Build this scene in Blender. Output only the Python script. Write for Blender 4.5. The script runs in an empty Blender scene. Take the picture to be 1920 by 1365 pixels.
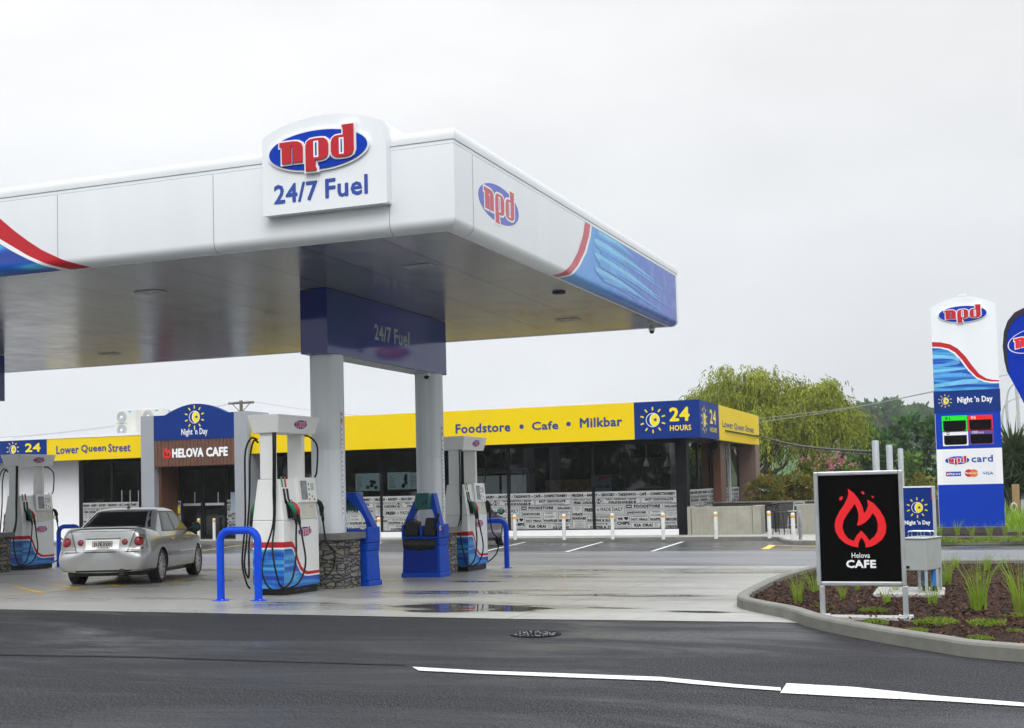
import bpy, math, random
import numpy as np
from mathutils import Vector, Matrix
from mathutils.geometry import tessellate_polygon
from mathutils.bvhtree import BVHTree
random.seed(7)
SC = bpy.context.scene
COL = SC.collection
R = math.radians

# ---------------------------------------------------------------- camera
FPX, PPX, PPY, HCAM = 2285.318, 960.0, 806.814, 1.6          # focal length and principal point in photo pixels, eye height
YAW, PITCH, ROLL = R(20.31059), R(2.56224), R(-1.40147)
def cam_axes():
    cy, sy = math.cos(YAW), math.sin(YAW)
    f = Vector((-sy*math.cos(PITCH), cy*math.cos(PITCH), math.sin(PITCH)))
    r = Vector((cy, sy, 0)); u = r.cross(f)
    c, s = math.cos(ROLL), math.sin(ROLL)
    return c*r+s*u, -s*r+c*u, f
CR, CU, CF = cam_axes()
cd = bpy.data.cameras.new('camera'); cam = bpy.data.objects.new('camera', cd); COL.objects.link(cam)
cam.matrix_world = Matrix(((CR.x, CU.x, -CF.x, 0), (CR.y, CU.y, -CF.y, 0), (CR.z, CU.z, -CF.z, HCAM), (0, 0, 0, 1)))
cd.sensor_width = 36; cd.lens = 36*FPX/1920; cd.shift_y = (PPY-682.5)/1920; cd.clip_end = 3000; cd.clip_start = .1
SC.camera = cam
def ray(x, y): return CR*((x-PPX)/FPX) - CU*((y-PPY)/FPX) + CF
def onY(x, y, Y):                    # reading of the photo on the facade plane at depth Y -> X, Z
    r = ray(x, y); t = Y/r.y; return r.x*t, r.z*t+HCAM
def onX(x, y, X):
    r = ray(x, y); t = X/r.x; return r.y*t, r.z*t+HCAM
def onZ(x, y, Z):
    r = ray(x, y); t = (Z-HCAM)/r.z; return r.x*t, r.y*t
Y0, Y1, K1, K2 = 13.75, 26.0, .0215, .0115                    # the forecourt falls gently away from the road
def gz(Y): return -(K1*min(max(0, Y-Y0), Y1-Y0)+K2*min(max(0, Y-Y1), 30))
def gnd(x, y, dz=0.0):
    r = ray(x, y); t = 3.0
    while t < 160:
        if HCAM+t*r.z < gz(t*r.y)+dz: break
        t += .01
    return r.x*t, r.y*t

# ---------------------------------------------------------------- world, sun, exposure
W = bpy.data.worlds.new('World'); SC.world = W; W.use_nodes = True
nt = W.node_tree; nt.nodes.clear()
def N(t, **k):
    n = nt.nodes.new(t)
    for a, b in k.items(): setattr(n, a, b)
    return n
out = N('ShaderNodeOutputWorld'); bg = N('ShaderNodeBackground'); bg.inputs[1].default_value = .1
sky = N('ShaderNodeTexSky', sky_type='NISHITA', sun_disc=False, sun_elevation=R(48), sun_rotation=R(200), air_density=1, dust_density=4, ozone_density=1)
hs = N('ShaderNodeHueSaturation'); hs.inputs['Saturation'].default_value = .12; hs.inputs['Value'].default_value = .6
nt.links.new(sky.outputs[0], hs.inputs['Color'])
tc = N('ShaderNodeTexCoord'); sx = N('ShaderNodeSeparateXYZ'); nt.links.new(tc.outputs['Generated'], sx.inputs[0])
rp = N('ShaderNodeValToRGB'); cr = rp.color_ramp                # overcast dome: brighter overhead than at the horizon
cr.elements[0].position = 0; cr.elements[0].color = (.75, .785, .825, 1)
cr.elements[1].position = 1; cr.elements[1].color = (2.8, 2.87, 2.96, 1)
for p, c in ((.14, (.785, .815, .85, 1)), (.28, (.86, .875, .895, 1)), (.40, (.94, .945, .955, 1)), (.62, (1.9, 1.95, 2.02, 1))):
    e = cr.elements.new(p); e.color = c
nt.links.new(sx.outputs['Z'], rp.inputs['Fac'])
mp = N('ShaderNodeMapping'); mp.inputs['Scale'].default_value = (1.2, 1.2, 3.5); nt.links.new(tc.outputs['Generated'], mp.inputs[0])
nz = N('ShaderNodeTexNoise'); nz.inputs['Scale'].default_value = 2.2; nz.inputs['Detail'].default_value = 5; nz.inputs['Roughness'].default_value = .55
nt.links.new(mp.outputs[0], nz.inputs['Vector'])
mr = N('ShaderNodeMapRange'); mr.inputs[1].default_value = .3; mr.inputs[2].default_value = .7; mr.inputs[3].default_value = 8.9; mr.inputs[4].default_value = 10.3
nt.links.new(nz.outputs['Fac'], mr.inputs[0])
ml = N('ShaderNodeVectorMath', operation='SCALE'); nt.links.new(rp.outputs[0], ml.inputs[0]); nt.links.new(mr.outputs[0], ml.inputs['Scale'])
mdir = N('ShaderNodeMapRange'); mdir.inputs[1].default_value = -.75; mdir.inputs[2].default_value = .25; mdir.inputs[3].default_value = 1.06; mdir.inputs[4].default_value = .91
nt.links.new(sx.outputs['X'], mdir.inputs[0]); ml2 = N('ShaderNodeVectorMath', operation='SCALE'); nt.links.new(ml.outputs[0], ml2.inputs[0]); nt.links.new(mdir.outputs[0], ml2.inputs['Scale']); ml = ml2
mx = N('ShaderNodeMix', data_type='RGBA'); mx.inputs['Factor'].default_value = .93
nt.links.new(hs.outputs[0], mx.inputs['A']); nt.links.new(ml.outputs[0], mx.inputs['B'])
nt.links.new(mx.outputs['Result'], bg.inputs[0]); nt.links.new(bg.outputs[0], out.inputs[0])
sd = bpy.data.lights.new('sun', 'SUN'); sd.energy = 1.25; sd.angle = R(35); sd.color = (1, .97, .93)
so = bpy.data.objects.new('sun', sd); COL.objects.link(so); so.location = (-20, -20, 40); so.rotation_euler = (R(42), 0, R(20))
SC.view_settings.view_transform = 'Standard'; SC.view_settings.look = 'None'; SC.view_settings.exposure = .2; SC.view_settings.gamma = 1
SC.render.film_transparent = False
try:
    SC.cycles.max_bounces = 8; SC.cycles.transparent_max_bounces = 16; SC.cycles.use_denoising = True
except Exception: pass

# ---------------------------------------------------------------- materials
def principled(name, col, rough=.5, metal=0., spec=.5, coat=0., emit=None, estr=1.):
    m = bpy.data.materials.new(name); m.use_nodes = True
    b = m.node_tree.nodes['Principled BSDF']
    b.inputs['Base Color'].default_value = (*col, 1); b.inputs['Roughness'].default_value = rough
    b.inputs['Metallic'].default_value = metal; b.inputs['Specular IOR Level'].default_value = spec
    b.inputs['Coat Weight'].default_value = coat
    if emit: b.inputs['Emission Color'].default_value = (*emit, 1); b.inputs['Emission Strength'].default_value = estr
    return m
def nn(m, t, **k):
    n = m.node_tree.nodes.new(t)
    for a, b in k.items(): setattr(n, a, b)
    return n
def lk(m, a, b): m.node_tree.links.new(a, b)
def coords(m, kind='Object', scale=(1, 1, 1)):
    t = nn(m, 'ShaderNodeTexCoord'); p = nn(m, 'ShaderNodeMapping'); p.inputs['Scale'].default_value = scale
    lk(m, t.outputs[kind], p.inputs[0]); return p.outputs[0]
def noise(m, vec, scale, detail=4, rough=.6, dist=0.):
    n = nn(m, 'ShaderNodeTexNoise'); n.inputs['Scale'].default_value = scale; n.inputs['Detail'].default_value = detail
    n.inputs['Roughness'].default_value = rough; n.inputs['Distortion'].default_value = dist
    lk(m, vec, n.inputs['Vector']); return n.outputs['Fac']
def ramp(m, fac, stops, interp='LINEAR'):
    r = nn(m, 'ShaderNodeValToRGB'); c = r.color_ramp; c.interpolation = interp
    def c4(v): return (v, v, v, 1) if not hasattr(v, '__len__') else (*v, 1)
    c.elements[0].position, c.elements[0].color = stops[0][0], c4(stops[0][1])
    c.elements[1].position, c.elements[1].color = stops[-1][0], c4(stops[-1][1])
    for p, v in stops[1:-1]: c.elements.new(p).color = c4(v)
    lk(m, fac, r.inputs['Fac']); return r.outputs['Color']
def mixc(m, fac, a, b, mode='MIX'):
    x = nn(m, 'ShaderNodeMix', data_type='RGBA', blend_type=mode)
    for s, v in (('Factor', fac), ('A', a), ('B', b)):
        if hasattr(v, 'is_linked'): lk(m, v, x.inputs[s])
        elif s == 'Factor': x.inputs[s].default_value = v
        else: x.inputs[s].default_value = (*v, 1)
    return x.outputs['Result']
def bsdf(m): return m.node_tree.nodes['Principled BSDF']
def bump(m, h, strength=.3, dist=.02):
    b = nn(m, 'ShaderNodeBump'); b.inputs['Strength'].default_value = strength; b.inputs['Distance'].default_value = dist
    lk(m, h, b.inputs['Height']); lk(m, b.outputs[0], bsdf(m).inputs['Normal'])
def varied(name, col, rough=.5, amt=.12, scale=3., metal=0., spec=.5, coat=0., rvar=.1, bmp=0., stretch=(1, 1, 1)):
    """paint / metal / concrete with a gentle irregular variation of tone and gloss"""
    m = principled(name, col, rough, metal, spec, coat); v = coords(m, 'Object', stretch)
    f = noise(m, v, scale, 5); lo = tuple(max(0, c*(1-amt)) for c in col); hi = tuple(min(1, c*(1+amt)) for c in col)
    lk(m, ramp(m, f, [(.3, lo), (.7, hi)]), bsdf(m).inputs['Base Color'])
    f2 = noise(m, v, scale*2.3, 3)
    lk(m, ramp(m, f2, [(.3, max(.02, rough-rvar)), (.7, rough+rvar)]), bsdf(m).inputs['Roughness'])
    if bmp: bump(m, noise(m, v, scale*12, 4), bmp, .01)
    return m
M = {}
WHITE_C = (.80, .815, .83)
M['white'] = varied('white_panel', (.80, .83, .86), .34, .022, 1.1, rvar=.015, stretch=(1.6, 1.6, .10))
M['white_warm'] = varied('white_enamel', (.80, .81, .80), .32, .03, 1.5, rvar=.03)
M['cream'] = varied('cream_panel', (.60, .58, .51), .45, .04, 3)
M['post_white'] = varied('column_cladding', (.72, .765, .80), .36, .03, 2., rvar=.03, stretch=(1, 1, .15))
M['signwhite'] = principled('white_vinyl', (.85, .86, .87), .35)
M['npd_blue'] = varied('blue_vinyl', (.003, .043, .43), .40, .025, .7, spec=.10, rvar=.02)
M['side_blue'] = varied('faded_blue_vinyl', (.115, .16, .56), .35, .05, 2)
M['npd_red'] = varied('red_vinyl', (.50, .016, .028), .38, .03, 1, spec=.25, rvar=.02)
M['side_red'] = varied('faded_red_vinyl', (.56, .10, .13), .35, .05, 2)
M['text_blue'] = principled('text_blue', (.015, .06, .36), .4)
M['navy'] = varied('navy_panel', (.007, .034, .20), .45, .03, .6, spec=.08, rvar=.02)
M['beam_blue'] = varied('beam_blue_panel', (.008, .022, .22), .06, .04, 1.2, spec=.5, rvar=.01)
M['yellow'] = varied('yellow_panel', (.80, .58, .002), .45, .02, .4, spec=.2, rvar=.02)
M['yellow_paint'] = principled('yellow_vinyl', (.86, .70, .01), .4)
M['barrier_blue'] = varied('blue_paint', (.003, .062, .60), .40, .06, 3, spec=.2)
M['bin_blue'] = varied('blue_plastic', (.002, .062, .47), .45, .10, 4, spec=.18, rvar=.05)
M['bin_blue_dark'] = varied('blue_plastic_door', (.002, .030, .30), .45, .10, 4, spec=.18, rvar=.05)
M['black'] = varied('black_rubber', (.007, .007, .008), .42, .3, 6, spec=.25)
M['black_frame'] = varied('black_powdercoat', (.007, .008, .010), .5, .2, 3, spec=.15)
M['black_sign'] = principled('black_sign_face', (.001, .001, .001), .5, spec=.06)
M['plastic_dark'] = varied('dark_plastic', (.012, .015, .018), .45, .2, 6, spec=.3)
M['bag'] = varied('bin_bag', (.008, .009, .009), .2, .3, 9, bmp=.9)
M['green'] = varied('green_plastic', (.004, .15, .075), .4, .15, 6)
M['teal'] = varied('teal_plastic', (.03, .13, .125), .15, .12, 3)
M['red'] = varied('red_plastic', (.50, .02, .02), .4, .12, 6)
M['alu'] = varied('aluminium', (.56, .58, .60), .38, .06, 5, metal=.7)
M['galv'] = varied('galvanised_steel', (.46, .49, .51), .5, .12, 6, metal=.35)
M['cabinet'] = varied('grey_cabinet_paint', (.36, .39, .38), .42, .06, 3)
M['stainless'] = varied('stainless', (.55, .55, .55), .2, .1, 6, metal=1)
M['flame_red'] = principled('flame_red', (.82, .012, .02), .4)
M['orange'] = principled('orange_reflector', (.78, .36, .01), .4)
M['bollard'] = varied('bollard_white', (.66, .67, .66), .4, .08, 6)
M['grey_render'] = varied('grey_render', (.30, .32, .35), .6, .05, 1.5)
M['white_wall'] = varied('white_wall', (.80, .81, .83), .6, .03, .8)
M['glass_lite'] = principled('lamp_glass', (.5, .55, .55), .1)
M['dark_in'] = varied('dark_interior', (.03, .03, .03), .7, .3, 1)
M['soffit_dark'] = varied('brown_soffit', (.045, .025, .02), .5, .3, 3)
M['lamp'] = principled('downlight', (1, 1, 1), .5, emit=(1, .95, .85), estr=12)
M['screen'] = principled('menu_screen', (.05, .07, .08), .3, emit=(.36, .52, .58), estr=.32)
M['poster'] = varied('poster', (.35, .43, .52), .5, .1, 6)
M['brown_col'] = varied('brown_column', (.16, .10, .085), .55, .12, 2, stretch=(1, 1, .4))
M['pipe_blue'] = varied('blue_pipe', (.02, .17, .50), .4, .1, 5)
M['film'] = varied('window_film', (.42, .43, .43), .35, .08, .6, rvar=.1)
M['film_text'] = principled('film_lettering', (.012, .012, .012), .6, spec=.15)
M['chrome'] = principled('chrome', (.7, .7, .7), .08, 1)
M['tyre'] = varied('tyre_rubber', (.010, .010, .010), .7, .3, 8)
M['tail_red'] = principled('tail_lamp_red', (.30, .004, .012), .2, coat=.2)
M['tail_clear'] = varied('tail_lamp_clear', (.30, .30, .30), .1, .3, 10, metal=.5)
M['trim_dark'] = principled('car_trim_dark', (.015, .015, .016), .45)
M['plate'] = principled('plate_white', (.6, .6, .58), .4)
M['card_red'] = principled('card_red', (.55, .02, .015), .4)
M['card_orange'] = principled('card_orange', (.70, .16, .02), .4)
M['price_green'] = principled('price_green', (.0, .78, .01), .4)
M['price_red'] = principled('price_red', (.85, .0, .0), .4)
M['price_purple'] = principled('price_purple', (.13, .05, .29), .4)
M['bark'] = varied('tree_bark', (.055, .045, .036), .85, .35, 4, bmp=.6, stretch=(1, 1, .3))
M['wood_post'] = varied('weathered_wood', (.30, .20, .09), .75, .25, 5, bmp=.3, stretch=(4, 4, .6))
M['pole_wood'] = varied('pole_wood', (.10, .09, .075), .8, .3, 4, stretch=(4, 4, .5))
M['flag'] = varied('flag_cloth', (.004, .034, .42), .7, .08, 2, spec=.1)
M['flag_dark'] = principled('flag_sleeve', (.012, .008, .02), .6)
M['dark_stone'] = varied('dark_retaining_wall', (.05, .05, .048), .7, .3, 4, bmp=.3)

def timber():
    m = principled('timber_cladding', (.12, .05, .03), .5); v = coords(m, 'Object', (5, 5, .5))
    lk(m, ramp(m, noise(m, v, 4, 6), [(.25, (.085, .034, .020)), (.75, (.155, .066, .038))]), bsdf(m).inputs['Base Color'])
    bump(m, noise(m, v, 9, 5), .25, .01); return m
M['timber'] = timber()

def soffit():
    """folded metal ceiling trays: long joints, semi-gloss"""
    m = principled('canopy_soffit', (.3, .3, .28), .22, .62); v = coords(m)
    s = nn(m, 'ShaderNodeSeparateXYZ'); lk(m, v, s.inputs[0])
    a = nn(m, 'ShaderNodeMath', operation='MULTIPLY'); a.inputs[1].default_value = 1/1.25; lk(m, s.outputs['X'], a.inputs[0])
    f = nn(m, 'ShaderNodeMath', operation='FRACT'); lk(m, a.outputs[0], f.inputs[0])
    line = ramp(m, f.outputs[0], [(0, 0), (.020, 0), (.034, 1), (1, 1)])
    tone = ramp(m, noise(m, coords(m, 'Object', (.8, .25, 1)), 1.2, 4), [(.3, (.31, .325, .335)), (.7, (.37, .385, .395))])
    lk(m, mixc(m, line, (.07, .07, .07), tone), bsdf(m).inputs['Base Color'])
    lk(m, ramp(m, noise(m, v, 1.5, 3), [(.3, .17), (.7, .25)]), bsdf(m).inputs['Roughness'])
    bump(m, noise(m, coords(m, 'Object', (.8, .2, 1)), 1.1, 2), .05, .05)
    return m
M['soffit'] = soffit()

def asphalt():
    m = principled('wet_asphalt', (.05, .05, .055), .4); v = coords(m)
    fine = noise(m, coords(m, 'Object', (1, .35, 1)), 85, 2, .75); mid = noise(m, v, 20, 4, .75); big = noise(m, coords(m, 'Object', (.30, 1, 1)), .55, 6, .68, .6)
    agg = ramp(m, fine, [(.36, (.004, .004, .005)), (.5, (.014, .015, .018)), (.60, (.032, .034, .039)), (.74, (.12, .12, .127))])
    bsdf(m).inputs['Specular IOR Level'].default_value = .28
    lk(m, mixc(m, ramp(m, big, [(.45, 0), (.75, .4)]), agg, (.045, .048, .054)), bsdf(m).inputs['Base Color'])
    lk(m, ramp(m, big, [(.30, .72), (.48, .62), (.56, .40), (.68, .18)]), bsdf(m).inputs['Roughness'])
    lk(m, mixc(m, .55, ramp(m, mid, [(.35, .05), (.65, .30)]), ramp(m, fine, [(.4, .02), (.7, .45)]), 'MIX'), bsdf(m).inputs['Specular IOR Level'])
    h = mixc(m, .25, fine, mid); bump(m, h, .5, .012); return m
M['asphalt'] = asphalt()
def asphalt_lot():
    m = principled('wet_car_park_asphalt', (.06, .06, .068), .3); v = coords(m)
    fine = noise(m, v, 160, 3, .7); big = noise(m, coords(m, 'Object', (.25, 1, 1)), .5, 4, .6, .3)
    lk(m, ramp(m, fine, [(.3, (.030, .030, .035)), (.75, (.085, .085, .095))]), bsdf(m).inputs['Base Color'])
    lk(m, ramp(m, big, [(.35, .42), (.65, .2)]), bsdf(m).inputs['Roughness'])
    bump(m, fine, .3, .008); return m
M['asphalt_lot'] = asphalt_lot()
def asphalt_drive():
    m = principled('old_wet_asphalt', (.15, .155, .17), .4); v = coords(m)
    fine = noise(m, v, 60, 3, .7); big = noise(m, coords(m, 'Object', (.2, 1, 1)), .6, 4, .6, .3)
    c = ramp(m, fine, [(.3, (.11, .113, .125)), (.75, (.20, .205, .225))])
    lk(m, mixc(m, ramp(m, big, [(.45, 0), (.7, .6)]), c, (.10, .103, .115)), bsdf(m).inputs['Base Color'])
    lk(m, ramp(m, big, [(.35, .55), (.65, .3)]), bsdf(m).inputs['Roughness'])
    bump(m, fine, .3, .008); return m
M['asphalt_drive'] = asphalt_drive()
def concrete_slab():
    m = principled('wet_concrete', (.3, .3, .28), .3); v = coords(m)
    big = noise(m, coords(m, 'Object', (.35, 1, 1)), .55, 6, .62, .5); mid = noise(m, v, 3.5, 5, .65); fine = noise(m, v, 90, 3)
    c = ramp(m, mid, [(.25, (.25, .248, .23)), (.75, (.365, .363, .345))])
    c = mixc(m, ramp(m, big, [(.44, 0), (.64, .6)]), c, (.17, .166, .145))
    stain = noise(m, coords(m, 'Object', (.12, .9, 1)), 1.1, 6, .65, .8); c = mixc(m, ramp(m, stain, [(.52, 0), (.70, .45)]), c, (.14, .137, .12))
    c = mixc(m, ramp(m, fine, [(.3, .0), (.8, .25)]), c, (.36, .355, .34))
    s = nn(m, 'ShaderNodeSeparateXYZ'); lk(m, v, s.inputs[0])                     # saw-cut joints
    def joint(o, per, off):
        a = nn(m, 'ShaderNodeMath', operation='MULTIPLY_ADD'); a.inputs[1].default_value = 1/per; a.inputs[2].default_value = off; lk(m, s.outputs[o], a.inputs[0])
        f = nn(m, 'ShaderNodeMath', operation='FRACT'); lk(m, a.outputs[0], f.inputs[0])
        return ramp(m, f.outputs[0], [(0, 1), (.0028, 1), (.005, 0), (1, 0)])
    j = mixc(m, 1., joint('X', 4.4, .18), joint('Y', 4.2, .35), 'ADD')
    c = mixc(m, j, c, (.07, .068, .06))
    # shallow standing water and damp margins in the low spots of the slab
    dmin = None
    for x, y, rx, ry in PUDDLES:
        q = gnd(x, y); vm = nn(m, 'ShaderNodeVectorMath', operation='MULTIPLY_ADD'); vm.inputs[1].default_value = (1/rx, 1/ry, 0); vm.inputs[2].default_value = (-q[0]/rx, -q[1]/ry, 0); lk(m, v, vm.inputs[0])
        ln = nn(m, 'ShaderNodeVectorMath', operation='LENGTH'); lk(m, vm.outputs[0], ln.inputs[0]); d = ln.outputs['Value']
        if dmin is not None: mn = nn(m, 'ShaderNodeMath', operation='MINIMUM'); lk(m, dmin, mn.inputs[0]); lk(m, d, mn.inputs[1]); d = mn.outputs[0]
        dmin = d
    ns = nn(m, 'ShaderNodeMath', operation='MULTIPLY_ADD'); lk(m, noise(m, coords(m, 'Object', (.7, 2.2, 1)), 1.6, 5, .6), ns.inputs[0]); ns.inputs[1].default_value = 2.6; lk(m, dmin, ns.inputs[2])
    dd = nn(m, 'ShaderNodeMath', operation='SUBTRACT'); lk(m, ns.outputs[0], dd.inputs[0]); dd.inputs[1].default_value = 1.3
    dv = nn(m, 'ShaderNodeMath', operation='DIVIDE'); lk(m, dd.outputs[0], dv.inputs[0]); dv.inputs[1].default_value = 4
    damp = ramp(m, dv.outputs[0], [(0, 1), (.25, .9), (.46, 0), (1, 0)]); water = ramp(m, dv.outputs[0], [(0, 1), (.22, 1), (.265, 0), (1, 0)])
    c = mixc(m, damp, c, (.15, .146, .125)); c = mixc(m, water, c, (.085, .082, .07))
    lk(m, c, bsdf(m).inputs['Base Color'])
    ro = ramp(m, big, [(.30, .56), (.46, .42), (.58, .28), (.72, .12)]); ro = mixc(m, damp, ro, (.22, .22, .22)); ro = mixc(m, water, ro, (.025, .025, .025))
    lk(m, ro, bsdf(m).inputs['Roughness'])
    bump(m, mixc(m, water, mixc(m, .5, fine, mid), (.5, .5, .5)), .18, .006); return m
PUDDLES = [(885, 1139, 1.05, .50), (968, 1143, .45, .30), (840, 1146, .5, .22), (548, 1131, .5, .11), (508, 1135, .25, .07), (790, 1113, .55, .10), (850, 1110, .8, .13), (925, 1113, .45, .08), (1065, 1117, .6, .10), (1135, 1116, .4, .07), (1225, 1119, .5, .10), (1275, 1117, .45, .09), (1300, 1148, .38, .11), (1148, 1141, .3, .07),
           (1000, 1081, .7, .16), (1060, 1078, .4, .09), (1100, 1070, .7, .12), (1330, 1068, .6, .08), (900, 1091, .5, .14)]
M['concrete_slab'] = concrete_slab()
def puddle():
    m = principled('standing_water', (.055, .052, .045), .03, spec=.6); v = coords(m)
    lk(m, ramp(m, noise(m, v, 2.5, 3), [(.3, .02), (.7, .06)]), bsdf(m).inputs['Roughness']); return m
M['puddle'] = puddle()
def concrete(name, c, sc=2.):
    m = principled(name, c, .65); v = coords(m)
    a = noise(m, v, sc, 6, .65); b = noise(m, v, sc*25, 3)
    t = ramp(m, a, [(.25, tuple(x*.72 for x in c)), (.75, tuple(x*1.18 for x in c))])
    vs = coords(m, 'Object', (6, 6, .35))
    t = mixc(m, ramp(m, noise(m, vs, 2, 4), [(.5, 0), (.8, .35)]), t, tuple(x*.5 for x in c))
    lk(m, t, bsdf(m).inputs['Base Color']); bump(m, b, .25, .008); return m
M['kerb'] = concrete('kerb_concrete', (.175, .172, .152), 3)
M['pave'] = concrete('pavement_concrete', (.36, .355, .335), 1.2)
M['low_wall'] = concrete('board_formed_concrete', (.31, .30, .25), 1.6)
def mulch():
    m = principled('bark_mulch', (.03, .02, .015), .85, spec=.15); v = coords(m)
    vo = nn(m, 'ShaderNodeTexVoronoi'); vo.inputs['Scale'].default_value = 26; lk(m, coords(m, 'Object', (1, .5, 1)), vo.inputs['Vector'])
    lk(m, ramp(m, vo.outputs['Distance'], [(0, (.095, .040, .022)), (.35, (.036, .015, .009)), (.8, (.006, .003, .002))]), bsdf(m).inputs['Base Color'])
    bump(m, mixc(m, .5, noise(m, v, 30, 5), vo.outputs['Distance']), 1., .06); return m
M['mulch'] = mulch()
def chips():
    m = principled('bark_chip', (.04, .025, .017), .75, spec=.15); v = coords(m)
    lk(m, ramp(m, noise(m, v, 14, 2), [(.3, (.012, .005, .004)), (.5, (.050, .023, .014)), (.72, (.20, .105, .06))]), bsdf(m).inputs['Base Color']); return m
M['chips'] = chips()
def grassland():
    m = principled('grassland', (.06, .09, .03), .9); v = coords(m)
    lk(m, ramp(m, noise(m, v, .8, 6), [(.3, (.045, .075, .02)), (.7, (.10, .13, .045))]), bsdf(m).inputs['Base Color'])
    bump(m, noise(m, v, 12, 4), .6, .05); return m
M['grassland'] = grassland()
def stonewall():
    """stacked schist: mortar joints dark, stones of several greys with some tan"""
    m = principled('stacked_stone', (.2, .2, .19), .75); v = coords(m)
    s = nn(m, 'ShaderNodeSeparateXYZ'); lk(m, v, s.inputs[0])
    a = nn(m, 'ShaderNodeMath', operation='ADD'); lk(m, s.outputs['X'], a.inputs[0]); lk(m, s.outputs['Y'], a.inputs[1])
    c = nn(m, 'ShaderNodeCombineXYZ'); lk(m, a.outputs[0], c.inputs[0]); lk(m, s.outputs['Z'], c.inputs[1])
    w = nn(m, 'ShaderNodeTexNoise'); w.inputs['Scale'].default_value = 4; lk(m, c.outputs[0], w.inputs['Vector'])
    vm = nn(m, 'ShaderNodeVectorMath', operation='MULTIPLY_ADD'); vm.inputs[1].default_value = (.09, .09, .09); lk(m, w.outputs['Color'], vm.inputs[0]); lk(m, c.outputs[0], vm.inputs[2])
    mp2 = nn(m, 'ShaderNodeMapping'); mp2.inputs['Scale'].default_value = (4.6, 16.5, 1); lk(m, vm.outputs[0], mp2.inputs[0])
    v1 = nn(m, 'ShaderNodeTexVoronoi', feature='DISTANCE_TO_EDGE', distance='CHEBYCHEV') if False else nn(m, 'ShaderNodeTexVoronoi', feature='DISTANCE_TO_EDGE')
    v1.inputs['Scale'].default_value = 1; v1.inputs['Randomness'].default_value = .8; lk(m, mp2.outputs[0], v1.inputs['Vector'])
    v2 = nn(m, 'ShaderNodeTexVoronoi'); v2.inputs['Scale'].default_value = 1; v2.inputs['Randomness'].default_value = .8; lk(m, mp2.outputs[0], v2.inputs['Vector'])
    sc = nn(m, 'ShaderNodeSeparateColor'); lk(m, v2.outputs['Color'], sc.inputs[0])
    col = ramp(m, sc.outputs[0], [(0, (.12, .125, .125)), (.5, (.20, .20, .19)), (.82, (.27, .27, .25)), (.9, (.30, .24, .13)), (1, (.22, .20, .15))])
    col = mixc(m, ramp(m, noise(m, v, 28, 5), [(.3, .0), (.8, .55)]), col, (.10, .10, .095))
    joint = ramp(m, v1.outputs['Distance'], [(0, 1), (.035, 1), (.075, 0), (1, 0)])
    lk(m, mixc(m, joint, col, (.018, .018, .017)), bsdf(m).inputs['Base Color'])
    h = mixc(m, .25, ramp(m, v1.outputs['Distance'], [(0, 0), (.16, 1), (1, 1)]), noise(m, v, 30, 4)); bump(m, h, 1., .035); return m
M['stone'] = stonewall()
M['stone_cap'] = concrete('schist_cap', (.17, .17, .165), 5)
def brushes():
    """blue livery print: deep blue with sweeping pale brush strokes (uses the strip's own UV)"""
    m = principled('blue_brush_print', (.01, .1, .5), .3); u = nn(m, 'ShaderNodeUVMap')
    mp2 = nn(m, 'ShaderNodeMapping'); mp2.inputs['Scale'].default_value = (.35, 4.0, 1); lk(m, u.outputs[0], mp2.inputs[0])
    f = noise(m, mp2.outputs[0], 1.2, 1, .3, .4); g = noise(m, mp2.outputs[0], 3.5, 3, .5, .4)
    c = ramp(m, f, [(.36, (.006, .045, .32)), (.48, (.008, .10, .50)), (.53, (.02, .25, .66)), (.58, (.10, .46, .74)), (.66, (.02, .22, .62)), (.74, (.008, .08, .42))])
    lk(m, mixc(m, ramp(m, g, [(.4, 0), (.7, .4)]), c, (.008, .07, .42)), bsdf(m).inputs['Base Color']); return m
M['brush'] = brushes()
def brushes_side():
    m = principled('blue_brush_print_faded', (.1, .2, .6), .3); u = nn(m, 'ShaderNodeUVMap')
    s = nn(m, 'ShaderNodeSeparateXYZ'); lk(m, u.outputs[0], s.inputs[0])
    c = ramp(m, s.outputs[0], [(0, (.10, .33, .72)), (.25, (.07, .24, .66)), (.55, (.06, .15, .55)), (1, (.075, .105, .46))])
    mp2 = nn(m, 'ShaderNodeMapping'); mp2.inputs['Scale'].default_value = (10, .8, 1); lk(m, u.outputs[0], mp2.inputs[0])
    f = noise(m, mp2.outputs[0], 3, 3, .5)
    lk(m, mixc(m, ramp(m, f, [(.45, 0), (.7, .35)]), c, (.13, .42, .78)), bsdf(m).inputs['Base Color']); return m
M['brush_side'] = brushes_side()
M['stroke_lite'] = varied('pale_brush_stroke', (.17, .52, .80), .3, .15, 1.2)
M['stroke_mid'] = varied('mid_brush_stroke', (.09, .34, .74), .3, .15, 1.2)
def glass(name, tint, refl=.08, ior=1.45):
    m = bpy.data.materials.new(name); m.use_nodes = True; t = m.node_tree; t.nodes.clear()
    o = t.nodes.new('ShaderNodeOutputMaterial'); mx = t.nodes.new('ShaderNodeMixShader'); a = t.nodes.new('ShaderNodeBsdfTransparent'); g = t.nodes.new('ShaderNodeBsdfGlossy')
    a.inputs[0].default_value = (*tint, 1); g.inputs['Roughness'].default_value = .02; g.inputs[0].default_value = (.9, .95, .95, 1)
    fr = t.nodes.new('ShaderNodeFresnel'); fr.inputs[0].default_value = ior
    ad = t.nodes.new('ShaderNodeMath'); ad.operation = 'ADD'; ad.inputs[1].default_value = refl; t.links.new(fr.outputs[0], ad.inputs[0])
    t.links.new(ad.outputs[0], mx.inputs[0]); t.links.new(a.outputs[0], mx.inputs[1]); t.links.new(g.outputs[0], mx.inputs[2]); t.links.new(mx.outputs[0], o.inputs[0])
    return m
M['glass'] = glass('tinted_glass', (.42, .44, .44), .015)
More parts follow.
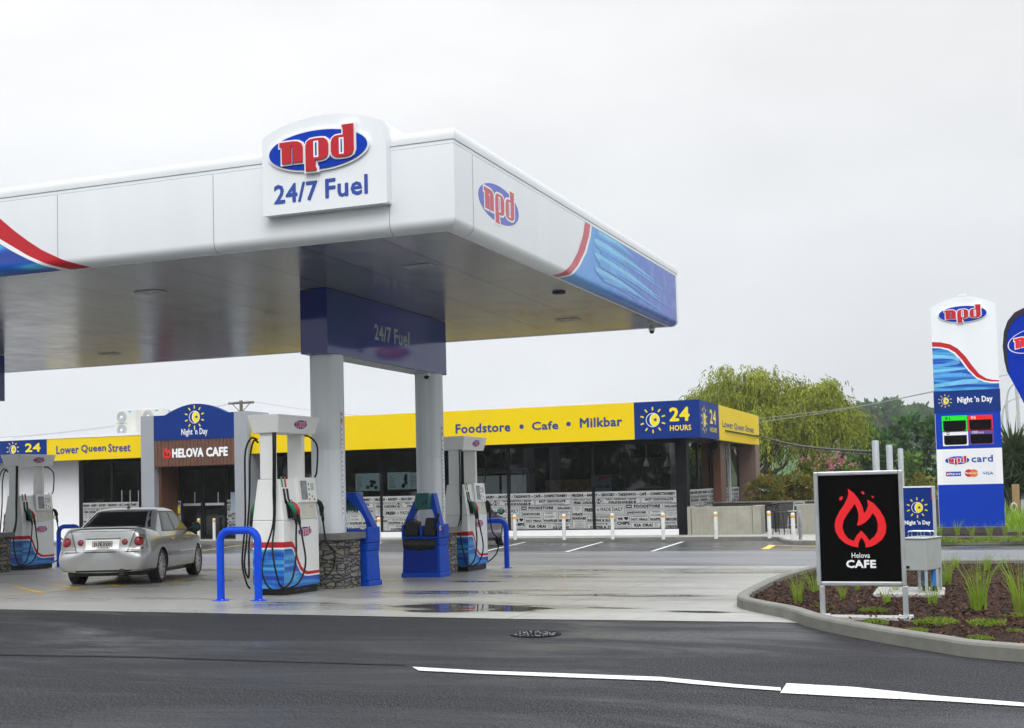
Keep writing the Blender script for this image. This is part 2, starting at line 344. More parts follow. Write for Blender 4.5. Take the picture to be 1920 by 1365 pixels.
M['car_glass'] = glass('car_glass', (.06, .085, .08), .02, 1.28)
def carpaint(name, c, metal=.6):
    m = principled(name, c, .3, metal, .5, .8); v = coords(m)
    bsdf(m).inputs['Coat Roughness'].default_value = .06
    lk(m, ramp(m, noise(m, v, 900, 1), [(.3, tuple(x*.9 for x in c)), (.7, tuple(min(1, x*1.08) for x in c))]), bsdf(m).inputs['Base Color'])
    return m
M['silver'] = carpaint('silver_paint', (.43, .445, .455), .3)
M['purple'] = carpaint('dark_purple_paint', (.10, .085, .15), .35)
def leafmat(name, c1, c2, c3, sc=.6):
    m = principled(name, c2, .6, spec=.25); v = coords(m)
    f = noise(m, v, sc, 4, .6); g = nn(m, 'ShaderNodeObjectInfo')
    c = ramp(m, f, [(.3, c1), (.5, c2), (.72, c3)])
    c = mixc(m, ramp(m, noise(m, v, 9, 2), [(.35, 0), (.7, .5)]), c, c1)
    lk(m, c, bsdf(m).inputs['Base Color'])
    b = bsdf(m)
    tr = nn(m, 'ShaderNodeBsdfTranslucent'); lk(m, c, tr.inputs[0]); mxs = nn(m, 'ShaderNodeMixShader'); mxs.inputs[0].default_value = .35
    o = m.node_tree.nodes['Material Output']; lk(m, b.outputs[0], mxs.inputs[1]); lk(m, tr.outputs[0], mxs.inputs[2]); lk(m, mxs.outputs[0], o.inputs[0])
    return m
M['willow'] = leafmat('willow_leaf', (.17, .20, .016), (.30, .34, .026), (.46, .48, .05), .45)
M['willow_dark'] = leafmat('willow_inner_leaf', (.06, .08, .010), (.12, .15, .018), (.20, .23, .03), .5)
M['leaf_mid'] = leafmat('mid_green_leaf', (.03, .09, .018), (.055, .155, .028), (.10, .23, .045), .5)
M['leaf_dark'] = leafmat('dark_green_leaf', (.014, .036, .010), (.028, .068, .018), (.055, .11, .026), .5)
M['leaf_far'] = leafmat('far_green_leaf', (.03, .10, .018), (.055, .15, .028), (.09, .20, .045), .05)
M['leaf_lime'] = leafmat('lime_leaf', (.05, .10, .012), (.10, .18, .02), (.16, .26, .035), .8)
M['shrub'] = leafmat('shrub_leaf', (.07, .10, .014), (.15, .18, .03), (.27, .27, .05), 1.2)
M['shrub_red'] = leafmat('russet_shrub_leaf', (.12, .08, .018), (.22, .15, .03), (.30, .24, .05), 1.4)
M['pink'] = leafmat('pink_blossom', (.35, .13, .15), (.48, .20, .22), (.6, .33, .33), 3)
M['grass'] = leafmat('grass_blade', (.14, .25, .018), (.27, .43, .035), (.42, .56, .08), 2.5)
M['cover'] = leafmat('ground_cover_leaf', (.09, .15, .014), (.18, .26, .025), (.28, .36, .04), 4)
M['cabbage'] = leafmat('cabbage_tree_leaf', (.025, .045, .015), (.055, .085, .028), (.11, .13, .05), 1)

# ---------------------------------------------------------------- mesh helpers
class F:
    """a frame: origin, u (to the right when facing it), v (up); n points out of the face"""
    def __init__(s, o, u=(1, 0, 0), v=(0, 0, 1)):
        s.o = Vector(o); s.u = Vector(u).normalized(); s.v = Vector(v).normalized(); s.n = s.u.cross(s.v)
    def p(s, a, b, w=0.): return s.o+s.u*a+s.v*b+s.n*w
def front(Y, X=0, Z=0): return F((X, Y, Z))                       # faces -Y, u = world X
def side(X, Y=0, Z=0): return F((X, Y, Z), (0, 1, 0))             # faces +X, u = world Y
class MB:
    def __init__(s): s.v = []; s.f = []; s.m = []; s.mats = []; s.uv = None
    def mi(s, mat):
        mat = M[mat] if isinstance(mat, str) else mat
        if mat not in s.mats: s.mats.append(mat)
        return s.mats.index(mat)
    def add(s, vs, fs, mat):
        b = len(s.v); s.v += [tuple(x) for x in vs]; k = s.mi(mat)
        for f in fs: s.f.append(tuple(b+i for i in f)); s.m.append(k)
        return s
    def box(s, c, d, mat, fr=None):
        """c centre, d full size; in frame fr (u,v,n) when given"""
        pts = []
        for k in range(8):
            q = [c[i]+d[i]*(.5 if k >> i & 1 else -.5) for i in range(3)]
            pts.append(fr.p(*q) if fr else Vector(q))
        return s.add(pts, [(0, 2, 3, 1), (4, 5, 7, 6), (0, 1, 5, 4), (2, 6, 7, 3), (0, 4, 6, 2), (1, 3, 7, 5)], mat)
    def bx(s, x0, x1, y0, y1, z0, z1, mat): return s.box(((x0+x1)/2, (y0+y1)/2, (z0+z1)/2), (x1-x0, y1-y0, z1-z0), mat)
    def hexa(s, lo, hi, mat):
        """two quads (4 points each, same order) joined"""
        return s.add(list(lo)+list(hi), [(3, 2, 1, 0), (4, 5, 6, 7), (0, 1, 5, 4), (1, 2, 6, 5), (2, 3, 7, 6), (3, 0, 4, 7)], mat)
    def poly(s, fr, loops, w0, w1, mat, back=False):
        if not hasattr(loops[0][0], '__len__'): loops = [loops]
        tri = tessellate_polygon([[Vector((a, b, 0)) for a, b in l] for l in loops])
        flat = [q for l in loops for q in l]
        fs = []
        for t in tri:
            (ax, ay), (bx_, by), (cx, cy) = flat[t[0]], flat[t[1]], flat[t[2]]
            ar = (bx_-ax)*(cy-ay)-(cx-ax)*(by-ay)
            if abs(ar) > 1e-12: fs.append(tuple(t) if ar > 0 else (t[0], t[2], t[1]))
        s.add([fr.p(a, b, w1) for a, b in flat], fs, mat)
        if w1 != w0:
            if back: s.add([fr.p(a, b, w0) for a, b in flat], [f[::-1] for f in fs], mat)
            for l in loops:
                n = len(l); vs = [fr.p(a, b, w0) for a, b in l]+[fr.p(a, b, w1) for a, b in l]
                ccw = sum(l[i][0]*l[(i+1) % n][1]-l[(i+1) % n][0]*l[i][1] for i in range(n)) > 0
                s.add(vs, [((i, (i+1) % n, n+(i+1) % n, n+i) if ccw else (i, n+i, n+(i+1) % n, (i+1) % n)) for i in range(n)], mat)
        return s
    def tube(s, pts, r, mat, n=8, cap=True):
        pts = [Vector(p) for p in pts]; rs = r if hasattr(r, '__len__') else [r]*len(pts)
        vs = []; up = None
        for i, p in enumerate(pts):
            t = (pts[min(i+1, len(pts)-1)]-pts[max(i-1, 0)]).normalized()
            if up is None: up = t.orthogonal().normalized()
            up = (up-t*up.dot(t)); up = up.normalized() if up.length > 1e-6 else t.orthogonal().normalized()
            b = t.cross(up)
            for k in range(n):
                a = 2*math.pi*k/n; vs.append(p+(up*math.cos(a)+b*math.sin(a))*rs[i])
        fs = [(i*n+k, i*n+(k+1) % n, (i+1)*n+(k+1) % n, (i+1)*n+k) for i in range(len(pts)-1) for k in range(n)]
        if cap: fs += [tuple(range(n))[::-1], tuple((len(pts)-1)*n+k for k in range(n))]
        return s.add(vs, fs, mat)
    def lathe(s, c, prof, mat, n=20, axis='z', cap=True):
        vs = []
        for r, h in prof:
            for k in range(n):
                a = 2*math.pi*k/n; x, y = r*math.cos(a), r*math.sin(a)
                q = {'z': (x, y, h), 'x': (h, x, y), 'y': (y, h, x)}[axis]; vs.append(Vector(c)+Vector(q))
        m = len(prof)
        fs = [(i*n+k, i*n+(k+1) % n, (i+1)*n+(k+1) % n, (i+1)*n+k) for i in range(m-1) for k in range(n)]
        if cap: fs += [tuple(range(n))[::-1], tuple((m-1)*n+k for k in range(n))]
        return s.add(vs, fs, mat)
    def disc(s, fr, u, v, r, w0, w1, mat, n=24, ry=None):
        return s.poly(fr, [(u+r*math.cos(2*math.pi*k/n), v+(ry or r)*math.sin(2*math.pi*k/n)) for k in range(n)], w0, w1, mat)
    def text(s, fr, string, u0, u1, v0, v1, w, mat, bold=.0, keep=None):
        """lettering fitted to the rectangle u0..u1, v0..v1 (u1 None: natural width; keep 'c'/'l': natural proportions inside)"""
        vs, fs, (x0, y0, x1, y1) = glyphs(string)
        h = v1-v0; k = h/max(1e-6, y1-y0); kx = (u1-u0)/(x1-x0) if u1 is not None else k*.97
        if keep: kx = min(kx, k*1.12); u0 = (u0+u1)/2-kx*(x1-x0)/2 if keep == 'c' else u0
        stamps = [(0, 0)]
        if bold: stamps += [(bold*h*math.cos(a), bold*h*math.sin(a)) for a in [2*math.pi*j/8 for j in range(8)]]
        sh = (1-2*bold); cy = (v0+v1)/2; wd = kx*(x1-x0); sw = (wd-2*bold*h)/wd
        for j, (dx, dy) in enumerate(stamps):
            pts = [fr.p(u0+wd/2+((x-x0)*kx-wd/2)*sw+dx, cy+((y-y0)*k-h/2)*sh+dy, w+.00025*j) for x, y in vs]
            s.add(pts, fs, mat)
        return s
    def obj(s, name, parent=None, smooth=False, bevel=0., kind=None, local=False, seg=2, auto=None):
        me = bpy.data.meshes.new(name); me.from_pydata(s.v, [], s.f)
        for m in s.mats: me.materials.append(m)
        me.polygons.foreach_set('material_index', s.m)
        if smooth: me.polygons.foreach_set('use_smooth', [True]*len(s.f))
        if s.uv: 
            ul = me.uv_layers.new(name='UVMap')
            for lp in me.loops: ul.data[lp.index].uv = s.uv[lp.vertex_index]
        me.update()
        if auto: me.set_sharp_from_angle(angle=R(auto))
        o = bpy.data.objects.new(name, me); COL.objects.link(o)
        if bevel:
            b = o.modifiers.new('bevel', 'BEVEL'); b.width = bevel; b.segments = seg; b.limit_method = 'ANGLE'; b.angle_limit = R(35)
        if parent is not None: child(o, parent)
        if kind: o['kind'] = kind
        return o
WORLD_ROOT = {}
def child(o, parent):
    o.parent = parent
    if parent.name in WORLD_ROOT: o.matrix_parent_inverse = Matrix.Translation(-WORLD_ROOT[parent.name])
def tag(o, label, cat, group=None, kind=None):
    o['label'] = label; o['category'] = cat
    if group: o['group'] = group
    if kind: o['kind'] = kind
    return o
def thing(name, label, cat, loc=(0, 0, 0), group=None, world=True):
    """an Empty at the thing's base; with world=True its parts are given in world coordinates"""
    o = bpy.data.objects.new(name, None); COL.objects.link(o); o.location = loc; o.empty_display_size = .2
    if world: WORLD_ROOT[o.name] = Vector(loc)
    return tag(o, label, cat, group)
def dup(root, loc, label=None, rotz=None, scale=None):
    r = root.copy(); COL.objects.link(r); r.location = loc
    if rotz is not None: r.rotation_euler = (0, 0, rotz)
    if scale is not None: r.scale = (scale,)*3
    if label: r['label'] = label
    for c in list(root.children):
        d = c.copy(); COL.objects.link(d); d.parent = r
        for g in list(c.children):
            e = g.copy(); COL.objects.link(e); e.parent = d
    return r
_GL = {}
def glyphs(string):
    if string not in _GL:
        c = bpy.data.curves.new('t', 'FONT'); c.body = string; c.size = 1; c.space_character = 1.06; c.resolution_u = 2; c.fill_mode = 'FRONT'
        o = bpy.data.objects.new('t', c); m = bpy.data.meshes.new_from_object(o)
        vs = [(v.co.x, v.co.y) for v in m.vertices]; fs = []
        for p in m.polygons:
            f = tuple(p.vertices); a = sum(vs[f[i]][0]*vs[f[(i+1) % len(f)]][1]-vs[f[(i+1) % len(f)]][0]*vs[f[i]][1] for i in range(len(f)))
            fs.append(f if a > 0 else f[::-1])
        xs = [v[0] for v in vs]; ys = [v[1] for v in vs]
        bpy.data.objects.remove(o); bpy.data.curves.remove(c); bpy.data.meshes.remove(m)
        _GL[string] = (vs, fs, (min(xs), min(ys), max(xs), max(ys)))
    return _GL[string]
def smooth_path(pts, k=6):
    """Catmull-Rom through pts"""
    P = [Vector(p) for p in pts]; P = [P[0]*2-P[1]]+P+[P[-1]*2-P[-2]]; o = []
    for i in range(1, len(P)-2):
        for j in range(k):
            t = j/k; a, b, c, d = P[i-1:i+3]
            o.append(.5*((2*b)+(c-a)*t+(2*a-5*b+4*c-d)*t*t+(3*b-a-3*c+d)*t**3))
    return o+[P[-2]]
def offs(pts, d):
    """outline grown by d (mitred)"""
    n = len(pts); ar = sum(pts[i][0]*pts[(i+1) % n][1]-pts[(i+1) % n][0]*pts[i][1] for i in range(n)); sg = 1 if ar > 0 else -1; o = []
    for i in range(n):
        a, b, c = Vector(pts[i-1]), Vector(pts[i]), Vector(pts[(i+1) % n])
        n1 = Vector(((b-a).y, -(b-a).x)).normalized()*sg; n2 = Vector(((c-b).y, -(c-b).x)).normalized()*sg
        m = n1+n2; q = m*(d/max(.35, m.dot(n1))) if m.length > 1e-6 else n1*d; o.append((b.x+q.x, b.y+q.y))
    return o
def arc(cx, cy, r, a0, a1, n): return [(cx+r*math.cos(R(a0+(a1-a0)*i/n)), cy+r*math.sin(R(a0+(a1-a0)*i/n))) for i in range(n+1)]

# ---------------------------------------------------------------- emblems
LN = [(0, 1), (.62, 1), (.80, .97), (.94, .88), (1.0, .72), (1.0, 0), (.60, 0), (.60, .76), (.50, .76), (.50, 0), (.10, 0), (.10, .80), (0, .80)]
LP = [(1.14, .70), (1.19, .88), (1.32, .98), (1.5, 1.0), (1.76, 1.0), (1.94, .97), (2.06, .87), (2.11, .7), (2.11, .28), (2.06, .12), (1.94, .03), (1.78, 0), (1.55, 0), (1.55, -.35), (1.6, -.35), (1.6, -.46), (1.14, -.46)]
LD = [(2.24, .3), (2.24, .7), (2.29, .88), (2.41, .98), (2.56, 1.0), (2.76, 1.0), (2.76, 1.36), (2.72, 1.36), (2.72, 1.45), (3.2, 1.45), (3.2, .28), (3.14, .11), (3.02, .03), (2.86, 0), (2.54, 0), (2.4, .03), (2.29, .13)]
HOLES = [[(1.53, .16), (1.67, .16), (1.67, .84), (1.53, .84)], [(2.63, .16), (2.76, .16), (2.76, .84), (2.63, .84)]]
def npd_logo(mb, fr, cu, cv, w, depth=.012, base=.004, blue='npd_blue', red='npd_red', white='signwhite', rim=True, sx=1.):
    """red slab letters on a blue oval, white outlines; w = oval width"""
    k = w/4.25; kv = k*.84
    def T(l, g=0): return [(cu+(x-1.6)*k*sx, cv+(y-.50)*kv) for x, y in (offs(l, g) if g else l)]
    ell = [(1.6+2.125*math.cos(t), .50+.90*math.sin(t)) for t in [2*math.pi*i/56 for i in range(56)]]
    d = depth
    if rim: mb.poly(fr, T(ell, .085), 0, base, white)
    mb.poly(fr, T(ell), 0, base+d*.25, blue)
    for i, l in enumerate((LN, LP, LD)): mb.poly(fr, T(l, .085), 0, base+d*.55+.0006*i, white)
    for l in (LN, LP, LD): mb.poly(fr, T(l), 0, base+d, red)
    for h in HOLES: mb.poly(fr, T(offs(h, -.035)), 0, base+d+.0012, blue); mb.poly(fr, T(h, .035), 0, base+d+.0006, white)
def sun_logo(mb, fr, cu, cv, r, w=.004, navy='navy', sx=1.):
    """ring with a yellow disc and star, ten rays"""
    def P(pts): return [(cu+a*r*sx, cv+b*r) for a, b in pts]
    def circ(x, y, q, n=32): return [(x+q*math.cos(2*math.pi*i/n), y+q*math.sin(2*math.pi*i/n)) for i in range(n)]
    def ell(x, y, a, b, n=32): return [(x+a*math.cos(2*math.pi*i/n), y+b*math.sin(2*math.pi*i/n)) for i in range(n)]
    mb.poly(fr, P(circ(0, 0, .55)), 0, w, 'signwhite'); mb.poly(fr, P(circ(0, 0, .50)), 0, w+.001, navy)
    mb.poly(fr, P(ell(.12, 0, .37, .495)), 0, w+.002, 'signwhite'); mb.poly(fr, P(ell(.155, 0, .335, .475)), 0, w+.003, 'yellow_paint')
    mb.poly(fr, P([(.20+(.19 if i % 2 == 0 else .08)*math.sin(math.pi*i/5), .01+(.19 if i % 2 == 0 else .08)*math.cos(math.pi*i/5)) for i in range(10)]), 0, w+.004, navy)
    for i in range(10):
        a = 2*math.pi*i/10; c, s_ = math.sin(a), math.cos(a); t = .055
        q = [(c*.75-s_*t, s_*.75+c*t), (c*.75+s_*t, s_*.75-c*t), (c*1.02+s_*t, s_*1.02-c*t), (c*1.02-s_*t, s_*1.02+c*t)]
        mb.poly(fr, P(q[::-1]), 0, w+.001, 'yellow_paint')
FL_OUT = [(835, 250), (872, 280), (903, 325), (921, 370), (927, 405), (942, 388), (953, 358), (950, 320), (988, 345), (1022, 388), (1047, 435), (1057, 482), (1052, 528), (1030, 568), (992, 598), (958, 613), (929, 618), (928, 595), (920, 573), (907, 555), (895, 572), (887, 593), (885, 617), (848, 609), (806, 590), (773, 558), (752, 518), (747, 480), (755, 438), (779, 393), (812, 346), (832, 305), (838, 278)]
FL_IN = [(872, 345), (886, 375), (894, 408), (892, 445), (882, 481), (905, 478), (935, 460), (960, 435), (980, 405), (998, 432), (1008, 472), (1004, 515), (985, 548), (953, 575), (935, 545), (907, 512), (880, 540), (859, 577), (826, 560), (804, 528), (794, 490), (803, 448), (828, 408), (855, 372)]
FL_SP = [[(802, 296), (803, 310), (795, 321), (785, 323), (780, 314), (785, 303)], [(917, 268), (930, 272), (935, 282), (930, 289), (921, 286), (916, 277)], [(975, 297), (986, 300), (991, 308), (984, 313), (977, 307)]]
def flame(mb, fr, cu, cv, h, w0, w1, mat, hole=None, sparks=True):
    k = h/368.
    def T(l): return [(cu+(x-902)*k, cv-(y-434)*k) for x, y in l]
    mb.poly(fr, [T(FL_OUT), T(FL_IN)], w0, w1, mat)
    if sparks:
        for l in FL_SP: mb.poly(fr, T(l), w0, w1, mat)

# ---------------------------------------------------------------- ground sheets
def structure(o): o['kind'] = 'structure'; return o
def sheet(name, poly, mat, dz, step=1.5, kind='structure', skip=None):
    """a flat polygon draped on the ground profile"""
    ys = [p[1] for p in poly]; cuts = sorted({y for y in (Y0, Y1) if min(ys) < y < max(ys)})
    mb = MB(); loops = [poly]
    for c in cuts:                                                  # split where the fall changes
        nl = []
        for l in loops:
            for keep in (lambda p: p[1] <= c+1e-6, lambda p: p[1] >= c-1e-6):
                o = []
                for i in range(len(l)):
                    a, b = l[i], l[(i+1) % len(l)]
                    if keep(a): o.append(a)
                    if (a[1]-c)*(b[1]-c) < -1e-9: t = (c-a[1])/(b[1]-a[1]); o.append((a[0]+(b[0]-a[0])*t, c))
                if len(o) > 2 and max(q[1] for q in o)-min(q[1] for q in o) > 1e-5: nl.append(o)
        loops = nl
    for l in loops:
        tri = tessellate_polygon([[Vector((a, b, 0)) for a, b in l]])
        fs = []
        for t in tri:
            a, b, c = (l[i] for i in t); ar = (b[0]-a[0])*(c[1]-a[1])-(c[0]-a[0])*(b[1]-a[1])
            if abs(ar) > 1e-9: fs.append(t if ar > 0 else (t[0], t[2], t[1]))
        mb.add([(x, y, gz(y)+dz) for x, y in l], fs, mat)
    return mb.obj(name, kind=kind)
def blob(cx, cy, rx, ry, n=26, jit=.25, seed=0):
    r = random.Random(seed); k = [1+jit*(r.random()-.5)*2 for _ in range(n)]; k = [(k[i-1]+k[i]+k[(i+1) % n])/3 for i in range(n)]
    return [(cx+rx*k[i]*math.cos(2*math.pi*i/n), cy+ry*k[i]*math.sin(2*math.pi*i/n)) for i in range(n)]
def kerb(name, path, wid=.15, h=.13, closed=False, lab=None, base=None):
    """concrete kerb swept along path; the strip lies to the LEFT of the path direction"""
    n = len(path); vs = []; prof = [(0, -.1), (0, h-.03), (.012, h-.008), (.035, h), (wid-.02, h), (wid, h-.02), (wid, -.1)]
    for i in range(n):
        a = Vector(path[(i-1) % n] if closed or i else path[i]); b = Vector(path[i]); c = Vector(path[(i+1) % n] if closed or i < n-1 else path[i])
        t = (c-a).normalized(); nrm = Vector((-t.y, t.x))
        for o, z in prof:
            q = b+nrm*o; vs.append((q.x, q.y, (gz(b.y) if base is None else base)+z))
    m = len(prof); mb = MB()
    mb.add(vs, [(i*m+j, i*m+j+1, ((i+1) % n)*m+j+1, ((i+1) % n)*m+j) for i in range(n if closed else n-1) for j in range(m-1)], 'kerb')
    return structure(mb.obj(name, smooth=False))

structure(MB().add([(-900, -200, -.75), (900, -200, -.75), (900, 1500, -.75), (-900, 1500, -.75)], [(0, 1, 2, 3)], 'grassland').obj('ground'))
structure(sheet('road', [(-70, -12), (70, -12), (70, 15.2), (-70, 15.2)], 'asphalt', 0))
EDGE = [(-70, 14.1), (-13.0, 13.86), (-5.1, 13.68), (-2.0, 13.78), (-1.2, 13.6)]
structure(sheet('forecourt', EDGE+[(-1.2, 26.2), (-9.3, 26.45), (-70, 26.5)], 'concrete_slab', .006))
structure(sheet('driveway', [(-70, 26.0), (70, 26.0), (70, 33.6), (-4.2, 33.2), (-26, 32.6), (-70, 32)], 'asphalt_drive', .0))
structure(sheet('car_park', [(-70, 32), (-26, 32.6), (-4.2, 33.2), (70, 33.6), (70, 41.5), (-70, 41.5)], 'asphalt_lot', .0))
ZP = gz(40.8)+.125                                                  # shop pavement level
PAVE = [(-70, 40.75), (-6.35, 40.75), (-5.75, 40.2), (-5.3, 38.1), (-4.9, 37.35), (-4.2, 37.2), (-1.6, 37.2)]
structure(MB().add([(x, y, ZP) for x, y in PAVE]+[(-1.6, 64, ZP), (-70, 64, ZP)], [tuple(range(9))], 'pave').obj('pavement'))
kerb('pavement_kerb', PAVE, .14, .127)
# garden bed beside the road
TIP = [(9, 8.6), (3.5, 10.15), (.4, 11.2), (-.35, 11.75), (-1.1, 12.63), (-1.65, 13.45), (-2.02, 14.3), (-2.45, 15.0), (-2.78, 15.7), (-2.92, 16.6), (-3.0, 18.3), (-3.03, 20.5), (-2.93, 22.6), (-2.72, 24.2), (-2.2, 25.5), (-1.3, 26.2), (.5, 26.5), (9, 26.7)]
TIPS = [(p.x, p.y) for p in smooth_path([(x, y, 0) for x, y in TIP], 5)]
kerb('garden_kerb', TIPS[::-1], .16, .14)
inner = []
for i in range(len(TIPS)):
    a, c = Vector(TIPS[max(i-1, 0)]), Vector(TIPS[min(i+1, len(TIPS)-1)]); t = (c-a).normalized(); inner.append((TIPS[i][0]+t.y*.15, TIPS[i][1]-t.x*.15))
BED = inner
def bed_mesh(poly, name, dz, amp):
    xs = [p[0] for p in poly]; ys = [p[1] for p in poly]
    return sheet(name, poly, 'mulch', dz)
structure(bed_mesh(BED, 'garden_bed', .055, .03))
BED2 = [(-1.35, 36.3), (20, 35.6), (20, 45), (-1.35, 45)]
structure(sheet('verge', [(-1.5, 36.0), (60, 36.0), (60, 90), (-1.5, 90)], 'grassland', .02))
structure(sheet('garden_bed', [(-1.35, 36.5), (20, 35.9), (20, 43.2), (-1.35, 43.2)], 'mulch', .12))
kerb('garden_kerb', [(-1.5, 43.0), (-1.5, 36.6), (-1.42, 36.45), (-1.25, 36.4), (20, 35.75)][::-1], .15, .13)
structure(MB().hexa([(-1.3, 38.2, gz(38)+.13), (2.6, 38.05, gz(38)+.13), (2.6, 38.2, gz(38)+.13), (-1.3, 38.35, gz(38)+.13)], [(-1.3, 38.2, gz(38)+.17), (2.6, 38.05, gz(38)+.17), (2.6, 38.2, gz(38)+.17), (-1.3, 38.35, gz(38)+.17)], 'kerb').obj('garden_edging'))

def mark(name, pts, mat, dz=.008): return structure(sheet(name, pts, mat, dz))
def mark_line(name, a, b, w, mat, dz=.010):
    a, b = Vector(a), Vector(b); n = Vector((-(b-a).y, (b-a).x)).normalized()*w/2
    return mark(name, [tuple(a+n), tuple(a-n), tuple(b-n), tuple(b+n)], mat, dz)
def worn_line(name, c):
    m = principled(name, c, .5, spec=.3); v = coords(m); w = noise(m, v, 30, 5, .75)
    lk(m, mixc(m, ramp(m, w, [(.54, 0), (.64, .85)]), mixc(m, ramp(m, noise(m, v, 3, 3), [(.3, 0), (.7, .35)]), c, tuple(x*.7 for x in c)), (.07, .07, .075)), bsdf(m).inputs['Base Color']); return m
M['line_white'] = worn_line('worn_white_line', (.70, .71, .71))
M['line_yellow'] = varied('worn_yellow_line', (.66, .43, .02), .4, .2, 2)
M['line_yellow_bright'] = varied('yellow_line', (.66, .50, .05), .4, .12, 2)
def pxline(pts): return [gnd(x, y) for x, y in pts]
up = pxline([(773, 1252), (900, 1259), (1060, 1264.5), (1240, 1271), (1300, 1277), (1380, 1285), (1464, 1291)])
lo = pxline([(1464, 1297), (1380, 1291), (1300, 1284.5), (1240, 1278.5), (1060, 1271.5), (900, 1265), (785, 1259)])
mark('lane_line', up+lo, 'line_white')
mark('lane_line', pxline([(1475, 1283), (1600, 1290), (1760, 1307), (1925, 1320), (1990, 1326), (1990, 1332), (1925, 1327), (1760, 1316), (1600, 1309), (1463, 1301)]), 'line_white')
for a, b in (((1061, 1035.5), (1130, 1016.5)), ((1222, 1034.5), (1281, 1016)), ((896, 1037), (985, 1017)), ((680, 1030), (717, 1017.5)), ((560, 1032), (640, 1017.5))):
    mark_line('stall_line', gnd(*a), gnd(*b), .11, 'line_white')
mark_line('stall_line', (-26, 32.7), (-4.4, 33.2), .07, 'line_white')
for a, b, w in (((1434, 1030.5), (1449, 1022.5), .22), ((1449, 1022.5), (1530, 1026), .12), ((1434, 1030.5), (1530, 1031), .10), ((395, 1018.5), (470, 1017.5), .25), ((380, 1033), (470, 1020), .10)):
    mark_line('no_parking_line', gnd(*a), gnd(*b), w, 'line_yellow_bright')
for a, b, w in (((-30, 1122), (165, 1104), .09), ((165, 1104), (400, 1083), .08), ((27, 1101), (82, 1113), .12), ((95, 1096), (155, 1106), .12), ((190, 1091), (224, 1100), .12), ((290, 1086), (345, 1093), .1), ((345, 1076), (475, 1085), .09), ((380, 1072), (470, 1066), .09), ((395, 1066), (470, 1078), .07)):
    mark_line('forecourt_line', gnd(*a), gnd(*b), w, 'line_yellow')
M['seam'] = principled('tar_seam', (.008, .008, .009), .5, spec=.2)
mark('road_seam', pxline([(-20, 1227), (250, 1231), (520, 1240), (760, 1247), (760, 1248.5), (520, 1241.7), (250, 1233), (-20, 1229)]), 'seam', .006)
# round access cover in the road
c = gnd(1005, 1190); mb = MB()
mb.lathe((c[0], c[1], 0), [(.27, .002), (.27, .012), (.25, .014), (.245, .008), (.0, .008)], 'black_frame', 40)
r = random.Random(3)
for i in range(260):
    a = r.random()*6.283; q = .24*math.sqrt(r.random()); s = .006+.009*r.random()
    mb.box((c[0]+q*math.cos(a), c[1]+q*math.sin(a), .011), (s, s, .008), 'cabinet' if r.random() < .3 else 'black_frame')
tag(mb.obj('access_cover'), 'round metal access cover set flush in the dark wet road', 'manhole cover')

# ---------------------------------------------------------------- fuel canopy
ZS, ZT = 5.045, 6.395                                             # ceiling and top edge
quad = [(-27.5, 14.86), (onY(849.5, 243, 14.86)[0], 14.86), (onY(1269.5, 515, 26.9)[0], 26.9), (-27.5, 26.9)]
canopy = thing('fuel_canopy', 'big white fuel station canopy with blue ends and a raised logo sign box', 'canopy', (-15, 21, 0))
def canopy_path(k=5):
    """perimeter corners: position, tangents and mitre, so that a profile can be offset without crossing itself"""
    out = []; n = 4
    for i in range(n):
        a, b, c = Vector(quad[i-1]), Vector(quad[i]), Vector(quad[(i+1) % n])
        t1, t2 = (b-a).normalized(), (c-b).normalized(); n1, n2 = Vector((t1.y, -t1.x)), Vector((t2.y, -t2.x)); m = (n1+n2)/(1+n1.dot(n2))
        out += [(b, t1, t2, m, j/(k-1)) for j in range(k)]
    return out
def cpos(q, o):
    b, t1, t2, m, u = q; c = .016 if o > -.03 else .012; p = b+m*o; return (p-t1*c)*(1-u)**2+p*(2*u*(1-u))+(p+t2*c)*u*u
CP = canopy_path()
rb = .15
PROF = [(-.22, ZS+.012), (-rb-.02, ZS), (-rb, ZS)]+[(-rb+rb*math.sin(a), ZS+rb-rb*math.cos(a)) for a in [R(15*i) for i in range(1, 7)]]
NV = len(PROF)
PROF += [(0, ZT-.215), (-.006, ZT-.213), (-.006, ZT-.207), (0, ZT-.205), (0, ZT-.165), (-.008, ZT-.163), (-.008, ZT-.155), (.010, ZT-.150), (.015, ZT-.10), (.014, ZT-.03), (.004, ZT-.008), (-.03, ZT), (-.10, ZT), (-.45, ZT-.01), (-.5, ZT-.15)]
def sweep(path, prof, mat, closed=True, d=0.):
    mb = MB(); m = len(prof); n = len(path)
    vs = [(*cpos(q, o+d), z) for q in path for o, z in prof]
    mb.add(vs, [(i*m+j, ((i+1) % n)*m+j, ((i+1) % n)*m+j+1, i*m+j+1) for i in range(n if closed else n-1) for j in range(m-1)], mat)
    return mb
mb = sweep(CP, PROF, 'white')
# panel joints: thin dark reveals that follow the profile
M['joint'] = principled('panel_joint', (.22, .23, .24), .6)
def jointstrip(fr, s, wd=.010):
    pr = [(o, z) for o, z in PROF[2:NV+1]]
    vs = []
    for o, z in pr:
        for e in (-wd/2, wd/2): vs.append(fr.p(s+e, z, o+.0025))
    mb.add(vs, [(2*i, 2*i+1, 2*i+3, 2*i+2) for i in range(len(pr)-1)], 'joint')
ff = front(14.86); fs_ = F((*quad[1], 0), Vector((quad[2][0]-quad[1][0], 12.04, 0)))
def onS(x, y):
    r = ray(x, y); o = Vector((0, 0, HCAM)); t = (fs_.o-o).dot(fs_.n)/r.dot(fs_.n); p = o+r*t-fs_.o; return p.dot(fs_.u), p.dot(fs_.v)
for px, py in ((108, 400), (400, 380), (729, 350), (-200, 400)): jointstrip(ff, onY(px, py, 14.86)[0], .008)
